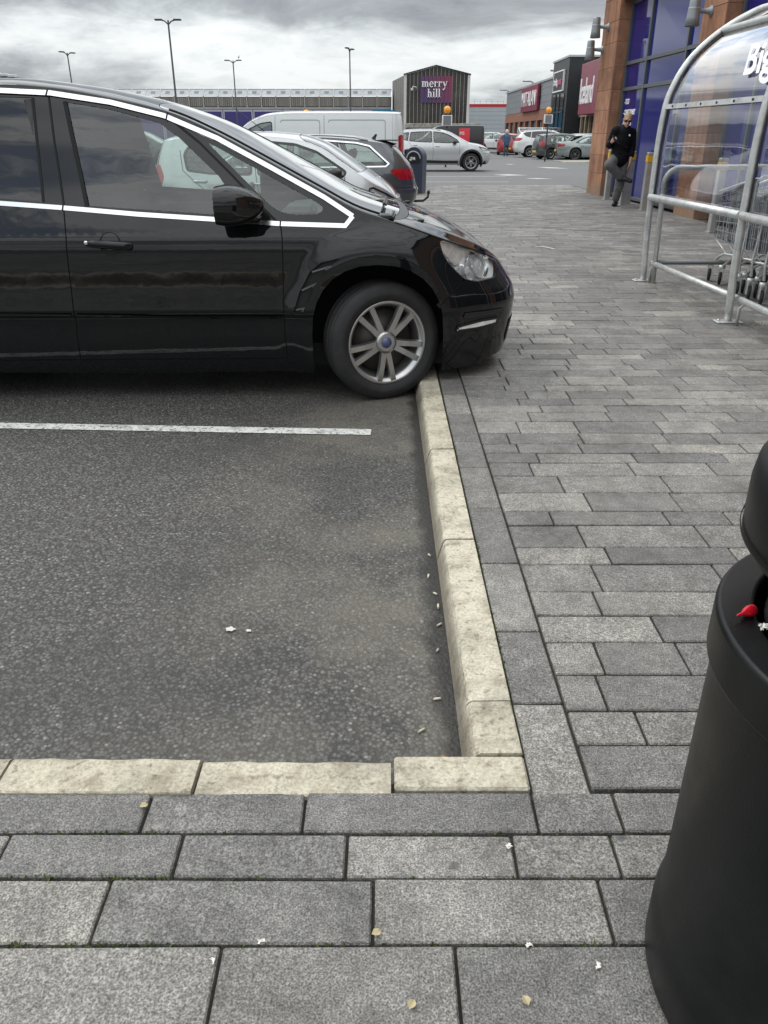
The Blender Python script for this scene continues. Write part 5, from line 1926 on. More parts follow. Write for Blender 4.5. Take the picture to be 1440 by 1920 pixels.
# charcoal estate, tail to the kerb
o, B_ = gen_car('estate_car', 'charcoal grey estate car parked tail to the kerb, with tow bar', scaled(ESTATE, 1.0, 1.0, 1.0), GREY, (-3.25, 15.6), PX + radians(-2), step=0.07)
m = MB()
m.tube([(-3.55, 0, 0.36), (-3.80, 0, 0.33), (-3.98, 0, 0.34), (-4.06, 0, 0.40), (-4.07, 0, 0.47)], 0.022, 8)
m.lathe([(0.0, 0.52), (0.024, 0.51), (0.03, 0.49), (0.024, 0.46), (0.018, 0.45)], 12, Matrix.Translation((-4.07, 0, 0)))
m.build('tow_bar', BLACKPL, o)
m = MB()
m.prism([(-3.02, 1.37), (-3.10, 1.365), (-3.13, 1.44), (-3.10, 1.45)], -0.015, 0.015, 'xz')
m.build('roof_aerial', BLACKPL, o)
# white panel van
vp = dict(VAN)
groove = pmat('van_groove', (0.30, 0.32, 0.32), 0.5)
vp['strips'] = [(rnd_poly([(-1.22, 1.74), (-2.12, 1.74), (-2.12, 1.06), (-1.22, 1.06)], 0.06, 3), groove, 0.018),
                (rnd_poly([(-2.32, 1.74), (-3.62, 1.74), (-3.62, 1.20), (-3.74, 0.98), (-2.32, 1.0)], 0.06, 3), groove, 0.018)]
o, _ = gen_car('panel_van', 'white panel van parked behind the charcoal estate car', scaled(vp, 1.19, 1.03, 1.0), VANW, (-4.25, 24.6), PX + radians(-1.5), step=0.09)
m = MB()
m.tube([(0.05, -0.2, 1.30), (-0.25, -0.45, 1.60)], 0.012, 6)
m.build('wiper', BLACKPL, o)
# silver off-roader
o, _ = gen_car('off_roader', 'silver off-roader with black wheel-arch trim, nose towards the shops', scaled(SUV, 1.02, 1.0, 1.0, ws='T'), SILVER2, (3.75, 37.5), radians(-1), step=0.09)
# black van behind it, red panel on its flank
bv = scaled(VAN, 0.98, 1.02, 1.0)
o, Bv = gen_car('black_van', 'black panel van with red square on its flank behind the silver off-roader', bv, BLK, (2.7, 58.0), PX, cat='van')
rp_ = pmat('red_vinyl', (0.55, 0.012, 0.030), 0.35)
side_panel(Bv, 'red_vinyl_panel', [(-2.95, 0.75), (-2.25, 0.75), (-2.25, 1.80), (-2.95, 1.80)], 0.1, rp_, o, 0.008)
tm_ = text_mesh('M5', 0.26, 0.003)
tt = link_mesh('lettering', tm_, pmat('white_vinyl', (0.75, 0.75, 0.74), 0.4), o, (-2.45, Bv.side(-2.5, 1.5).y + 0.02, 1.5), (pi / 2 - 0.15, 0, pi))
# cars seen through the black car's windows
gen_car('dark_off_roader', 'dark grey off-roader seen through the side window of the black people carrier', scaled(SUV, 1.0, 0.98, 1.0), DGREEN, (-9.9, 39.5), radians(0), cat='car')
gen_car('white_hatchback', 'white hatchback behind the dark grey off-roader, seen through the side window', scaled(HATCH, 1.1, 1.05, 1.03, R=0.32), WHITE, (-10.6, 47.0), PX, cat='car')
# the row in front of the shops
row = 'cars parked before the far shops'
gen_car('saloon_car', 'pale grey saloon half hidden by the red stone pillar', scaled(SALOON, 1.0, 1.0, 1.0), PGREY, (14.6, 53.5), radians(0), row)
gen_car('white_estate', 'white car just behind the pale grey saloon', scaled(ESTATE, 1.0, 1.04, 1.0), WHITE, (15.3, 57.5), radians(0), row)
gen_car('white_people_carrier', 'white people carrier with dark side windows beside the round-topped shelter', scaled(SUV, 1.08, 1.05, 1.0, privacy=(1, 2), R=0.34, arch_trim=False), WHITE, (13.0, 60.5), radians(0), row)
gen_car('dark_hatchback', 'dark hatchback with red tail lamps beside the striped beacon pole', scaled(HATCH, 1.05, 1.02, 1.0), DGREEN, (13.0, 56.2), radians(15), row)
gen_car('white_coupe', 'white car nosing out between the dark hatchback and the grey saloon', scaled(HATCH, 1.05, 0.96, 1.0), WHITE, (12.2, 54.6), PX + radians(8), row)
gen_car('white_off_roader', 'white off-roader mostly hidden behind the red hatchback before the far shops', scaled(SUV, 1.0, 0.98, 1.0), WHITE, (10.9, 73.5), radians(-4), row)
gen_car('red_hatchback', 'red hatchback seen from behind, beside the far person in blue', scaled(HATCH, 1.0, 1.03, 1.0), RED, (10.0, 69.5), radians(82), row)
gen_car('white_family_car', 'white hatchback leftmost in the row before the far shops', scaled(HATCH, 1.05, 1.02, 1.0), WHITE, (8.6, 77.0), PX + radians(10), row)
gen_car('far_dark_car', 'dark car beyond the nose of the silver off-roader', scaled(ESTATE, 1.0, 1.05, 1.0), DGREEN, (11.5, 92.0), radians(0), row)
# ================================================================== buildings
def sandstone():
    m = bpy.data.materials.new('red_sandstone')
    m.use_nodes = True
    T = NT(m.node_tree)
    b = T.n('ShaderNodeBsdfPrincipled')
    T.link(b.outputs[0], T.n('ShaderNodeOutputMaterial').inputs[0])
    geo = T.n('ShaderNodeNewGeometry')
    pos = geo.outputs['Position']
    rnd = T.n('ShaderNodeObjectInfo').outputs['Random']
    tone = T.ramp(rnd, [(0.0, (0.285, 0.138, 0.080)), (0.5, (0.33, 0.165, 0.098)), (1.0, (0.385, 0.200, 0.122))])
    n1 = T.noise(pos, 2.2, 6, 0.65)
    col = T.mix(1.0, tone, T.ramp(n1, [(0.28, 0.58), (0.72, 1.25)]), 'MULTIPLY')
    sc = T.n('ShaderNodeVectorMath', operation='MULTIPLY', ins={0: pos, 1: (7.0, 7.0, 0.55)}).outputs[0]
    n2 = T.noise(sc, 1.0, 4, 0.6)
    col = T.mix(T.ramp(n2, [(0.47, 0.0), (0.70, 0.65)]), col, (0.115, 0.062, 0.045, 1))
    n3 = T.noise(pos, 70, 3)
    col = T.mix(1.0, col, T.ramp(n3, [(0.3, 0.88), (0.7, 1.12)]), 'MULTIPLY')
    # splashed dirt and salts near the ground
    sep = T.n('ShaderNodeSeparateXYZ', ins={0: pos})
    low = T.n('ShaderNodeMapRange', ins={0: T.math('ADD', sep.outputs[2], T.math('MULTIPLY', n1, -0.35)), 1: 0.16, 2: -0.12, 3: 0.0, 4: 0.55}).outputs[0]
    col = T.mix(low, col, (0.22, 0.18, 0.13, 1))
    T.link(col, b.inputs['Base Color'])
    b.inputs['Roughness'].default_value = 0.85
    b.inputs['Specular IOR Level'].default_value = 0.25
    bp = T.n('ShaderNodeBump', ins={'Strength': 1.0, 'Distance': 0.004, 'Height': T.math('ADD', n3, n1)})
    T.link(bp.outputs[0], b.inputs['Normal'])
    return m


M_STONE = sandstone()
M_MORT = pmat('stone_joint', (0.42, 0.30, 0.22), 0.9)
M_FRAME = pmat('grey_window_frame', (0.115, 0.125, 0.13), 0.42, 0.3, var=0.08)
M_VINYL = pmat('blue_window_vinyl', (0.010, 0.014, 0.150), 0.06, 0.0, spec=0.6, var=0.06, vscale=1.2, rvar=0.02)
DKG2 = pmat('dark_window', (0.014, 0.014, 0.018), 0.06, spec=0.6)
M_WTEXT = pmat('white_lettering', (0.78, 0.78, 0.80), 0.5)
M_LAMPG = pmat('grey_lamp_metal', (0.27, 0.29, 0.30), 0.42, 0.4, var=0.1)

# ---- the nearest shop: red stone piers and blue-covered windows
shop = empty('corner_shop', (5.46, 15.2, 0), radians(2.1))
tag(shop, 'red sandstone shop front with blue vinyl-covered windows on the right', 'shop')
HS = 7.0
core = MB()
piers = [(5.30, 6.52), (-0.50, 0.46), (-5.80, -4.84), (-11.1, -10.14), (-16.4, -15.44)]
SX = 0.30
for k, (a, b) in enumerate(piers):
    depth = 0.55
    c = MB()
    c.box(0.012, depth, a + 0.012, b - 0.012, -0.1, HS)
    c.build('pier_core', M_MORT, shop)
    z = -0.02
    i = 0
    hs = random.Random(k + 3)
    while z < HS:
        h = (0.50, 0.42, 0.46)[i % 3]
        if k > 2:
            h = 1.4
        m = MB()
        if i % 2 == 0 or k == 1:
            m.box(0.0, depth + 0.02, a, b, z + 0.004, min(z + h, HS) - 0.004, b=0.006)
            m.build('stone_block', M_STONE, shop)
        else:
            mid = a + (b - a) * hs.choice((0.36, 0.62))
            m.box(0.0, depth + 0.02, a, mid - 0.003, z + 0.004, min(z + h, HS) - 0.004, b=0.006)
            m.build('stone_block', M_STONE, shop)
            m = MB()
            m.box(0.0, depth + 0.02, mid + 0.003, b, z + 0.004, min(z + h, HS) - 0.004, b=0.006)
            m.build('stone_block', M_STONE, shop)
        z += h
        i += 1
# stone lintels and upper wall over each bay
for (a, b) in [(0.46, 5.30), (-4.84, -0.50), (-10.14, -5.80), (-15.44, -11.1)]:
    n = 4
    for j in range(n):
        y0, y1 = a + (b - a) * j / n, a + (b - a) * (j + 1) / n
        m = MB()
        m.box(0.05, 0.55, y0 + 0.004, y1 - 0.004, 4.02, 4.46, b=0.006)
        m.build('stone_lintel', M_STONE, shop)
    m = MB()
    m.box(0.06, 0.55, a, b, 4.47, HS)
    m.build('upper_wall', M_STONE, shop)
    # dark room behind the glazing
    # window wall: mullions, transoms, panes
    ym = [a + 0.02, a + 1.22, a + 3.42, b - 0.02]
    zt = [0.06, 2.25, 2.80, 4.02]
    fr = [('sill_bar', ym[0], ym[-1], 0.0, 0.06)]
    for y in ym:
        m = MB()
        m.box(SX - 0.05, SX + 0.06, y - 0.035, y + 0.035, 0.0, 4.02, b=0.004)
        m.build('mullion', M_FRAME, shop)
    for z in (0.05, 2.28, 2.80, 3.98):
        m = MB()
        m.box(SX - 0.045, SX + 0.055, a + 0.05, b - 0.05, z - 0.035, z + 0.035, b=0.004)
        m.build('transom', M_FRAME, shop)
    for y0, y1 in zip(ym[:-1], ym[1:]):
        for z0, z1 in ((0.085, 2.245), (2.315, 2.765), (2.835, 3.945)):
            m = MB()
            # each pane sits a hair out of plane
            t1, t2 = random.uniform(-0.006, 0.006), random.uniform(-0.006, 0.006)
            m.add([(SX + t1, y0 + 0.03, z0), (SX, y1 - 0.03, z0), (SX + t2, y1 - 0.03, z1), (SX, y0 + 0.03, z1),
                   (SX + 0.02 + t1, y0 + 0.03, z0), (SX + 0.02, y1 - 0.03, z0), (SX + 0.02 + t2, y1 - 0.03, z1), (SX + 0.02, y0 + 0.03, z1)],
                  [(0, 1, 2, 3), (4, 7, 6, 5), (0, 4, 5, 1), (1, 5, 6, 2), (2, 6, 7, 3), (3, 7, 4, 0)])
            m.build('window_pane', M_VINYL if a > -5.5 else DKG2, shop)  # unseen nearer bays: dark glass chosen to keep blue out of car reflections
# the block behind
m = MB()
m.box(0.60, 16, -24, 6.45, -0.1, HS - 0.1)
m.build('shop_block', pmat('shop_render', (0.30, 0.20, 0.15), 0.85, var=0.1), shop)
m = MB()
m.box(-0.05, 16, -24, 6.56, HS, HS + 0.15)
m.build('coping', pmat('coping_metal', (0.25, 0.26, 0.27), 0.5, 0.4), shop)
# window lettering, read from the pavement
def facade_text(body, size, y, z, x=None, mat=None, parent=None, name='lettering', ext=0.003, bold=0.0, sx=1.0, align='LEFT'):
    me = text_mesh(body, size, ext, align, bold)
    o = link_mesh(name, me, mat or M_WTEXT, parent or shop)
    o.location = (x if x is not None else SX - 0.014, y, z)
    o.rotation_euler = (pi / 2, 0, -pi / 2)
    o.scale = (sx, 1, 1)
    return o


for body, z in (('- FOOD', 2.02), ('- CONFECTIONERY', 1.80), ('- SOFT DRINKS', 1.58), ('HOME', 0.50), ('ELECTR', 0.30)):
    facade_text(body, 0.15, 5.10, z, bold=0.004, sx=0.62)
# up-and-down wall lamps
lampgrp = 'cone wall lamps on the red stone piers'
def wall_lamp(y, z, label):
    c = shop.matrix_basis
    t = empty('wall_lamp', tuple(shop.matrix_basis @ Vector((0, y, z))), radians(2.1))
    tag(t, label, 'lamp', lampgrp)
    MB().lathe([(0.0, 0.0), (0.085, 0.0), (0.085, 0.02), (0.05, 0.05), (0.035, 0.16), (0.035, 0.24)], 16, Matrix.Rotation(-pi / 2, 4, 'Y')).build('wall_arm', M_LAMPG, t)
    b = MB()
    M = Matrix.Translation((-0.30, 0, 0))
    b.lathe([(0.0, 0.19), (0.075, 0.19), (0.085, 0.17), (0.092, 0.04)], 20, M)
    b.build('upper_shade', M_LAMPG, t)
    b = MB()
    b.lathe([(0.094, 0.03), (0.105, -0.10), (0.118, -0.22), (0.110, -0.22), (0.08, -0.05), (0, -0.05)], 20, M)
    b.build('lower_shade', M_LAMPG, t)
    b = MB()
    b.lathe([(0.094, 0.045), (0.098, 0.035), (0.094, 0.025)], 20, M)
    b.build('shade_band', STEEL, t)
    return t


shop.matrix_basis = Matrix.Translation((5.46, 15.2, 0)) @ Matrix.Rotation(radians(2.1), 4, 'Z')
wall_lamp(6.05, 3.60, 'upper cone wall lamp on the far red stone pier')
wall_lamp(6.35, 3.17, 'lower cone wall lamp on the far red stone pier')
wall_lamp(0.10, 3.20, 'cone wall lamp on the pier above the trolley shelter')

# ---- cladding helpers for the far shops: wall in the plane x = X facing -x
CLAD = pmat('grey_cladding', (0.25, 0.27, 0.285), 0.45, 0.3, var=0.05, vscale=0.5)
CLADL = pmat('pale_cladding', (0.40, 0.44, 0.46), 0.45, 0.2, var=0.05, vscale=0.4)
BRICKR = pmat('red_brick_band', (0.24, 0.105, 0.065), 0.85, var=0.35, vscale=3.0, bump=0.004, bscale=30)
DKPANEL = pmat('charcoal_panel', (0.030, 0.033, 0.036), 0.4, 0.3, var=0.1)
DKGLASS = pmat('dark_shop_glass', (0.012, 0.014, 0.016), 0.06, spec=0.6)
MAROON = pmat('maroon_sign', (0.20, 0.020, 0.045), 0.35, var=0.15, vscale=0.8)
TANST = pmat('tan_stone_panel', (0.25, 0.21, 0.145), 0.85, var=0.4, vscale=5)
WHITES = pmat('white_sign_letters', (0.80, 0.80, 0.80), 0.4)

retail = empty('retail_terrace', (17.0, 72.0, 0))
tag(retail, 'long low terrace of grey-clad shops with red brick base, right of centre', 'building')
def rbox(name, mat, x0, x1, y0, y1, z0, z1, par=None, b=0.0):
    m = MB()
    m.box(x0, x1, y0 - 72.0, y1 - 72.0, z0, z1, b=b)
    return m.build(name, mat, par or retail)


rbox('main_block', CLAD, 0.30, 30, 60.0, 122.0, -0.1, 6.35)
# cladding planks: horizontal boards in bays
for (y0, y1) in ((83.6, 96.2), (96.3, 109.0), (109.1, 121.9)):
    for k in range(4):
        z0 = 3.78 + k * 0.65
        rbox('cladding_panel', CLAD, 0.0, 0.28, y0, y1, z0, z0 + 0.635, b=0.01)
rbox('roof_coping', pmat('roof_edge', (0.33, 0.34, 0.345), 0.5), -0.12, 30, 83.3, 122.1, 6.37, 6.55)
rbox('brick_band', BRICKR, -0.05, 0.27, 84.5, 122.0, 2.75, 3.74)
n = 9
for k in range(n + 1):
    y = 84.6 + (121.6 - 84.6) * k / n
    rbox('brick_pier', BRICKR, -0.04, 0.26, y - 0.45, y + 0.45, -0.09, 2.74)
    if k < n:
        y2 = y + (121.6 - 84.6) / n
        rbox('shop_window', DKGLASS, 0.16, 0.2, y + 0.46, y2 - 0.46, -0.09, 2.74)
        rbox('window_bar', CLADL, 0.10, 0.15, (y + y2) / 2 - 0.05, (y + y2) / 2 + 0.05, -0.09, 2.74)
rbox('tan_stone_panel', TANST, -0.02, 0.27, 80.9, 84.3, 2.75, 3.70)
rbox('shop_window', DKGLASS, 0.18, 0.22, 81.0, 84.1, -0.09, 2.74)
# maroon sign with letters
sg = empty('maroon_shop_sign', (16.9, 101.5, 5.05))
tag(sg, 'square maroon shop sign with thin white capitals on grey cladding', 'sign')
MB().box(-0.25, 0.0, -5.7, 5.4, -1.30, 1.25, b=0.03).build('sign_panel', MAROON, sg)
o = facade_text('MATALAN', 2.15, 0.0, -0.10, -0.28, WHITES, sg, ext=0.03, align='CENTER', sx=0.98)
for yy in (-5.9, 5.6):
    MB().box(-0.1, 0.1, yy - 0.12, yy + 0.12, -0.1, 0.15).build('sign_bracket', DKPANEL, sg)
# charcoal tower
rbox('tower', DKPANEL, -1.2, 4.0, 76.3, 83.2, -0.09, 7.25)
rbox('tower_coping', CLADL, -1.3, 4.1, 76.2, 83.3, 7.27, 7.42)
rbox('tower_glazing', DKGLASS, -1.26, -1.21, 77.2, 82.3, 0.2, 4.6)
for z in (1.6, 3.1):
    rbox('glazing_bar', DKPANEL, -1.32, -1.27, 77.2, 82.3, z, z + 0.12)
for y in (78.9, 80.6):
    rbox('glazing_bar', DKPANEL, -1.32, -1.27, y, y + 0.12, 0.2, 4.6)
sg = empty('black_shop_sign', (15.75, 79.8, 5.62))
tag(sg, 'black square sign with white border and pink lettering on the charcoal tower', 'sign')
MB().box(-0.10, 0.02, -2.1, 2.1, -0.72, 0.72, b=0.02).build('sign_panel', pmat('sign_black', (0.02, 0.018, 0.02), 0.4), sg)
for (a, b, c, d) in ((-2.2, 2.2, 0.73, 0.83), (-2.2, 2.2, -0.83, -0.73), (-2.2, -2.1, -0.72, 0.72), (2.1, 2.2, -0.72, 0.72)):
    MB().box(-0.14, 0.02, a, b, c, d).build('sign_border', WHITES, sg)
facade_text('trading', 0.78, 1.85, -0.02, -0.12, WHITES, sg, ext=0.02, bold=0.012, sx=0.75)
facade_text('post', 0.78, -0.18, -0.02, -0.12, pmat('pink_letters', (0.62, 0.10, 0.25), 0.4), sg, ext=0.02, bold=0.012, sx=0.9)
# next shop: cladding, tan stone, tall maroon fascia
for k in range(4):
    z0 = 3.75 + k * 0.66
    rbox('cladding_panel', CLADL, 0.0, 0.28, 66.0, 76.2, z0, z0 + 0.645, b=0.01)
rbox('tan_stone_panel', TANST, -0.02, 0.27, 66.0, 76.2, 2.70, 3.70)
rbox('shop_window', DKGLASS, 0.18, 0.22, 60.0, 76.2, -0.09, 2.69)
for y in (75.2, 73.6, 72.2, 70.6, 69):
    rbox('stone_pier', TANST, -0.02, 0.17, y - 0.16, y + 0.16, -0.09, 2.69)
sg = empty('tall_maroon_sign', (16.7, 68.0, 4.55))
tag(sg, 'tall maroon shop fascia with white lettering beside the red stone pillar', 'sign')
MB().box(-0.5, 0.2, -5.0, 5.2, -1.75, 1.95, b=0.03).build('sign_panel', MAROON, sg)
facade_text('Iceland', 2.6, 4.9, -0.15, -0.53, WHITES, sg, ext=0.03, bold=0.03, sx=0.62)
# street-lamp arms peeping over the roof
lampg2 = 'small roof-edge lamps over the far terrace'
for i, (y, z) in enumerate(((121, 6.55), (101.5, 6.55), (85.0, 6.55))):
    MB().tube([(17.2, y, z), (16.8, y, z + 0.25), (15.9, y + 0.3, z + 0.30)], 0.09, 6).build('roof_lamp', M_LAMPG)
    tag(bpy.data.objects['roof_lamp' if i == 0 else 'roof_lamp.%03d' % i], 'thin lamp arm reaching out over the %s of the far grey terrace roof' % ('far end', 'middle', 'near end')[i], 'lamp', lampg2)

# ---- pale warehouse with a red stripe
wh = empty('warehouse', (17.5, 180.0, 0))
tag(wh, 'pale grey warehouse with red roof stripe between gabled hall and terrace', 'building')
MB().box(0.2, 26, 0.3, 30, -0.1, 6.3).build('main_block', CLADL, wh)
for k in range(7):
    z0 = 0.9 + k * 0.78
    MB().box(-0.2, 26, 0, 0.28, z0, z0 + 0.76, b=0.02).build('cladding_panel', CLADL, wh)
MB().box(-0.3, 26, -0.1, 0.5, 6.38, 6.95).build('red_stripe', pmat('red_stripe', (0.42, 0.018, 0.025), 0.4), wh)
for k in range(9):
    MB().box(k * 1.2 - 0.2, k * 1.2 - 0.14, 0.3, 0.36, 6.96, 7.70).build('railing_post', CLADL, wh)
for z in (7.35, 7.68):
    MB().box(-0.2, 10, 0.3, 0.35, z, z + 0.05).build('railing', CLADL, wh)

# ---- the gabled glass hall with the big sign
HALLG = pmat('hall_glass', (0.062, 0.056, 0.049), 0.25, spec=0.4, var=0.45, vscale=0.35)
HALLF = pmat('hall_mullion', (0.34, 0.32, 0.295), 0.5, var=0.1)
hall = empty('shopping_hall', (9.0, 150.0, 0))
tag(hall, 'brown gabled glass hall carrying the big white-lettered square sign', 'building')
xa_, xb_2, ap = -5.4, 5.35, -0.25
ze_, zp = 10.4, 11.65
def roofz(x):
    return ze_ + (zp - ze_) * (1 - abs(x - ap) / (5.2 if x < ap else 5.6))


MB().add([(xa_, 0.3, 0), (xb_2, 0.3, 0), (xb_2, 0.3, roofz(xb_2)), (ap, 0.3, zp), (xa_, 0.3, roofz(xa_)),
          (xa_ - 2.0, 18, 0), (xb_2, 18, 0), (xb_2, 18, roofz(xb_2)), (ap - 1, 18, zp), (xa_ - 2.0, 18, roofz(xa_))],
         [(0, 1, 2, 3, 4), (5, 9, 8, 7, 6), (0, 4, 9, 5), (1, 6, 7, 2), (3, 2, 7, 8), (4, 3, 8, 9)]).build('hall_body', pmat('hall_cladding', (0.20, 0.19, 0.175), 0.5, var=0.2, vscale=0.6), hall)
nb = 16
for k in range(nb):
    x0, x1 = xa_ + 0.15 + (xb_2 - xa_ - 0.3) * k / nb, xa_ + 0.15 + (xb_2 - xa_ - 0.3) * (k + 1) / nb
    zlev = [0.0, 2.9, 6.1, 8.3]
    for i, z0 in enumerate(zlev):
        if i < 3:
            MB().add([(x0 + 0.05, 0.2 + random.uniform(-0.01, 0.01), z0 + 0.05), (x1 - 0.05, 0.2, z0 + 0.05), (x1 - 0.05, 0.2, zlev[i + 1] - 0.05), (x0 + 0.05, 0.2, zlev[i + 1] - 0.05)], [(0, 1, 2, 3)]).build('glass_pane', HALLG, hall)
        else:
            MB().add([(x0 + 0.05, 0.2, z0 + 0.05), (x1 - 0.05, 0.2, z0 + 0.05), (x1 - 0.05, 0.2, roofz(x1) - 0.25), (x0 + 0.05, 0.2, roofz(x0) - 0.25)], [(0, 1, 2, 3)]).build('glass_pane', HALLG, hall)
    if k:
        MB().box(x0 - 0.032, x0 + 0.032, -0.05, 0.25, 0, roofz(x0) - 0.05).build('mullion', HALLF, hall)
for x in (xa_, xb_2):
    MB().box(x - 0.22, x + 0.22, -0.12, 0.4, 0, roofz(x) - 0.02).build('corner_post', pmat('hall_white', (0.55, 0.54, 0.52), 0.5), hall)
for (x0, z0, x1, z1) in ((xa_ - 0.3, roofz(xa_) - 0.05, ap, zp + 0.02), (ap, zp + 0.02, xb_2 + 0.3, roofz(xb_2) - 0.05)):
    MB().add([(x0, -0.3, z0), (x1, -0.3, z1), (x1, -0.3, z1 + 0.16), (x0, -0.3, z0 + 0.16), (x0, 0.5, z0), (x1, 0.5, z1), (x1, 0.5, z1 + 0.16), (x0, 0.5, z0 + 0.16)],
             [(0, 1, 2, 3), (4, 7, 6, 5), (3, 2, 6, 7), (0, 4, 5, 1)]).build('verge', DKPANEL, hall)
# side wall bays on the slanting left flank
for k in range(7):
    t0 = (k + 0.5) / 7
    MB().box(-0.08, 0.08, -0.08, 0.08, 0, ze_ - 0.1).build('flank_mullion', HALLF, hall, (xa_ - 2.0 * t0 - 0.05, 0.3 + 17.7 * t0, 0))
# canopy at the foot of the gable
MB().box(-5.3, 7.6, -2.0, 0.0, 2.35, 3.05, b=0.05).build('canopy', pmat('canopy_metal', (0.30, 0.29, 0.25), 0.55, 0.2, var=0.45, vscale=1.6), hall)
for k in range(14):
    MB().box(-5.2 + k * 0.97, -5.05 + k * 0.97, -2.08, -2.0, 2.36, 3.04).build('canopy_rib', HALLF, hall)
MB().box(6.6, 8.0, -2.2, -0.5, 1.6, 2.5).build('pink_kiosk_sign', pmat('pink_sign', (0.50, 0.03, 0.12), 0.4), hall)
# floodlight on an arm
fl = MB()
fl.tube([(-3.6, 0.1, 8.0), (-3.6, -0.8, 8.5), (-4.1, -1.0, 8.6), (-4.3, -1.0, 8.2)], 0.09, 6)
fl.box(-4.5, -4.1, -1.2, -0.8, 8.0, 8.35, b=0.05)
fl.build('floodlight', pmat('hall_white', (0.5, 0.5, 0.5)), hall)
# sign: purple-to-crimson square behind white serif letters
sg = empty('hall_sign', (8.85, 149.9, 8.15))
tag(sg, 'purple and crimson square sign with large white serif letters on the gabled hall', 'sign')
sgm = bpy.data.materials.new('purple_crimson_film')
sgm.use_nodes = True
T = NT(sgm.node_tree)
b_ = T.n('ShaderNodeBsdfPrincipled')
T.link(b_.outputs[0], T.n('ShaderNodeOutputMaterial').inputs[0])
oc = T.n('ShaderNodeTexCoord').outputs['Object']
spx = T.n('ShaderNodeSeparateXYZ', ins={0: oc})
gf = T.n('ShaderNodeMapRange', ins={0: T.math('ADD', spx.outputs[0], T.math('MULTIPLY', spx.outputs[2], 0.6)), 1: -2.6, 2: 3.2, 3: 0.0, 4: 1.0}).outputs[0]
T.link(T.ramp(gf, [(0.0, (0.075, 0.045, 0.12)), (0.5, (0.14, 0.045, 0.11)), (1.0, (0.23, 0.028, 0.075))]), b_.inputs['Base Color'])
b_.inputs['Roughness'].default_value = 0.35
for k in range(8):
    x0 = -2.72 + k * 0.68
    MB().box(x0 + 0.03, x0 + 0.65, -0.02, 0.02, -1.95, 2.0).build('sign_panel', sgm, sg)


def serif_word(word, x, z, s):
    """bold serif lower-case letters from stems, bowls and slabs; s = x-height"""
    st = 0.24 * s
    th = 0.10 * s
    gap = 0.10 * s
    for ch in word:
        m = MB()
        y0, y1 = -0.22, -0.06
        R_ = lambda a, b_, c, d: m.box(x + a, x + b_, y0, y1, z + c, z + d)

        def arcp(cx, cz, rx, rz, a0, a1, w0, w1, n=12):
            out, inn = [], []
            for i in range(n + 1):
                a = a0 + (a1 - a0) * i / n
                tk = w0 + (w1 - w0) * abs(cos(a))
                out.append((x + cx + rx * cos(a), z + cz + rz * sin(a)))
                inn.append((x + cx + (rx - tk) * cos(a), z + cz + (rz - (w0 + (w1 - w0) * 0.3)) * sin(a)))
            for i in range(n):
                m.prism([out[i], out[i + 1], inn[i + 1], inn[i]], y0, y1, 'xz')
        if ch in 'hmr':
            w = 0.0
            top = 1.5 * s if ch == 'h' else s
            R_(0.06 * s, 0.06 * s + st, 0, top)
            R_(-0.05 * s, 0.06 * s + st + 0.10 * s, 0, th)
            R_(-0.06 * s, 0.08 * s, top - th, top)
            w = 0.06 * s + st
            if ch == 'r':
                arcp(w + 0.16 * s, 0.66 * s, 0.22 * s, 0.34 * s, pi * 0.25, pi, th, th * 1.2)
                R_(w + 0.20 * s, w + 0.40 * s, 0.70 * s, 0.93 * s)
                w += 0.42 * s
            else:
                for k in range(2 if ch == 'm' else 1):
                    arcp(w + 0.17 * s, 0.62 * s, 0.30 * s, 0.38 * s, 0.0, pi * 0.9, th, st)
                    R_(w + 0.23 * s, w + 0.23 * s + st, 0, 0.62 * s)
                    R_(w + 0.12 * s, w + 0.33 * s + st, 0, th)
                    w += 0.23 * s + st
                w += 0.10 * s
            x += w + gap
        elif ch == 'e':
            arcp(0.42 * s, 0.5 * s, 0.42 * s, 0.52 * s, 0.0, pi * 1.78, th, st, 20)
            R_(0.16 * s, 0.78 * s, 0.47 * s, 0.47 * s + th)
            x += 0.84 * s + gap
        elif ch == 'y':
            m.prism([(x - 0.02 * s, z + s), (x + 0.26 * s, z + s), (x + 0.58 * s, z + 0.12 * s), (x + 0.44 * s, z)], y0, y1, 'xz')
            m.prism([(x + 0.76 * s, z + s), (x + 0.88 * s, z + s), (x + 0.42 * s, z - 0.36 * s), (x + 0.28 * s, z - 0.36 * s)], y0, y1, 'xz')
            R_(-0.10 * s, 0.38 * s, s - th, s)
            R_(0.62 * s, 1.0 * s, s - th, s)
            R_(0.06 * s, 0.34 * s, -0.48 * s, -0.26 * s)
            x += 1.0 * s + gap
        elif ch in 'il':
            top = 1.5 * s if ch == 'l' else s
            R_(0.10 * s, 0.10 * s + st, 0, top)
            R_(-0.02 * s, 0.22 * s + st, 0, th)
            R_(-0.02 * s, 0.12 * s, top - th, top)
            if ch == 'i':
                m.lathe([(0.0, -0.08), (0.15 * s, -0.08), (0.15 * s, 0.08), (0, 0.08)], 14, Matrix.Translation((x + 0.10 * s + st / 2, (y0 + y1) / 2, z + 1.34 * s)) @ Matrix.Rotation(pi / 2, 4, 'X'))
            x += 0.20 * s + st + gap
        o = m.build('letter_' + ch, WHITES, sg)
    return x


serif_word('merry', -2.45, 0.38, 0.87)
serif_word('hill', -1.45, -1.15, 0.87)

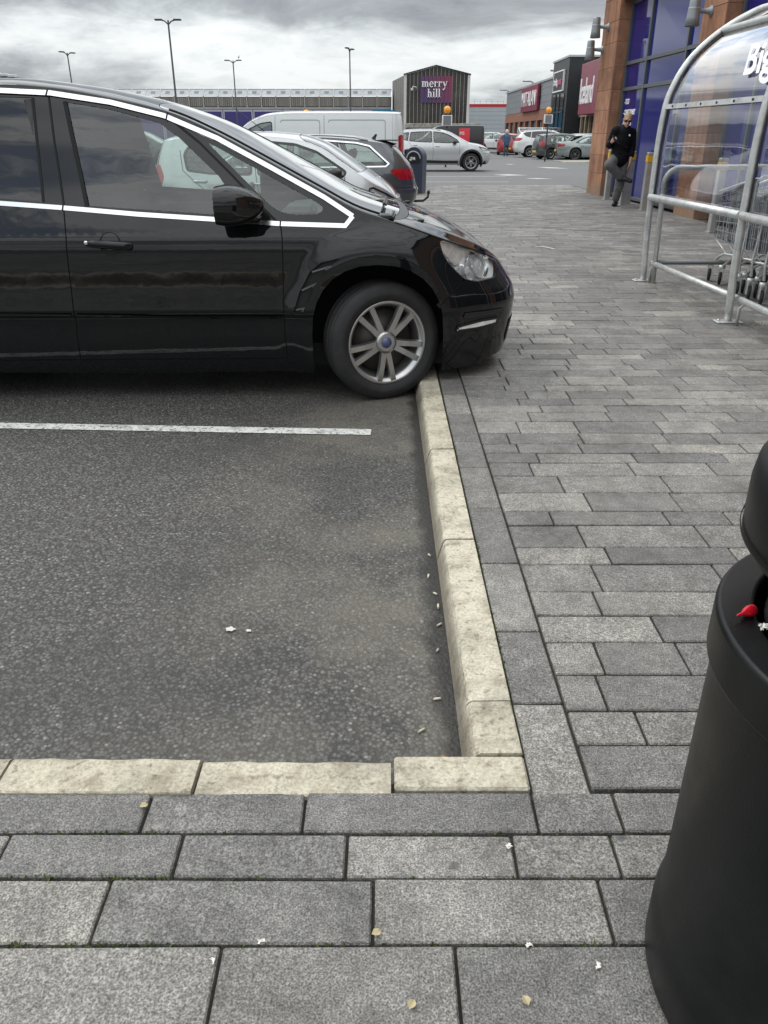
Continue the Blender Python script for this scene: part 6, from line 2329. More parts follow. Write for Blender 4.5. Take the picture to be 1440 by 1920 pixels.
# ---- the long arcade with its glazed roof
arc = empty('arcade_building', (-20.0, 165.0, 0))
tag(arc, 'long low arcade with glazed sloping roof stretching behind the white van', 'building')
GLZ = pmat('roof_glazing', (0.27, 0.295, 0.31), 0.3, spec=0.5, var=0.22, vscale=0.8)
MB().box(-60, 21.4, 0.3, 20, -0.1, 7.7).build('main_block', pmat('arcade_wall', (0.19, 0.175, 0.155), 0.7, var=0.25, vscale=0.4), arc)
nbay = 30
W_ = 81.4 / nbay
for k in range(nbay):
    x0 = -60 + k * W_
    # sloping glazed roof bay
    MB().add([(x0 + 0.12, 0.0, 7.85), (x0 + W_ - 0.12, 0.0, 7.85), (x0 + W_ - 0.12, 1.6, 8.95), (x0 + 0.12, 1.6, 8.95)], [(0, 1, 2, 3)]).build('roof_pane', GLZ, arc)
    MB().add([(x0 + W_ * 0.36, 0.55, 8.26), (x0 + W_ * 0.66, 0.55, 8.26), (x0 + W_ * 0.66, 1.15, 8.68), (x0 + W_ * 0.36, 1.15, 8.68)], [(0, 1, 2, 3)]).build('roof_vent', pmat('roof_vent', (0.13, 0.125, 0.115), 0.5), arc)
    MB().add([(x0 - 0.10, -0.1, 7.75), (x0 + 0.10, -0.1, 7.75), (x0 + 0.10, 1.6, 9.05), (x0 - 0.10, 1.6, 9.05), (x0 - 0.10, 0.2, 7.6), (x0 + 0.10, 0.2, 7.6), (x0 + 0.10, 1.6, 8.9), (x0 - 0.10, 1.6, 8.9)],
             [(0, 1, 2, 3), (0, 4, 5, 1), (0, 3, 7, 4), (1, 5, 6, 2)]).build('roof_rib', HALLF, arc)
    MB().box(x0 - 0.12, x0 + 0.12, -0.05, 0.28, 5.4, 7.72).build('wall_rib', HALLF, arc)
    for j in range(6):
        xx = x0 + 0.2 + (W_ - 0.4) * (j + 0.5) / 6
        MB().box(xx - 0.16, xx + 0.16, 0.1, 0.28, 6.15, 7.55).build('wall_panel', pmat('arcade_panel', (0.22, 0.205, 0.185), 0.6, rand=0.18), arc)
    MB().box(x0, x0 + W_ - 0.02, -0.3, 0.25, 5.55, 5.95).build('ledge', pmat('arcade_ledge', (0.33, 0.325, 0.31), 0.6, var=0.15, vscale=0.6), arc)
MB().box(-60, 21.4, 1.6, 12, 8.93, 9.05).build('ridge', GLZ, arc)
# blue hoardings before it
hb = 'blue hoarding panels before the arcade'
HB = pmat('hoarding_blue', (0.040, 0.028, 0.16), 0.4, var=0.1)
HC = pmat('hoarding_cyan', (0.02, 0.22, 0.40), 0.4, var=0.1)
HF = pmat('hoarding_frame', (0.42, 0.42, 0.48), 0.5)
nh = 9
nums = ['cyan hoarding beside the gabled hall, rightmost of the row', 'blue hoarding next left of the cyan one', 'second blue hoarding left of the cyan one', 'third blue hoarding left of the cyan one',
        'fourth blue hoarding left of the cyan one', 'fifth blue hoarding left of the cyan one', 'sixth blue hoarding left of the cyan one', 'seventh blue hoarding left of the cyan one', 'leftmost blue hoarding of the row']
for k in range(nh):
    x1 = 3.45 - k * 5.55
    t = empty('hoarding', (x1 - 2.75, 162.0, 0))
    tag(t, nums[k], 'hoarding', hb)
    MB().box(-2.5, 2.5, 0.0, 0.1, -0.05, 5.15).build('panel', HC if k == 0 else HB, t)
    MB().box(-2.7, 2.7, -0.02, 0.12, 5.16, 5.4).build('frame_rail', HF if k else HC, t)
    for s_ in (-1, 1):
        MB().box(s_ * 2.6 - 0.09, s_ * 2.6 + 0.09, -0.02, 0.12, -0.09, 5.15).build('frame_post', HF if k else HC, t)
# ---- roof with lights, far left, just over the black car
lb = empty('left_store', (-52.0, 120.0, 0))
tag(lb, 'grey store roof with pale rooflights peeping over the black roof, far left', 'building')
MB().add([(-30, 0, 0), (5.5, 0, 0), (5.5, 0, 7.9), (-3, 0, 9.0), (-30, 0, 9.0), (-30, 20, 0), (5.5, 20, 0), (5.5, 20, 7.9), (-3, 20, 9.0), (-30, 20, 9.0)],
         [(0, 1, 2, 3, 4), (5, 9, 8, 7, 6), (1, 6, 7, 2), (2, 7, 8, 3), (3, 8, 9, 4)]).build('store_block', CLAD, lb)
for k in range(4):
    x = -1.7 + k * 1.05
    MB().box(x, x + 0.75, -0.3, 1.0, 8.75 - 0.13 * k - 0.1, 9.0 - 0.13 * k, b=0.05).build('rooflight', pmat('rooflight', (0.5, 0.53, 0.54), 0.3), lb)
# ================================================================== trolley shelter
POLY = glassmat('clear_polycarbonate', (0.84, 0.86, 0.87), 0.03, 1.5, wave=0.004, wscale=1.7, boost=2.3)
TUBE = pmat('galvanised_tube', (0.60, 0.61, 0.60), 0.38, 0.55, var=0.12, vscale=14, rvar=0.12, dirt=0.45, dirtcol=(0.20, 0.19, 0.17))
sh = empty('trolley_shelter', (0, 0, 0))
tag(sh, 'galvanised hoop shelter with clear curved panels over the trolleys, right edge', 'shelter')
half = [(2.650, 0.0), (2.624, 0.45), (2.614, 0.80), (2.612, 1.22), (2.632, 1.58), (2.69, 1.78), (2.785, 1.95), (2.90, 2.075), (3.03, 2.18), (3.22, 2.295), (3.42, 2.375), (3.63, 2.40)]
XM = 3.63
arc_ = pchip([(i, p[0]) for i, p in enumerate(half)]), pchip([(i, p[1]) for i, p in enumerate(half)])


def hoop_pt(i, dx=0.0):
    return arc_[0](i) + dx, arc_[1](i)


bays = [8.20, 6.25, 4.30, 2.35]
for k, Y in enumerate(bays):
    dx = 0.0 if k == 0 else 0.09
    pts = []
    for j in range(45):
        x, z = hoop_pt(11 * j / 44)
        pts.append((x + dx, Y, z))
    pts += [(2 * (XM + dx) - x, y, z) for x, y, z in pts[::-1][1:]]
    hp = MB().tube(pts, 0.030, 10).build('hoop', TUBE, sh)
    for xx in (2.65 + dx, 2 * (XM + dx) - 2.65 - dx):
        b = MB()
        b.box(xx - 0.10, xx + 0.10, Y - 0.055, Y + 0.055, 0.002, 0.014, b=0.003)
        b.build('base_plate', TUBE, sh)
        for s_ in (-0.075, 0.075):
            MB().lathe([(0.012, 0.014), (0.012, 0.026), (0.0, 0.028)], 8, Matrix.Translation((xx + s_, Y, 0))).build('anchor_bolt', STEEL, sh)
XO = lambda Y: 0.09 * min(1, max(0, (8.20 - Y) / 1.95))


def along(name, i, r, mat=TUBE, out=0.0, y0=8.20, y1=2.30, off=(0, 0)):
    x, z = hoop_pt(i)
    pts = [(x + XO(Y) + off[0], Y, z + off[1]) for Y in (y0, 6.25, 4.3, y1)]
    return MB().tube(pts, r, 10).build(name, mat, sh)


for a, b in zip(bays[:-1], bays[1:]):
    x0, x1 = 2.600 + XO(a), 2.600 + XO(b)
    MB().tube([(x0, a - 0.02, 0.80), (x1, b + 0.02, 0.80)], 0.031, 12).build('bumper_rail', TUBE, sh)
    MB().tube([(x0 + 0.10, a - 0.05, 0.185), (x1 + 0.10, b, 0.185)], 0.026, 10).build('floor_rail', TUBE, sh)
along('eaves_rail', 8.1, 0.026)
along('ridge_rail', 11, 0.024)
# hooked feet of the floor rail and the end guard
for k, Y in enumerate(bays[:3]):
    x = 2.70 + XO(Y)
    MB().tube([(x - 0.02, Y - 0.10, 0.0), (x - 0.02, Y - 0.10, 0.13), (x, Y - 0.14, 0.175), (x + 0.0, Y - 0.24, 0.185)], 0.012, 8).build('rail_foot', TUBE, sh)
pts = [(2.712, 8.08, 0.0), (2.685, 8.08, 0.78)]
for j in range(9):
    a = pi - (pi / 2) * j / 8
    pts.append((2.82 + 0.14 * cos(a), 8.08, 0.92 + 0.145 * sin(a)))
pts += [(3.6, 8.08, 1.075), (4.50, 8.08, 1.075), (4.50, 8.08, 0.0)]
MB().tube(pts, 0.025, 10).build('end_guard', TUBE, sh)
MB().tube([(2.72, 8.08, 0.20), (4.50, 8.08, 0.20)], 0.022, 8).build('end_guard_bar', pmat('dull_steel', (0.16, 0.165, 0.17), 0.5, 0.6), sh)


def panel_sheet(i0, i1, Y0, Y1, name, n=16, inset=0.022):
    vs, fs = [], []
    m_ = 10
    for a in range(n + 1):
        i = i0 + (i1 - i0) * a / n
        x, z = hoop_pt(i)
        x2, z2 = hoop_pt(min(i + 0.05, 11))
        x1_, z1_ = hoop_pt(max(i - 0.05, 0))
        t = Vector((x2 - x1_, z2 - z1_)).normalized()
        nx, nz = t.y, -t.x
        for b in range(m_ + 1):
            Y = Y0 + (Y1 - Y0) * b / m_
            vs.append((x + nx * inset + XO(Y), Y, z + nz * inset))
    for a in range(n):
        for b in range(m_):
            k = a * (m_ + 1) + b
            fs.append((k, k + 1, k + m_ + 2, k + m_ + 1))
    o = MB().add(vs, [f for f in fs], True).build(name, POLY, sh)
    return o


for a, b in zip(bays[:-1], bays[1:]):
    panel_sheet(2.0, 4.0, a - 0.035, b + 0.035, 'lower_panel')
    panel_sheet(4.0, 8.1, a - 0.035, b + 0.035, 'upper_panel')
    panel_sheet(8.1, 11.0, a - 0.035, b + 0.035, 'roof_panel')
    x, z = hoop_pt(4.0)
    sb = MB()
    sb.add([(x + XO(a) - 0.012, a - 0.03, z - 0.018), (x + XO(b) - 0.012, b + 0.03, z - 0.018), (x + XO(b) - 0.006, b + 0.03, z + 0.022), (x + XO(a) - 0.006, a - 0.03, z + 0.022),
            (x + XO(a) + 0.004, a - 0.03, z - 0.018), (x + XO(b) + 0.004, b + 0.03, z - 0.018), (x + XO(b) + 0.010, b + 0.03, z + 0.022), (x + XO(a) + 0.010, a - 0.03, z + 0.022)],
           [(0, 1, 2, 3), (4, 7, 6, 5), (3, 2, 6, 7), (0, 4, 5, 1)])
    sb.build('panel_strip', TUBE, sh)
    for j in range(6):
        Y = a - 0.2 - 0.31 * j
        MB().lathe([(0.010, -0.002), (0.010, 0.006), (0.0, 0.009)], 8, Matrix.Translation((x + XO(Y) - 0.010, Y, z + 0.002)) @ Matrix.Rotation(-pi / 2, 4, 'Y')).build('strip_bolt', BLACKPL, sh)
# gasket strips where the panels meet the hoops
for k, Y in enumerate(bays[:3]):
    for s_ in (-0.040, 0.040):
        if k == 0 and s_ > 0:
            continue
        pts = []
        for j in range(30):
            x, z = hoop_pt(2.0 + 6.1 * j / 29)
            pts.append((x + XO(Y) + 0.016, Y + s_, z))
        MB().tube(pts, 0.008, 6).build('panel_gasket', BLACKPL, sh)
# white lettering on the upper panel, bent to its curve
tm_ = text_mesh('Big', 0.36, 0.0, 'LEFT', 0.008)
zs_ = [hoop_pt(4 + 4.1 * i / 60) for i in range(61)]
for v in tm_.vertices:
    d = v.co.y
    # distance up the curve from the lettering's middle line
    acc, target = 0.0, 0.30 + d
    px_, pz_ = zs_[0]
    for q in zs_[1:]:
        seg = math.hypot(q[0] - px_, q[1] - pz_)
        if acc + seg >= target:
            k_ = (target - acc) / seg
            px_, pz_ = px_ + (q[0] - px_) * k_, pz_ + (q[1] - pz_) * k_
            break
        acc += seg
        px_, pz_ = q
    Yw = 6.93 - v.co.x * 1.05 + d * 0.85
    v.co = (px_ + XO(Yw) - 0.004, Yw, pz_)
link_mesh('panel_lettering', tm_, pmat('white_film', (0.80, 0.82, 0.83), 0.5), sh)

# ================================================================== trolleys
WIRE = pmat('zinc_wire', (0.33, 0.34, 0.35), 0.35, 0.85, var=0.15, vscale=20)
GREYPL = pmat('grey_plastic', (0.16, 0.17, 0.175), 0.5)


def make_trolley():
    t = empty('shopping_trolley')
    bk = MB()
    # basket corners: (y, half width, z bottom, z top); y = 0 rear, 0.86 front
    def sec(y):
        k = y / 0.86
        return 0.285 - 0.065 * k, 0.40 + 0.015 * k, 1.00 - 0.155 * k
    r = 0.0036
    n = 19
    for i in range(n + 1):
        y = 0.86 * i / n
        w, zb, zt = sec(y)
        bk.tube([(-w, y, zt), (-w * 0.9, y, zb), (w * 0.9, y, zb), (w, y, zt)], r * (1.3 if i % 6 == 0 else 1), 4, cap=False)
    for k in (0.0, 0.18, 0.36, 0.54, 0.72, 0.88):
        for s_ in (-1, 1):
            pts = []
            for y in (0.0, 0.43, 0.86):
                w, zb, zt = sec(y)
                pts.append((s_ * w * (0.9 + 0.1 * k), y, zb + (zt - zb) * k))
            bk.tube(pts, r * 1.25, 4, cap=False)
    w, zb, zt = sec(0.86)
    for k in range(12):
        x = -w + 2 * w * k / 11
        bk.tube([(x * 0.9, 0.86, zb), (x, 0.87, zt)], r, 4, cap=False)
    for k in range(6):
        z = zb + (zt - zb) * k / 5
        bk.tube([(-w * (0.9 + 0.1 * k / 5), 0.865, z), (w * (0.9 + 0.1 * k / 5), 0.865, z)], r, 4, cap=False)
    for k in range(9):
        x = -0.9 + 1.8 * k / 8
        bk.tube([(x * sec(0)[0], 0, sec(0)[1]), (x * sec(0.86)[0], 0.86, sec(0.86)[1])], r, 4, cap=False)
    o = bk.build('basket', WIRE, t, recalc=False)
    tag(o, kind='stuff')
    rimm = MB()
    w0, _, z0 = sec(0)
    rimm.tube([(-w0, 0, z0), (-w, 0.87, zt), (w, 0.87, zt), (w0, 0, z0)], 0.009, 6, closed=True)
    rimm.build('basket_rim', STEEL, t)
    fr = MB()
    for s_ in (-1, 1):
        # side loop: handle arm, back leg, chassis tube to the front castor, raked strut under the basket
        fr.tube([(s_ * 0.27, -0.10, 1.02), (s_ * 0.27, -0.02, 0.98), (s_ * 0.25, 0.02, 0.62), (s_ * 0.25, 0.08, 0.33), (s_ * 0.26, 0.02, 0.20)], 0.012, 7)
        fr.tube([(s_ * 0.25, 0.08, 0.33), (s_ * 0.22, 0.50, 0.30), (s_ * 0.20, 0.62, 0.27), (s_ * 0.205, 0.80, 0.17)], 0.012, 7)
        fr.tube([(s_ * 0.20, 0.50, 0.30), (s_ * 0.19, 0.86, 0.415)], 0.008, 6)
    fr.build('chassis', TUBE, t)
    MB().tube([(-0.27, -0.10, 1.02), (0.27, -0.10, 1.02)], 0.017, 8).build('handle', GREYPL, t)
    for (x, y) in ((-0.205, 0.80), (0.205, 0.80), (-0.26, 0.02), (0.26, 0.02)):
        c = empty('castor', (x, y, 0), random.uniform(-0.5, 0.5), t)
        f = MB()
        f.lathe([(0.0, 0.185), (0.030, 0.185), (0.032, 0.165), (0.028, 0.150)], 12)
        f.box(-0.022, -0.016, -0.045, 0.02, 0.045, 0.16)
        f.box(0.016, 0.022, -0.045, 0.02, 0.045, 0.16)
        f.build('castor_fork', TUBE, c)
        MB().lathe([(0.0, -0.013), (0.05, -0.013), (0.060, -0.009), (0.062, 0.0), (0.060, 0.009), (0.05, 0.013), (0.0, 0.013)], 18, Matrix.Translation((0, -0.018, 0.062)) @ Matrix.Rotation(pi / 2, 4, 'Y')).build('castor_wheel', RUBBER, c)
    return t


tg = 'nested trolleys under the hoop shelter'
t0 = make_trolley()
tl = ['frontmost wire trolley of the nested row in the shelter', 'second wire trolley of the nested row in the shelter', 'third wire trolley of the nested row in the shelter',
      'fourth wire trolley of the nested row in the shelter', 'fifth wire trolley of the nested row in the shelter']
for k in range(5):
    t = t0 if k == 0 else copy_tree(t0)
    t.location = (3.55 + 0.012 * k, 7.44 - 0.235 * k, 0)
    t.rotation_euler = (0, 0, radians(1.0 - 0.5 * k))
    tag(t, tl[k], 'trolley', tg)

# ================================================================== bollards
BOL = pmat('brushed_steel', (0.46, 0.455, 0.43), 0.40, 0.6, var=0.12, vscale=6, dirt=0.3, dirtcol=(0.22, 0.20, 0.16))
YEL = pmat('yellow_band', (0.62, 0.36, 0.02), 0.5, var=0.1)


def bollard():
    t = empty('bollard')
    MB().box(-0.055, 0.055, -0.055, 0.055, 0.0, 0.86, b=0.008).build('post', BOL, t)
    MB().box(-0.058, 0.058, -0.058, 0.058, 0.862, 0.985, b=0.006).build('reflective_band', YEL, t)
    MB().box(-0.056, 0.056, -0.056, 0.056, 0.987, 1.04, b=0.012).build('cap', BOL, t)
    MB().box(-0.075, 0.075, -0.075, 0.075, 0.0, 0.012).build('base_plate', BOL, t)
    return t


b0 = bollard()
bl = [((5.16, 16.6), 'steel bollard with yellow band just right of the leaning man'), ((5.12, 19.3), 'steel bollard at the foot of the far red stone pier'),
      ((5.06, 17.75), 'steel bollard directly behind the legs of the leaning man'), ((5.22, 17.95), 'steel bollard half hidden behind another one by the leaning man'),
      ((5.03, 12.65), 'yellow-banded steel bollard seen through the clear shelter panel')]
for k, ((x, y), lab) in enumerate(bl):
    t = b0 if k == 0 else copy_tree(b0)
    t.location = (x, y, -0.002)
    t.rotation_euler = (0, 0, radians(2))
    tag(t, lab, 'bollard', 'steel bollards before the shop windows')

# ================================================================== litter bin in the foreground
BINM = pmat('bin_plastic', (0.0065, 0.0068, 0.0072), 0.42, spec=0.25, var=0.4, vscale=7, rvar=0.12, dirt=0.22, dirtcol=(0.026, 0.025, 0.023), bump=0.0004, bscale=200)
lb_ = empty('litter_bin', (0.777, 0.861, 0))
tag(lb_, 'tall round black plastic litter bin with hooded top, bottom right', 'bin')
MB().lathe([(0.0, 0.0), (0.300, 0.0), (0.309, 0.015), (0.309, 0.10), (0.304, 0.118), (0.300, 0.13), (0.300, 0.66), (0.302, 0.672), (0.0, 0.672)], 96).build('body', BINM, lb_)
MB().lathe([(0.302, 0.655), (0.309, 0.658), (0.311, 0.662), (0.311, 0.664), (0.311, 0.728), (0.311, 0.730), (0.3085, 0.7355), (0.305, 0.738), (0.303, 0.738), (0.264, 0.7385), (0.262, 0.7385), (0.2585, 0.7355), (0.258, 0.732), (0.258, 0.730), (0.254, 0.60), (0.258, 0.58)], 96).build('collar', BINM, lb_)
MB().lathe([(0.238, 0.728), (0.243, 0.722), (0.236, 0.712), (0.230, 0.50), (0.0, 0.42)], 72).build('liner', pmat('bin_liner', (0.022, 0.023, 0.024), 0.35, var=0.5, vscale=25, bump=0.010, bscale=30), lb_)
MB().lathe([(0.282, 0.845), (0.293, 0.847), (0.298, 0.858), (0.299, 0.925), (0.295, 0.955), (0.280, 0.978), (0.25, 0.992), (0.16, 1.002), (0.08, 1.005), (0.0, 1.006)], 96).build('hood', BINM, lb_)
MB().lathe([(0.282, 0.845), (0.275, 0.852), (0.275, 0.93), (0.0, 0.96)], 72).build('hood_lining', DARK, lb_)
MB().lathe([(0.3005, 0.858), (0.3015, 0.862), (0.3005, 0.866)], 96).build('hood_seam', BINM, lb_)
for a in (0.35, 1.25, -1.0):
    MB().box(-0.02, 0.02, -0.03, 0.03, 0.70, 0.90, Matrix.Rotation(a, 4, 'Z') @ Matrix.Translation((0.272, 0, 0)), b=0.006).build('hood_post', BINM, lb_)
# things left on its rim
rd = MB()
M = Matrix.Translation((0.5135, 0.925, 0.7465)) @ Matrix.Rotation(0.5, 4, 'Z') @ Matrix.Rotation(pi / 2, 4, 'Y') @ Matrix.Scale(0.62, 4)
rd.lathe([(0.0, -0.042), (0.003, -0.036), (0.004, -0.022), (0.010, -0.012), (0.0135, 0.002), (0.0125, 0.014), (0.007, 0.021), (0.0, 0.022)], 16, M)
o = rd.build('red_balloon_scrap', pmat('red_rubber', (0.55, 0.006, 0.018), 0.22, var=0.1, vscale=60))
tag(o, 'small shrivelled red balloon lying on the rim of the black bin', 'balloon')
ts = MB()
r_ = random.Random(8)
for k in range(14):
    a, b, c = [Vector((r_.uniform(-0.009, 0.009), r_.uniform(-0.009, 0.009), r_.uniform(0, 0.007))) for _ in range(3)]
    ts.add([a, b, c], [(0, 1, 2)])
o = ts.build('tissue_scrap', pmat('tissue', (0.75, 0.74, 0.70), 0.8), None, (0.523, 0.895, 0.7385))
tag(o, 'crumpled scrap of white tissue beside the red balloon on the bin', 'tissue')

# ================================================================== navy bin beyond the estate car
NAVY = pmat('navy_plastic', (0.020, 0.030, 0.055), 0.4, var=0.15)
nb_ = empty('navy_bin', (0.80, 21.5, 0), radians(-15))
tag(nb_, 'navy arch-topped street bin standing behind the charcoal estate car', 'bin')
prof = [(-0.22, 0.0), (0.22, 0.0), (0.23, 0.80)] + [(0.23 * cos(a), 0.82 + 0.25 * sin(a)) for a in [pi * k / 14 for k in range(15)]] + [(-0.23, 0.80)]
MB().prism(prof, -0.24, 0.24, 'xz').build('shell', NAVY, nb_)
MB().prism([(-0.15, 0.70), (0.15, 0.70), (0.16, 0.80), (0.13, 0.93), (0.0, 0.97), (-0.13, 0.93), (-0.16, 0.80)], -0.255, -0.20, 'xz').build('aperture', DARK, nb_)
MB().tube([(0.17 * cos(a), -0.26, 0.80 + 0.17 * sin(a)) for a in [pi * k / 12 for k in range(13)]], 0.018, 6).build('aperture_rim', pmat('grey_trim', (0.3, 0.32, 0.34), 0.4), nb_)
ts = MB()
for k in range(16):
    a, b, c = [Vector((r_.uniform(-0.10, 0.06), r_.uniform(-0.03, 0.02), r_.uniform(0, 0.12))) for _ in range(3)]
    ts.add([a, b, c], [(0, 1, 2)])
o = ts.build('paper_waste', pmat('paper', (0.65, 0.65, 0.63), 0.7), None, tuple(Vector((0.72, 21.24, 0.74))))
tag(o, 'white paper waste showing in the mouth of the navy bin', 'paper')

# ================================================================== lamp columns, beacons
COLM = pmat('lamp_column', (0.030, 0.033, 0.037), 0.45, 0.4)


def lamp_post(x, y, h, ang, label, arm=0.86):
    t = empty('lamp_post', (x, y, RZ), ang)
    tag(t, label, 'lamp post', 'tall lamp columns of the car park')
    MB().tube([(0, 0, 0), (0, 0, 1.2), (0, 0, 1.25), (0, 0, h)], [0.10, 0.10, 0.075, 0.055], 10).build('column', COLM, t)
    for s_ in (-1, 1):
        MB().tube([(0, 0, h - 0.25), (s_ * 0.2, 0, h - 0.06), (s_ * 0.40, 0, h)], 0.04, 8).build('arm', COLM, t)
        MB().box(min(s_ * 0.36, s_ * arm), max(s_ * 0.36, s_ * arm), -0.15, 0.15, h - 0.02, h + 0.07, b=0.03).build('lantern', COLM, t)
    return t


lamp_post(-14.0, 59.3, 8.1, 0.0, 'tallest double-headed lamp column, above the black car roof')
lamp_post(-15.15, 90.0, 8.1, 0.0, 'double-headed lamp column with a bird on it, behind the windscreen')
lamp_post(-2.98, 78.2, 8.1, 1.25, 'lamp column seen nearly end-on, left of the gabled hall')
lamp_post(-28.7, 81.6, 8.1, 1.05, 'small lamp column at far left above the black car roof')
bd = MB()
bd.lathe([(0.0, -0.10), (0.05, -0.06), (0.065, 0.0), (0.055, 0.07), (0.03, 0.11), (0.0, 0.12)], 10, Matrix.Translation((-14.55, 90.0, 8.30)) @ Matrix.Rotation(radians(25), 4, 'Y'))
bd.lathe([(0.0, -0.04), (0.035, 0.0), (0.0, 0.045)], 8, Matrix.Translation((-14.49, 90.0, 8.44)))
bd.add([(-14.60, 89.98, 8.22), (-14.60, 90.02, 8.22), (-14.70, 90.0, 8.10)], [(0, 1, 2)])
bd.tube([(-14.55, 90.0, 8.06), (-14.55, 90.0, 8.22)], 0.012, 5)
o = bd.build('bird', pmat('gull_grey', (0.25, 0.25, 0.26), 0.7))
tag(o, 'small bird perched on a lamp column arm against the sky', 'bird')

AMB = pmat('amber_globe', (0.72, 0.27, 0.01), 0.25, var=0.1, emit=((1.0, 0.35, 0.01), 0.12))
BW_W = pmat('beacon_white', (0.72, 0.72, 0.70), 0.5)


def beacon(x, y, h, label, box=True):
    t = empty('crossing_beacon', (x, y, RZ))
    tag(t, label, 'beacon', 'amber crossing beacons')
    n = 8
    for k in range(n):
        MB().lathe([(0.045, k * h / n), (0.045, (k + 1) * h / n - 0.002)], 10).build('pole_band', BLACKPL if k % 2 == 0 else pmat('band_dark', (0.06, 0.06, 0.06), 0.5), t)
    MB().lathe([(0.07, h), (0.07, h + 0.03), (0.05, h + 0.035)], 12).build('globe_seat', BLACKPL, t)
    MB().lathe([(0.05, h + 0.035)] + [(0.165 * sin(a), h + 0.19 - 0.165 * cos(a)) for a in [0.32 + (pi - 0.32) * k / 14 for k in range(15)]], 20).build('globe', AMB, t)
    if box:
        MB().box(-0.24, 0.24, -0.10, 0.06, h - 0.50, h - 0.04, b=0.02).build('back_board', BW_W, t)
        MB().box(-0.18, 0.18, -0.125, -0.101, h - 0.45, h - 0.06).build('board_face', pmat('beacon_grey', (0.17, 0.18, 0.19), 0.5), t)
    return t


beacon(3.0, 41.5, 2.30, 'amber crossing beacon in front of the gabled hall')
beacon(9.45, 50.2, 2.50, 'amber crossing beacon on a dark pole before the far terrace')
beacon(-3.2, 36.0, 2.0, 'amber globe peeping over the white van roof', False)

# ---- far hooped shelter
fs_ = empty('far_shelter', (12.3, 78.0, RZ))
tag(fs_, 'round-topped white-framed trolley shelter before the far terrace', 'shelter')
FW = pmat('shelter_white', (0.62, 0.63, 0.63), 0.45)
for x in (-0.1, 2.0, 4.2):
    pts = [(x, 0.0, 0.0), (x, 0.0, 1.35)] + [(x, 0.55 - 0.55 * cos(a), 1.35 + 0.62 * sin(a)) for a in [pi * k / 10 for k in range(1, 10)]] + [(x, 1.1, 1.35), (x, 1.1, 0)]
    MB().tube(pts, 0.055, 8).build('hoop', FW, fs_)
for (y, z) in ((0.0, 1.35), (0.55, 1.97), (0.12, 1.72), (0.0, 0.75)):
    MB().tube([(-0.1, y, z), (4.2, y, z)], 0.04, 6).build('rail', FW, fs_)
FP = glassmat('far_shelter_panel', (0.72, 0.75, 0.76), 0.05, 1.5, boost=1.6)
for x0, x1 in ((-0.05, 1.95), (2.05, 4.15)):
    vs, fs = [], []
    pr = [(0.0, 0.78), (0.0, 1.35)] + [(0.55 - 0.55 * cos(a), 1.35 + 0.60 * sin(a)) for a in [pi * k / 10 for k in range(1, 11)]] + [(1.1, 0.8)]
    for (y, z) in pr:
        vs += [(x0, y + 0.01, z), (x1, y + 0.01, z)]
    for k in range(len(pr) - 1):
        fs.append((2 * k, 2 * k + 1, 2 * k + 3, 2 * k + 2))
    MB().add(vs, fs, True).build('panel', FP, fs_)

# ---- more paint on the far road
for (a, b, c, d) in ((1.0, 26.3, 2.25, 26.2), (-1.0, 28.5, 4.2, 28.4), (-1.0, 32.2, 4.6, 32.1), (-1.0, 35.2, 3.9, 35.1)):
    line(a, b, c, d, 0.12)
for i, poly0 in enumerate(([(4.05, 33.6), (4.75, 32.6), (5.9, 33.0), (5.0, 34.2)], [(4.9, 30.9), (5.5, 30.2), (6.3, 30.3), (5.6, 31.1)], [(7.2, 42.5), (7.6, 40.2), (8.9, 39.0), (8.4, 41.0)], [(9.8, 35.0), (10.6, 34.6), (12.5, 34.8), (11.6, 35.3)], [(6.4, 45.8), (6.6, 45.0), (7.1, 45.3), (6.8, 46.1)])):
    cx0, cy0 = sum(p[0] for p in poly0) / 4, sum(p[1] for p in poly0) / 4
    poly = [(cx0 + (x - cx0) * 0.72, cy0 + (y - cy0) * 0.6) for x, y in poly0]
    o = MB().add([(x, y, RZ + 0.004) for x, y in poly], [tuple(range(len(poly)))]).build('road_marking', M_LINE)
    tag(o, kind='structure')
# pale verge before the far row
o = MB().box(10.2, 19.0, 47.8, 51.6, RZ - 0.1, RZ + 0.05, b=0.03).build('verge', pmat('verge_stone', (0.26, 0.25, 0.21), 0.9, var=0.35, vscale=1.2))
tag(o, kind='structure')
# ================================================================== people
SKIN = pmat('skin', (0.48, 0.27, 0.20), 0.55, var=0.10, vscale=20)
JACK = pmat('black_jacket', (0.006, 0.0065, 0.008), 0.8, spec=0.15, var=0.3, vscale=9, bump=0.006, bscale=16)
JOGG = pmat('grey_joggers', (0.115, 0.113, 0.110), 0.9, var=0.25, vscale=9, bump=0.012, bscale=12)
SHOE = pmat('black_shoe', (0.010, 0.010, 0.010), 0.5)
HAIRB = pmat('fair_hair', (0.36, 0.25, 0.12), 0.7, var=0.3, vscale=60, bump=0.004, bscale=120)
SHADES = pmat('dark_lens', (0.004, 0.004, 0.004), 0.06)


def remesh(o, vox, smooth=6):
    m = o.modifiers.new('voxel', 'REMESH')
    m.mode = 'VOXEL'
    m.voxel_size = vox
    m.use_smooth_shade = True
    s = o.modifiers.new('soften', 'SMOOTH')
    s.factor = 0.5
    s.iterations = smooth
    return o


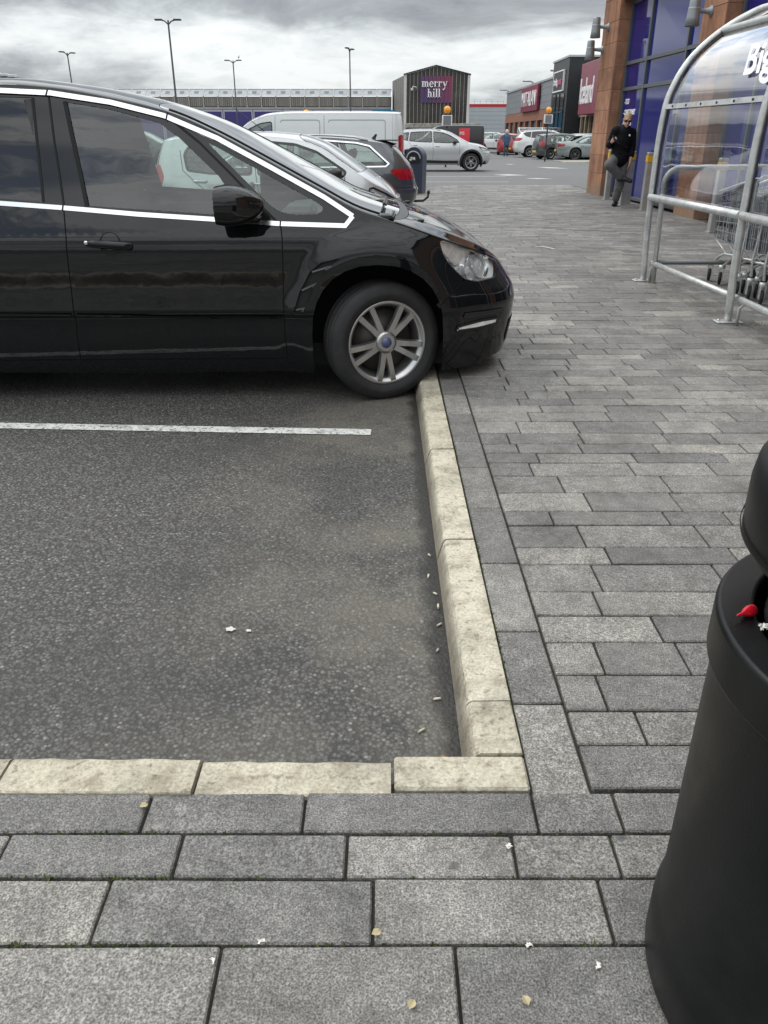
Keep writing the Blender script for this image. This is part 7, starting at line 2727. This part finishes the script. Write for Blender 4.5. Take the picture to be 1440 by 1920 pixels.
def limb(mb, pts, rs, n=14):
    """a tapering limb through joints, rounded at the ends"""
    P = [Vector(p) for p in pts]
    out, rr = [], []
    for i in range(len(P) - 1):
        for k in range(6):
            t = k / 6
            out.append(P[i].lerp(P[i + 1], t))
            rr.append(rs[i] + (rs[i + 1] - rs[i]) * (t * t * (3 - 2 * t)))
    out.append(P[-1])
    rr.append(rs[-1])
    mb.tube(out, rr, n)
    for p, r in ((P[i], rs[i]) for i in range(len(P))):
        ball(mb, p, (r, r, r))


def ball(mb, c, r, M=None, n=14):
    prof = [(sin(pi * k / 10), -cos(pi * k / 10)) for k in range(11)]
    S = Matrix.Diagonal((*r, 1))
    T = Matrix.Translation(Vector(c))
    mb.lathe([(max(a, 0.0), b) for a, b in prof], n, T @ (M if M is not None else Matrix()) @ S)


def hand(mb, wrist, direc, palm_n, curl, s=1.0):
    """palm with four unequal fingers and a thumb"""
    w = Vector(wrist)
    d = Vector(direc).normalized()
    nrm = Vector(palm_n)
    nrm = (nrm - d * nrm.dot(d)).normalized()
    sd = d.cross(nrm)
    c = w + d * 0.05 * s
    for k in (-1, 0, 1):
        limb(mb, [w + sd * 0.014 * k * s, w + d * 0.085 * s + sd * 0.022 * k * s], [0.017 * s, 0.013 * s], 8)
    for k, L in enumerate((0.066, 0.076, 0.071, 0.055)):
        b0 = w + d * 0.085 * s + sd * (0.031 - 0.0207 * k) * s
        a1, a2, a3 = curl * 0.5, curl * 1.2, curl * 1.7
        p1 = b0 + (d * cos(a1) + nrm * sin(a1)) * L * 0.45 * s
        p2 = p1 + (d * cos(a2) + nrm * sin(a2)) * L * 0.32 * s
        p3 = p2 + (d * cos(a3) + nrm * sin(a3)) * L * 0.25 * s
        limb(mb, [b0, p1, p2, p3], [0.0095 * s, 0.009 * s, 0.0085 * s, 0.0075 * s], 7)
    t0 = w + d * 0.025 * s + sd * 0.028 * s
    t1 = t0 + (d * 0.6 + sd * 0.6 + nrm * 0.4).normalized() * 0.04 * s
    t2 = t1 + (d * 0.85 + nrm * 0.5).normalized() * 0.034 * s
    limb(mb, [t0, t1, t2], [0.013 * s, 0.0105 * s, 0.0085 * s], 7)


def build_man():
    O = Vector((4.83, 17.5, 0.0))
    t = empty('person', O)
    tag(t, 'man in black jacket, grey joggers and sunglasses standing on one leg by the shop', 'person')
    P = lambda x, y, z: Vector((x, y, z)) - O
    pel = P(4.82, 17.50, 0.93)
    chest = P(4.825, 17.45, 1.25)
    neck = P(4.835, 17.40, 1.475)
    head = P(4.850, 17.345, 1.605)
    shl, shr = P(4.655, 17.42, 1.415), P(5.005, 17.46, 1.385)
    ell, wrl = P(4.585, 17.50, 1.16), P(4.560, 17.26, 1.215)
    elr, wrr = P(5.045, 17.47, 1.09), P(4.995, 17.33, 0.835)
    h1, k1, a1 = P(4.905, 17.50, 0.90), P(4.868, 17.42, 0.485), P(4.845, 17.50, 0.085)
    h2, k2, a2 = P(4.74, 17.49, 0.90), P(4.545, 17.20, 0.80), P(4.835, 17.28, 0.565)
    Mh = Matrix.Rotation(radians(-12), 4, 'Z') @ Matrix.Rotation(radians(20), 4, 'X') @ Matrix.Rotation(radians(6), 4, 'Y')
    b = MB()
    limb(b, [pel, chest, neck, head + Vector((0, 0.02, -0.05))], [0.13, 0.145, 0.062, 0.058])
    limb(b, [shl, shr], [0.06, 0.06])
    limb(b, [shl, ell, wrl], [0.05, 0.04, 0.027])
    limb(b, [shr, elr, wrr], [0.05, 0.04, 0.027])
    limb(b, [h1, k1, a1], [0.075, 0.052, 0.036])
    limb(b, [h2, k2, a2], [0.075, 0.052, 0.036])
    hand(b, wrl, (0.15, -0.8, 0.35), (0.8, 0.1, 0.3), 0.9)
    hand(b, wrr, (-0.18, -0.30, -1.0), (-0.6, 0.5, 0.2), 0.45)
    # head: skull, jaw, nose, brow, ears
    ball(b, head + Mh @ Vector((0, 0.010, 0.022)), (0.076, 0.095, 0.098), Mh)
    ball(b, head + Mh @ Vector((0, -0.030, -0.060)), (0.056, 0.060, 0.062), Mh)
    ball(b, head + Mh @ Vector((0, -0.068, -0.098)), (0.026, 0.020, 0.020), Mh)
    limb(b, [head + Mh @ Vector((0, -0.085, 0.015)), head + Mh @ Vector((0, -0.112, -0.030))], [0.011, 0.017], 8)
    ball(b, head + Mh @ Vector((0, -0.084, -0.066)), (0.026, 0.012, 0.010), Mh)
    for s_ in (-1, 1):
        ball(b, head + Mh @ Vector((s_ * 0.080, 0.018, -0.008)), (0.012, 0.022, 0.034), Mh)
        ball(b, head + Mh @ Vector((s_ * 0.032, -0.078, 0.034)), (0.026, 0.014, 0.010), Mh)
    remesh(b.build('body', SKIN, t), 0.0075, 4)
    # jacket
    j = MB()
    limb(j, [P(4.82, 17.49, 0.905), P(4.82, 17.48, 1.06), chest, P(4.832, 17.43, 1.37), P(4.835, 17.405, 1.46)], [0.188, 0.180, 0.192, 0.165, 0.095], 18)
    limb(j, [shl + Vector((0.02, 0, 0)), shr + Vector((-0.02, 0, 0))], [0.095, 0.095])
    limb(j, [shl, ell, wrl + Vector((0.0, 0.05, -0.01))], [0.088, 0.075, 0.052])
    limb(j, [shr, elr, elr.lerp(wrr, 0.42)], [0.088, 0.072, 0.060])
    limb(j, [P(4.79, 17.44, 0.90), P(4.86, 17.52, 0.90)], [0.175, 0.172], 16)
    limb(j, [P(4.80, 17.36, 1.455), P(4.835, 17.42, 1.49), P(4.875, 17.37, 1.455)], [0.040, 0.060, 0.040], 10)
    limb(j, [elr.lerp(wrr, 0.36), elr.lerp(wrr, 0.44)], [0.068, 0.066], 12)
    for q0, q1, r0 in ((P(4.70, 17.30, 1.18), P(4.90, 17.28, 1.10), 0.022), (P(4.72, 17.31, 1.02), P(4.93, 17.30, 0.98), 0.020), (P(4.98, 17.40, 1.22), P(5.09, 17.42, 1.16), 0.020)):
        limb(j, [q0, q1], [r0, r0 * 0.8], 8)
    remesh(j.build('jacket', JACK, t), 0.013, 4)
    # joggers
    q = MB()
    limb(q, [P(4.82, 17.50, 0.97), P(4.82, 17.50, 0.87)], [0.145, 0.150])
    limb(q, [h1, k1, a1 + Vector((0, 0, 0.07)), a1 + Vector((0, 0, 0.03))], [0.122, 0.098, 0.080, 0.062])
    limb(q, [h2, k2, k2.lerp(a2, 0.9)], [0.125, 0.104, 0.078])
    for f0, f1, r0 in ((k1 + Vector((-0.08, -0.05, 0.10)), k1 + Vector((0.07, -0.08, 0.04)), 0.022), (k1 + Vector((-0.07, -0.04, -0.14)), k1 + Vector((0.07, -0.05, -0.20)), 0.022),
                       (a1 + Vector((-0.06, -0.05, 0.13)), a1 + Vector((0.07, -0.05, 0.11)), 0.024), (h2.lerp(k2, 0.45) + Vector((0, -0.08, 0.06)), h2.lerp(k2, 0.55) + Vector((0.06, -0.03, -0.08)), 0.022)):
        limb(q, [f0, f1], [r0, r0 * 0.7], 8)
    remesh(q.build('joggers', JOGG, t), 0.012, 3)
    # shoes
    for (ank, tip, up) in ((a1, P(4.755, 17.30, 0.044), 1), (a2, P(5.02, 17.21, 0.495), 0)):
        s_ = MB()
        hl = ank + (ank - tip).normalized() * 0.05
        if up:
            hl.z = 0.045
            ank2 = Vector((ank.x, ank.y, 0.075))
        else:
            hl.z = ank.z - 0.03
            ank2 = ank
        limb(s_, [hl, ank2.lerp(tip, 0.45), tip], [0.050, 0.050, 0.042], 10)
        limb(s_, [ank2, ank2 + Vector((0, 0, 0.045 if up else 0.0))], [0.046, 0.042], 10)
        o = remesh(s_.build('shoe', SHOE, t), 0.010, 2)
    # hair: cropped cap
    hr = MB()
    ball(hr, head + Mh @ Vector((0, 0.022, 0.046)), (0.080, 0.092, 0.086), Mh, 18)
    ball(hr, head + Mh @ Vector((0, 0.055, -0.005)), (0.074, 0.062, 0.075), Mh, 16)
    hr.build('hair', HAIRB, t)
    # sunglasses
    sg_ = MB()
    for s_ in (-1, 1):
        ball(sg_, head + Mh @ Vector((s_ * 0.034, -0.094, 0.014)), (0.030, 0.007, 0.022), Mh, 12)
        sg_.tube([head + Mh @ Vector((s_ * 0.062, -0.090, 0.018)), head + Mh @ Vector((s_ * 0.082, -0.03, 0.014)), head + Mh @ Vector((s_ * 0.084, 0.02, 0.008))], 0.004, 5)
    sg_.tube([head + Mh @ Vector((-0.01, -0.098, 0.020)), head + Mh @ Vector((0.01, -0.098, 0.020))], 0.004, 5)
    sg_.build('sunglasses', SHADES, t)
    MB().box(-0.016, 0.016, -0.004, 0.004, -0.018, 0.018, Matrix.Translation(P(4.905, 17.272, 1.335)) @ Matrix.Rotation(0.5, 4, 'Y'), b=0.003).build('chest_emblem', WHITES, t)
    # held in the raised hand
    ph = MB()
    ph.box(-0.036, 0.036, -0.005, 0.005, -0.07, 0.07, b=0.004)
    o = ph.build('phone', pmat('phone_black', (0.02, 0.02, 0.022), 0.2), None, (4.583, 17.155, 1.275), (radians(-35), 0, radians(25)))
    tag(o, 'dark phone held in the raised hand of the man', 'phone')
    return t


build_man()


def far_person():
    O = Vector((8.95, 63.0, RZ))
    t = empty('person', O)
    tag(t, 'small far person in a dark blue coat and pale hood beside the red hatchback', 'person')
    b = MB()
    limb(b, [(0, 0, 0.9), (0, 0, 1.25), (0, 0, 1.48), (0, 0, 1.62)], [0.13, 0.15, 0.07, 0.09])
    for s_ in (-1, 1):
        limb(b, [(s_ * 0.09, 0, 0.88), (s_ * 0.11, 0.06 * s_, 0.48), (s_ * 0.11, 0.02 * s_, 0.06)], [0.09, 0.06, 0.045])
        limb(b, [(s_ * 0.19, 0, 1.40), (s_ * 0.24, 0.02, 1.12), (s_ * 0.22, -0.10, 0.92)], [0.055, 0.045, 0.03])
        hand(b, (s_ * 0.22, -0.10, 0.92), (0, -0.3, -1), (-s_, 0, 0), 0.4)
    remesh(b.build('body', SKIN, t), 0.014, 3)
    c = MB()
    limb(c, [(0, 0, 0.80), (0, 0, 1.25), (0, 0, 1.45)], [0.20, 0.19, 0.10])
    for s_ in (-1, 1):
        limb(c, [(s_ * 0.17, 0, 1.38), (s_ * 0.24, 0.02, 1.12), (s_ * 0.22, -0.09, 0.96)], [0.085, 0.07, 0.055])
    remesh(c.build('coat', pmat('blue_coat', (0.05, 0.09, 0.16), 0.8), t), 0.02, 3)
    j = MB()
    for s_ in (-1, 1):
        limb(j, [(s_ * 0.09, 0, 0.88), (s_ * 0.11, 0.06 * s_, 0.48), (s_ * 0.11, 0.02 * s_, 0.08)], [0.11, 0.085, 0.07])
    remesh(j.build('trousers', pmat('blue_jeans', (0.05, 0.07, 0.12), 0.9), t), 0.02, 3)
    h = MB()
    ball(h, (0, 0.02, 1.62), (0.13, 0.14, 0.16))
    h.build('hood', pmat('pale_hood', (0.50, 0.49, 0.46), 0.9), t)
    for s_ in (-1, 1):
        f = MB()
        limb(f, [(s_ * 0.11, 0.04, 0.05), (s_ * 0.12, -0.16, 0.04)], [0.05, 0.04])
        f.build('shoe', SHOE, t)


far_person()

# ================================================================== litter
def ground_thing(mb, name, mat, x, y, z, rz, label, cat, group=None):
    o = mb.build(name, mat, None, (x, y, z), (0, 0, rz))
    tag(o, label, cat, group)
    return o


BUTT = pmat('cigarette_paper', (0.50, 0.44, 0.34), 0.8, var=0.4, vscale=60, rand=0.35)
LEAF = pmat('dry_leaf', (0.24, 0.12, 0.035), 0.8, var=0.4, vscale=30)
PALE = pmat('pale_leaf', (0.42, 0.36, 0.21), 0.8, var=0.25, vscale=30)
rl = random.Random(21)
for k, (x, y) in enumerate(((0.172, 2.585), (0.160, 2.43), (0.178, 2.31), (0.183, 2.23), (0.180, 2.12), (0.165, 1.98), (0.150, 1.75), (0.10, 1.62))):
    L = rl.uniform(0.014, 0.026)
    m = MB().tube([(-L / 2, 0, 0.004), (L / 2, 0, 0.004)], 0.0036, 6)
    ground_thing(m, 'cigarette_end', BUTT, x, y, RZ + 0.001, rl.uniform(0, 3), 'cigarette end lying in the gutter along the pale kerb', 'cigarette end', 'cigarette ends in the gutter')


def leaf(L, w):
    m = MB()
    vs = [(-L / 2, 0, 0.002), (-L * 0.2, w / 2, 0.006), (L * 0.2, w * 0.45, 0.007), (L / 2, 0, 0.003), (L * 0.2, -w * 0.45, 0.005), (-L * 0.2, -w / 2, 0.007), (0, 0, 0.003)]
    m.add(vs, [(6, 0, 1), (6, 1, 2), (6, 2, 3), (6, 3, 4), (6, 4, 5), (6, 5, 0)])
    return m


for (x, y, z, rz, lab) in ((0.095, 1.475, RZ + 0.002, 0.4, 'brown leaf in the corner where the two kerbs meet'), (0.150, 1.50, RZ + 0.002, 1.6, 'second brown leaf in the kerb corner')):
    ground_thing(leaf(0.06, 0.035), 'dry_leaf', LEAF, x, y, z, rz, lab, 'leaf')
for (x, y, rz, lab) in ((-0.535, 1.275, 0.3, 'pale yellow leaf in the paver joint below the front kerb'), (0.048, 0.835, 1.0, 'pale round leaf on the bottom-most pavers'),
                        (0.245, 0.842, 2.0, 'small yellow leaf right of the pale one on the bottom pavers'), (-0.014, 0.968, 0.2, 'pale scrap of leaf on a joint at bottom centre')):
    ground_thing(leaf(0.019, 0.015), 'pale_leaf', PALE, x, y, 0.002, rz, lab, 'leaf')
for (x, y, rz, lab) in ((-0.228, 0.952, 0.3, 'white paper scrap on the joint at bottom left of centre'), (-0.310, 0.915, 1.1, 'white paper scrap at the corner of a light paver, bottom left'),
                        (0.262, 1.168, 0.5, 'white crumb by the paver below the kerb corner'), (0.385, 0.905, 0.8, 'pinkish white wrapper scrap left of the bin foot'), (0.268, 0.945, 0.1, 'cream scrap in the joint left of the bin')):
    m = MB()
    for k in range(5):
        a, b, c = [Vector((rl.uniform(-0.008, 0.008), rl.uniform(-0.007, 0.007), rl.uniform(0.0, 0.004))) for _ in range(3)]
        m.add([a, b, c], [(0, 1, 2)])
    ground_thing(m, 'paper_scrap', pmat('scrap_paper', (0.68, 0.66, 0.60), 0.8), x, y, 0.002, rz, lab, 'litter')
# long white strip lying on the pavement
m = MB()
m.add([(0, 0, 0.003), (0.10, -0.02, 0.004), (0.12, -0.30, 0.004), (0.09, -0.30, 0.004), (0.07, -0.03, 0.004), (0, -0.02, 0.003)], [(0, 1, 4, 5), (1, 2, 3, 4)])
ground_thing(m, 'white_strip', pmat('scrap_paper', (0.68, 0.66, 0.60)), 2.02, 10.9, 0.002, 0.35, 'bent white strip lying on the pavers beyond the black car nose', 'litter')
# spatters of white on the bay
for (x, y, r_0, lab) in ((-0.495, 2.095, 0.016, 'larger white splash on the asphalt of the empty bay'), (-0.435, 2.085, 0.010, 'smaller white splash beside the larger one on the asphalt')):
    m = MB()
    n = 11
    m.add([(r_0 * rl.uniform(0.5, 1.2) * cos(2 * pi * k / n), r_0 * rl.uniform(0.5, 1.2) * sin(2 * pi * k / n), 0.0) for k in range(n)], [tuple(range(n))])
    ground_thing(m, 'white_splash', pmat('splash_white', (0.50, 0.50, 0.47), 0.7), x, y, RZ + 0.006, 0, lab, 'splash')
# moss tufts at the shelter foot and in the kerb joint
MOSS = pmat('moss', (0.060, 0.085, 0.018), 0.95, var=0.4, vscale=40)
ms = MB()
for k in range(900):
    if k < 420:
        x, y = rl.gauss(2.90, 0.10), rl.gauss(6.18, 0.05)
    elif k < 640:
        x, y = 0.3375 + rl.gauss(0, 0.002), rl.choice((rl.gauss(2.45, 0.05), rl.gauss(1.9, 0.1), rl.gauss(3.3, 0.2)))
    else:
        x, y = rl.uniform(-1.0, 0.4), rl.choice((1.207, 1.093, 0.949)) + rl.gauss(0, 0.002)
        if rl.random() < 0.5:
            x = rl.gauss(-0.55, 0.12)
    h = rl.uniform(0.004, 0.012)
    a = rl.uniform(0, 6.28)
    d = Vector((cos(a), sin(a), 0)) * 0.004
    p = Vector((x, y, -0.006))
    ms.add([p - d, p + d, p + Vector((rl.gauss(0, 0.004), rl.gauss(0, 0.004), h))], [(0, 1, 2)])
o = ms.build('moss', MOSS)
tag(o, 'tufts of green moss growing in the paver joints', 'moss', kind='stuff')
bpy.context.view_layer.update()
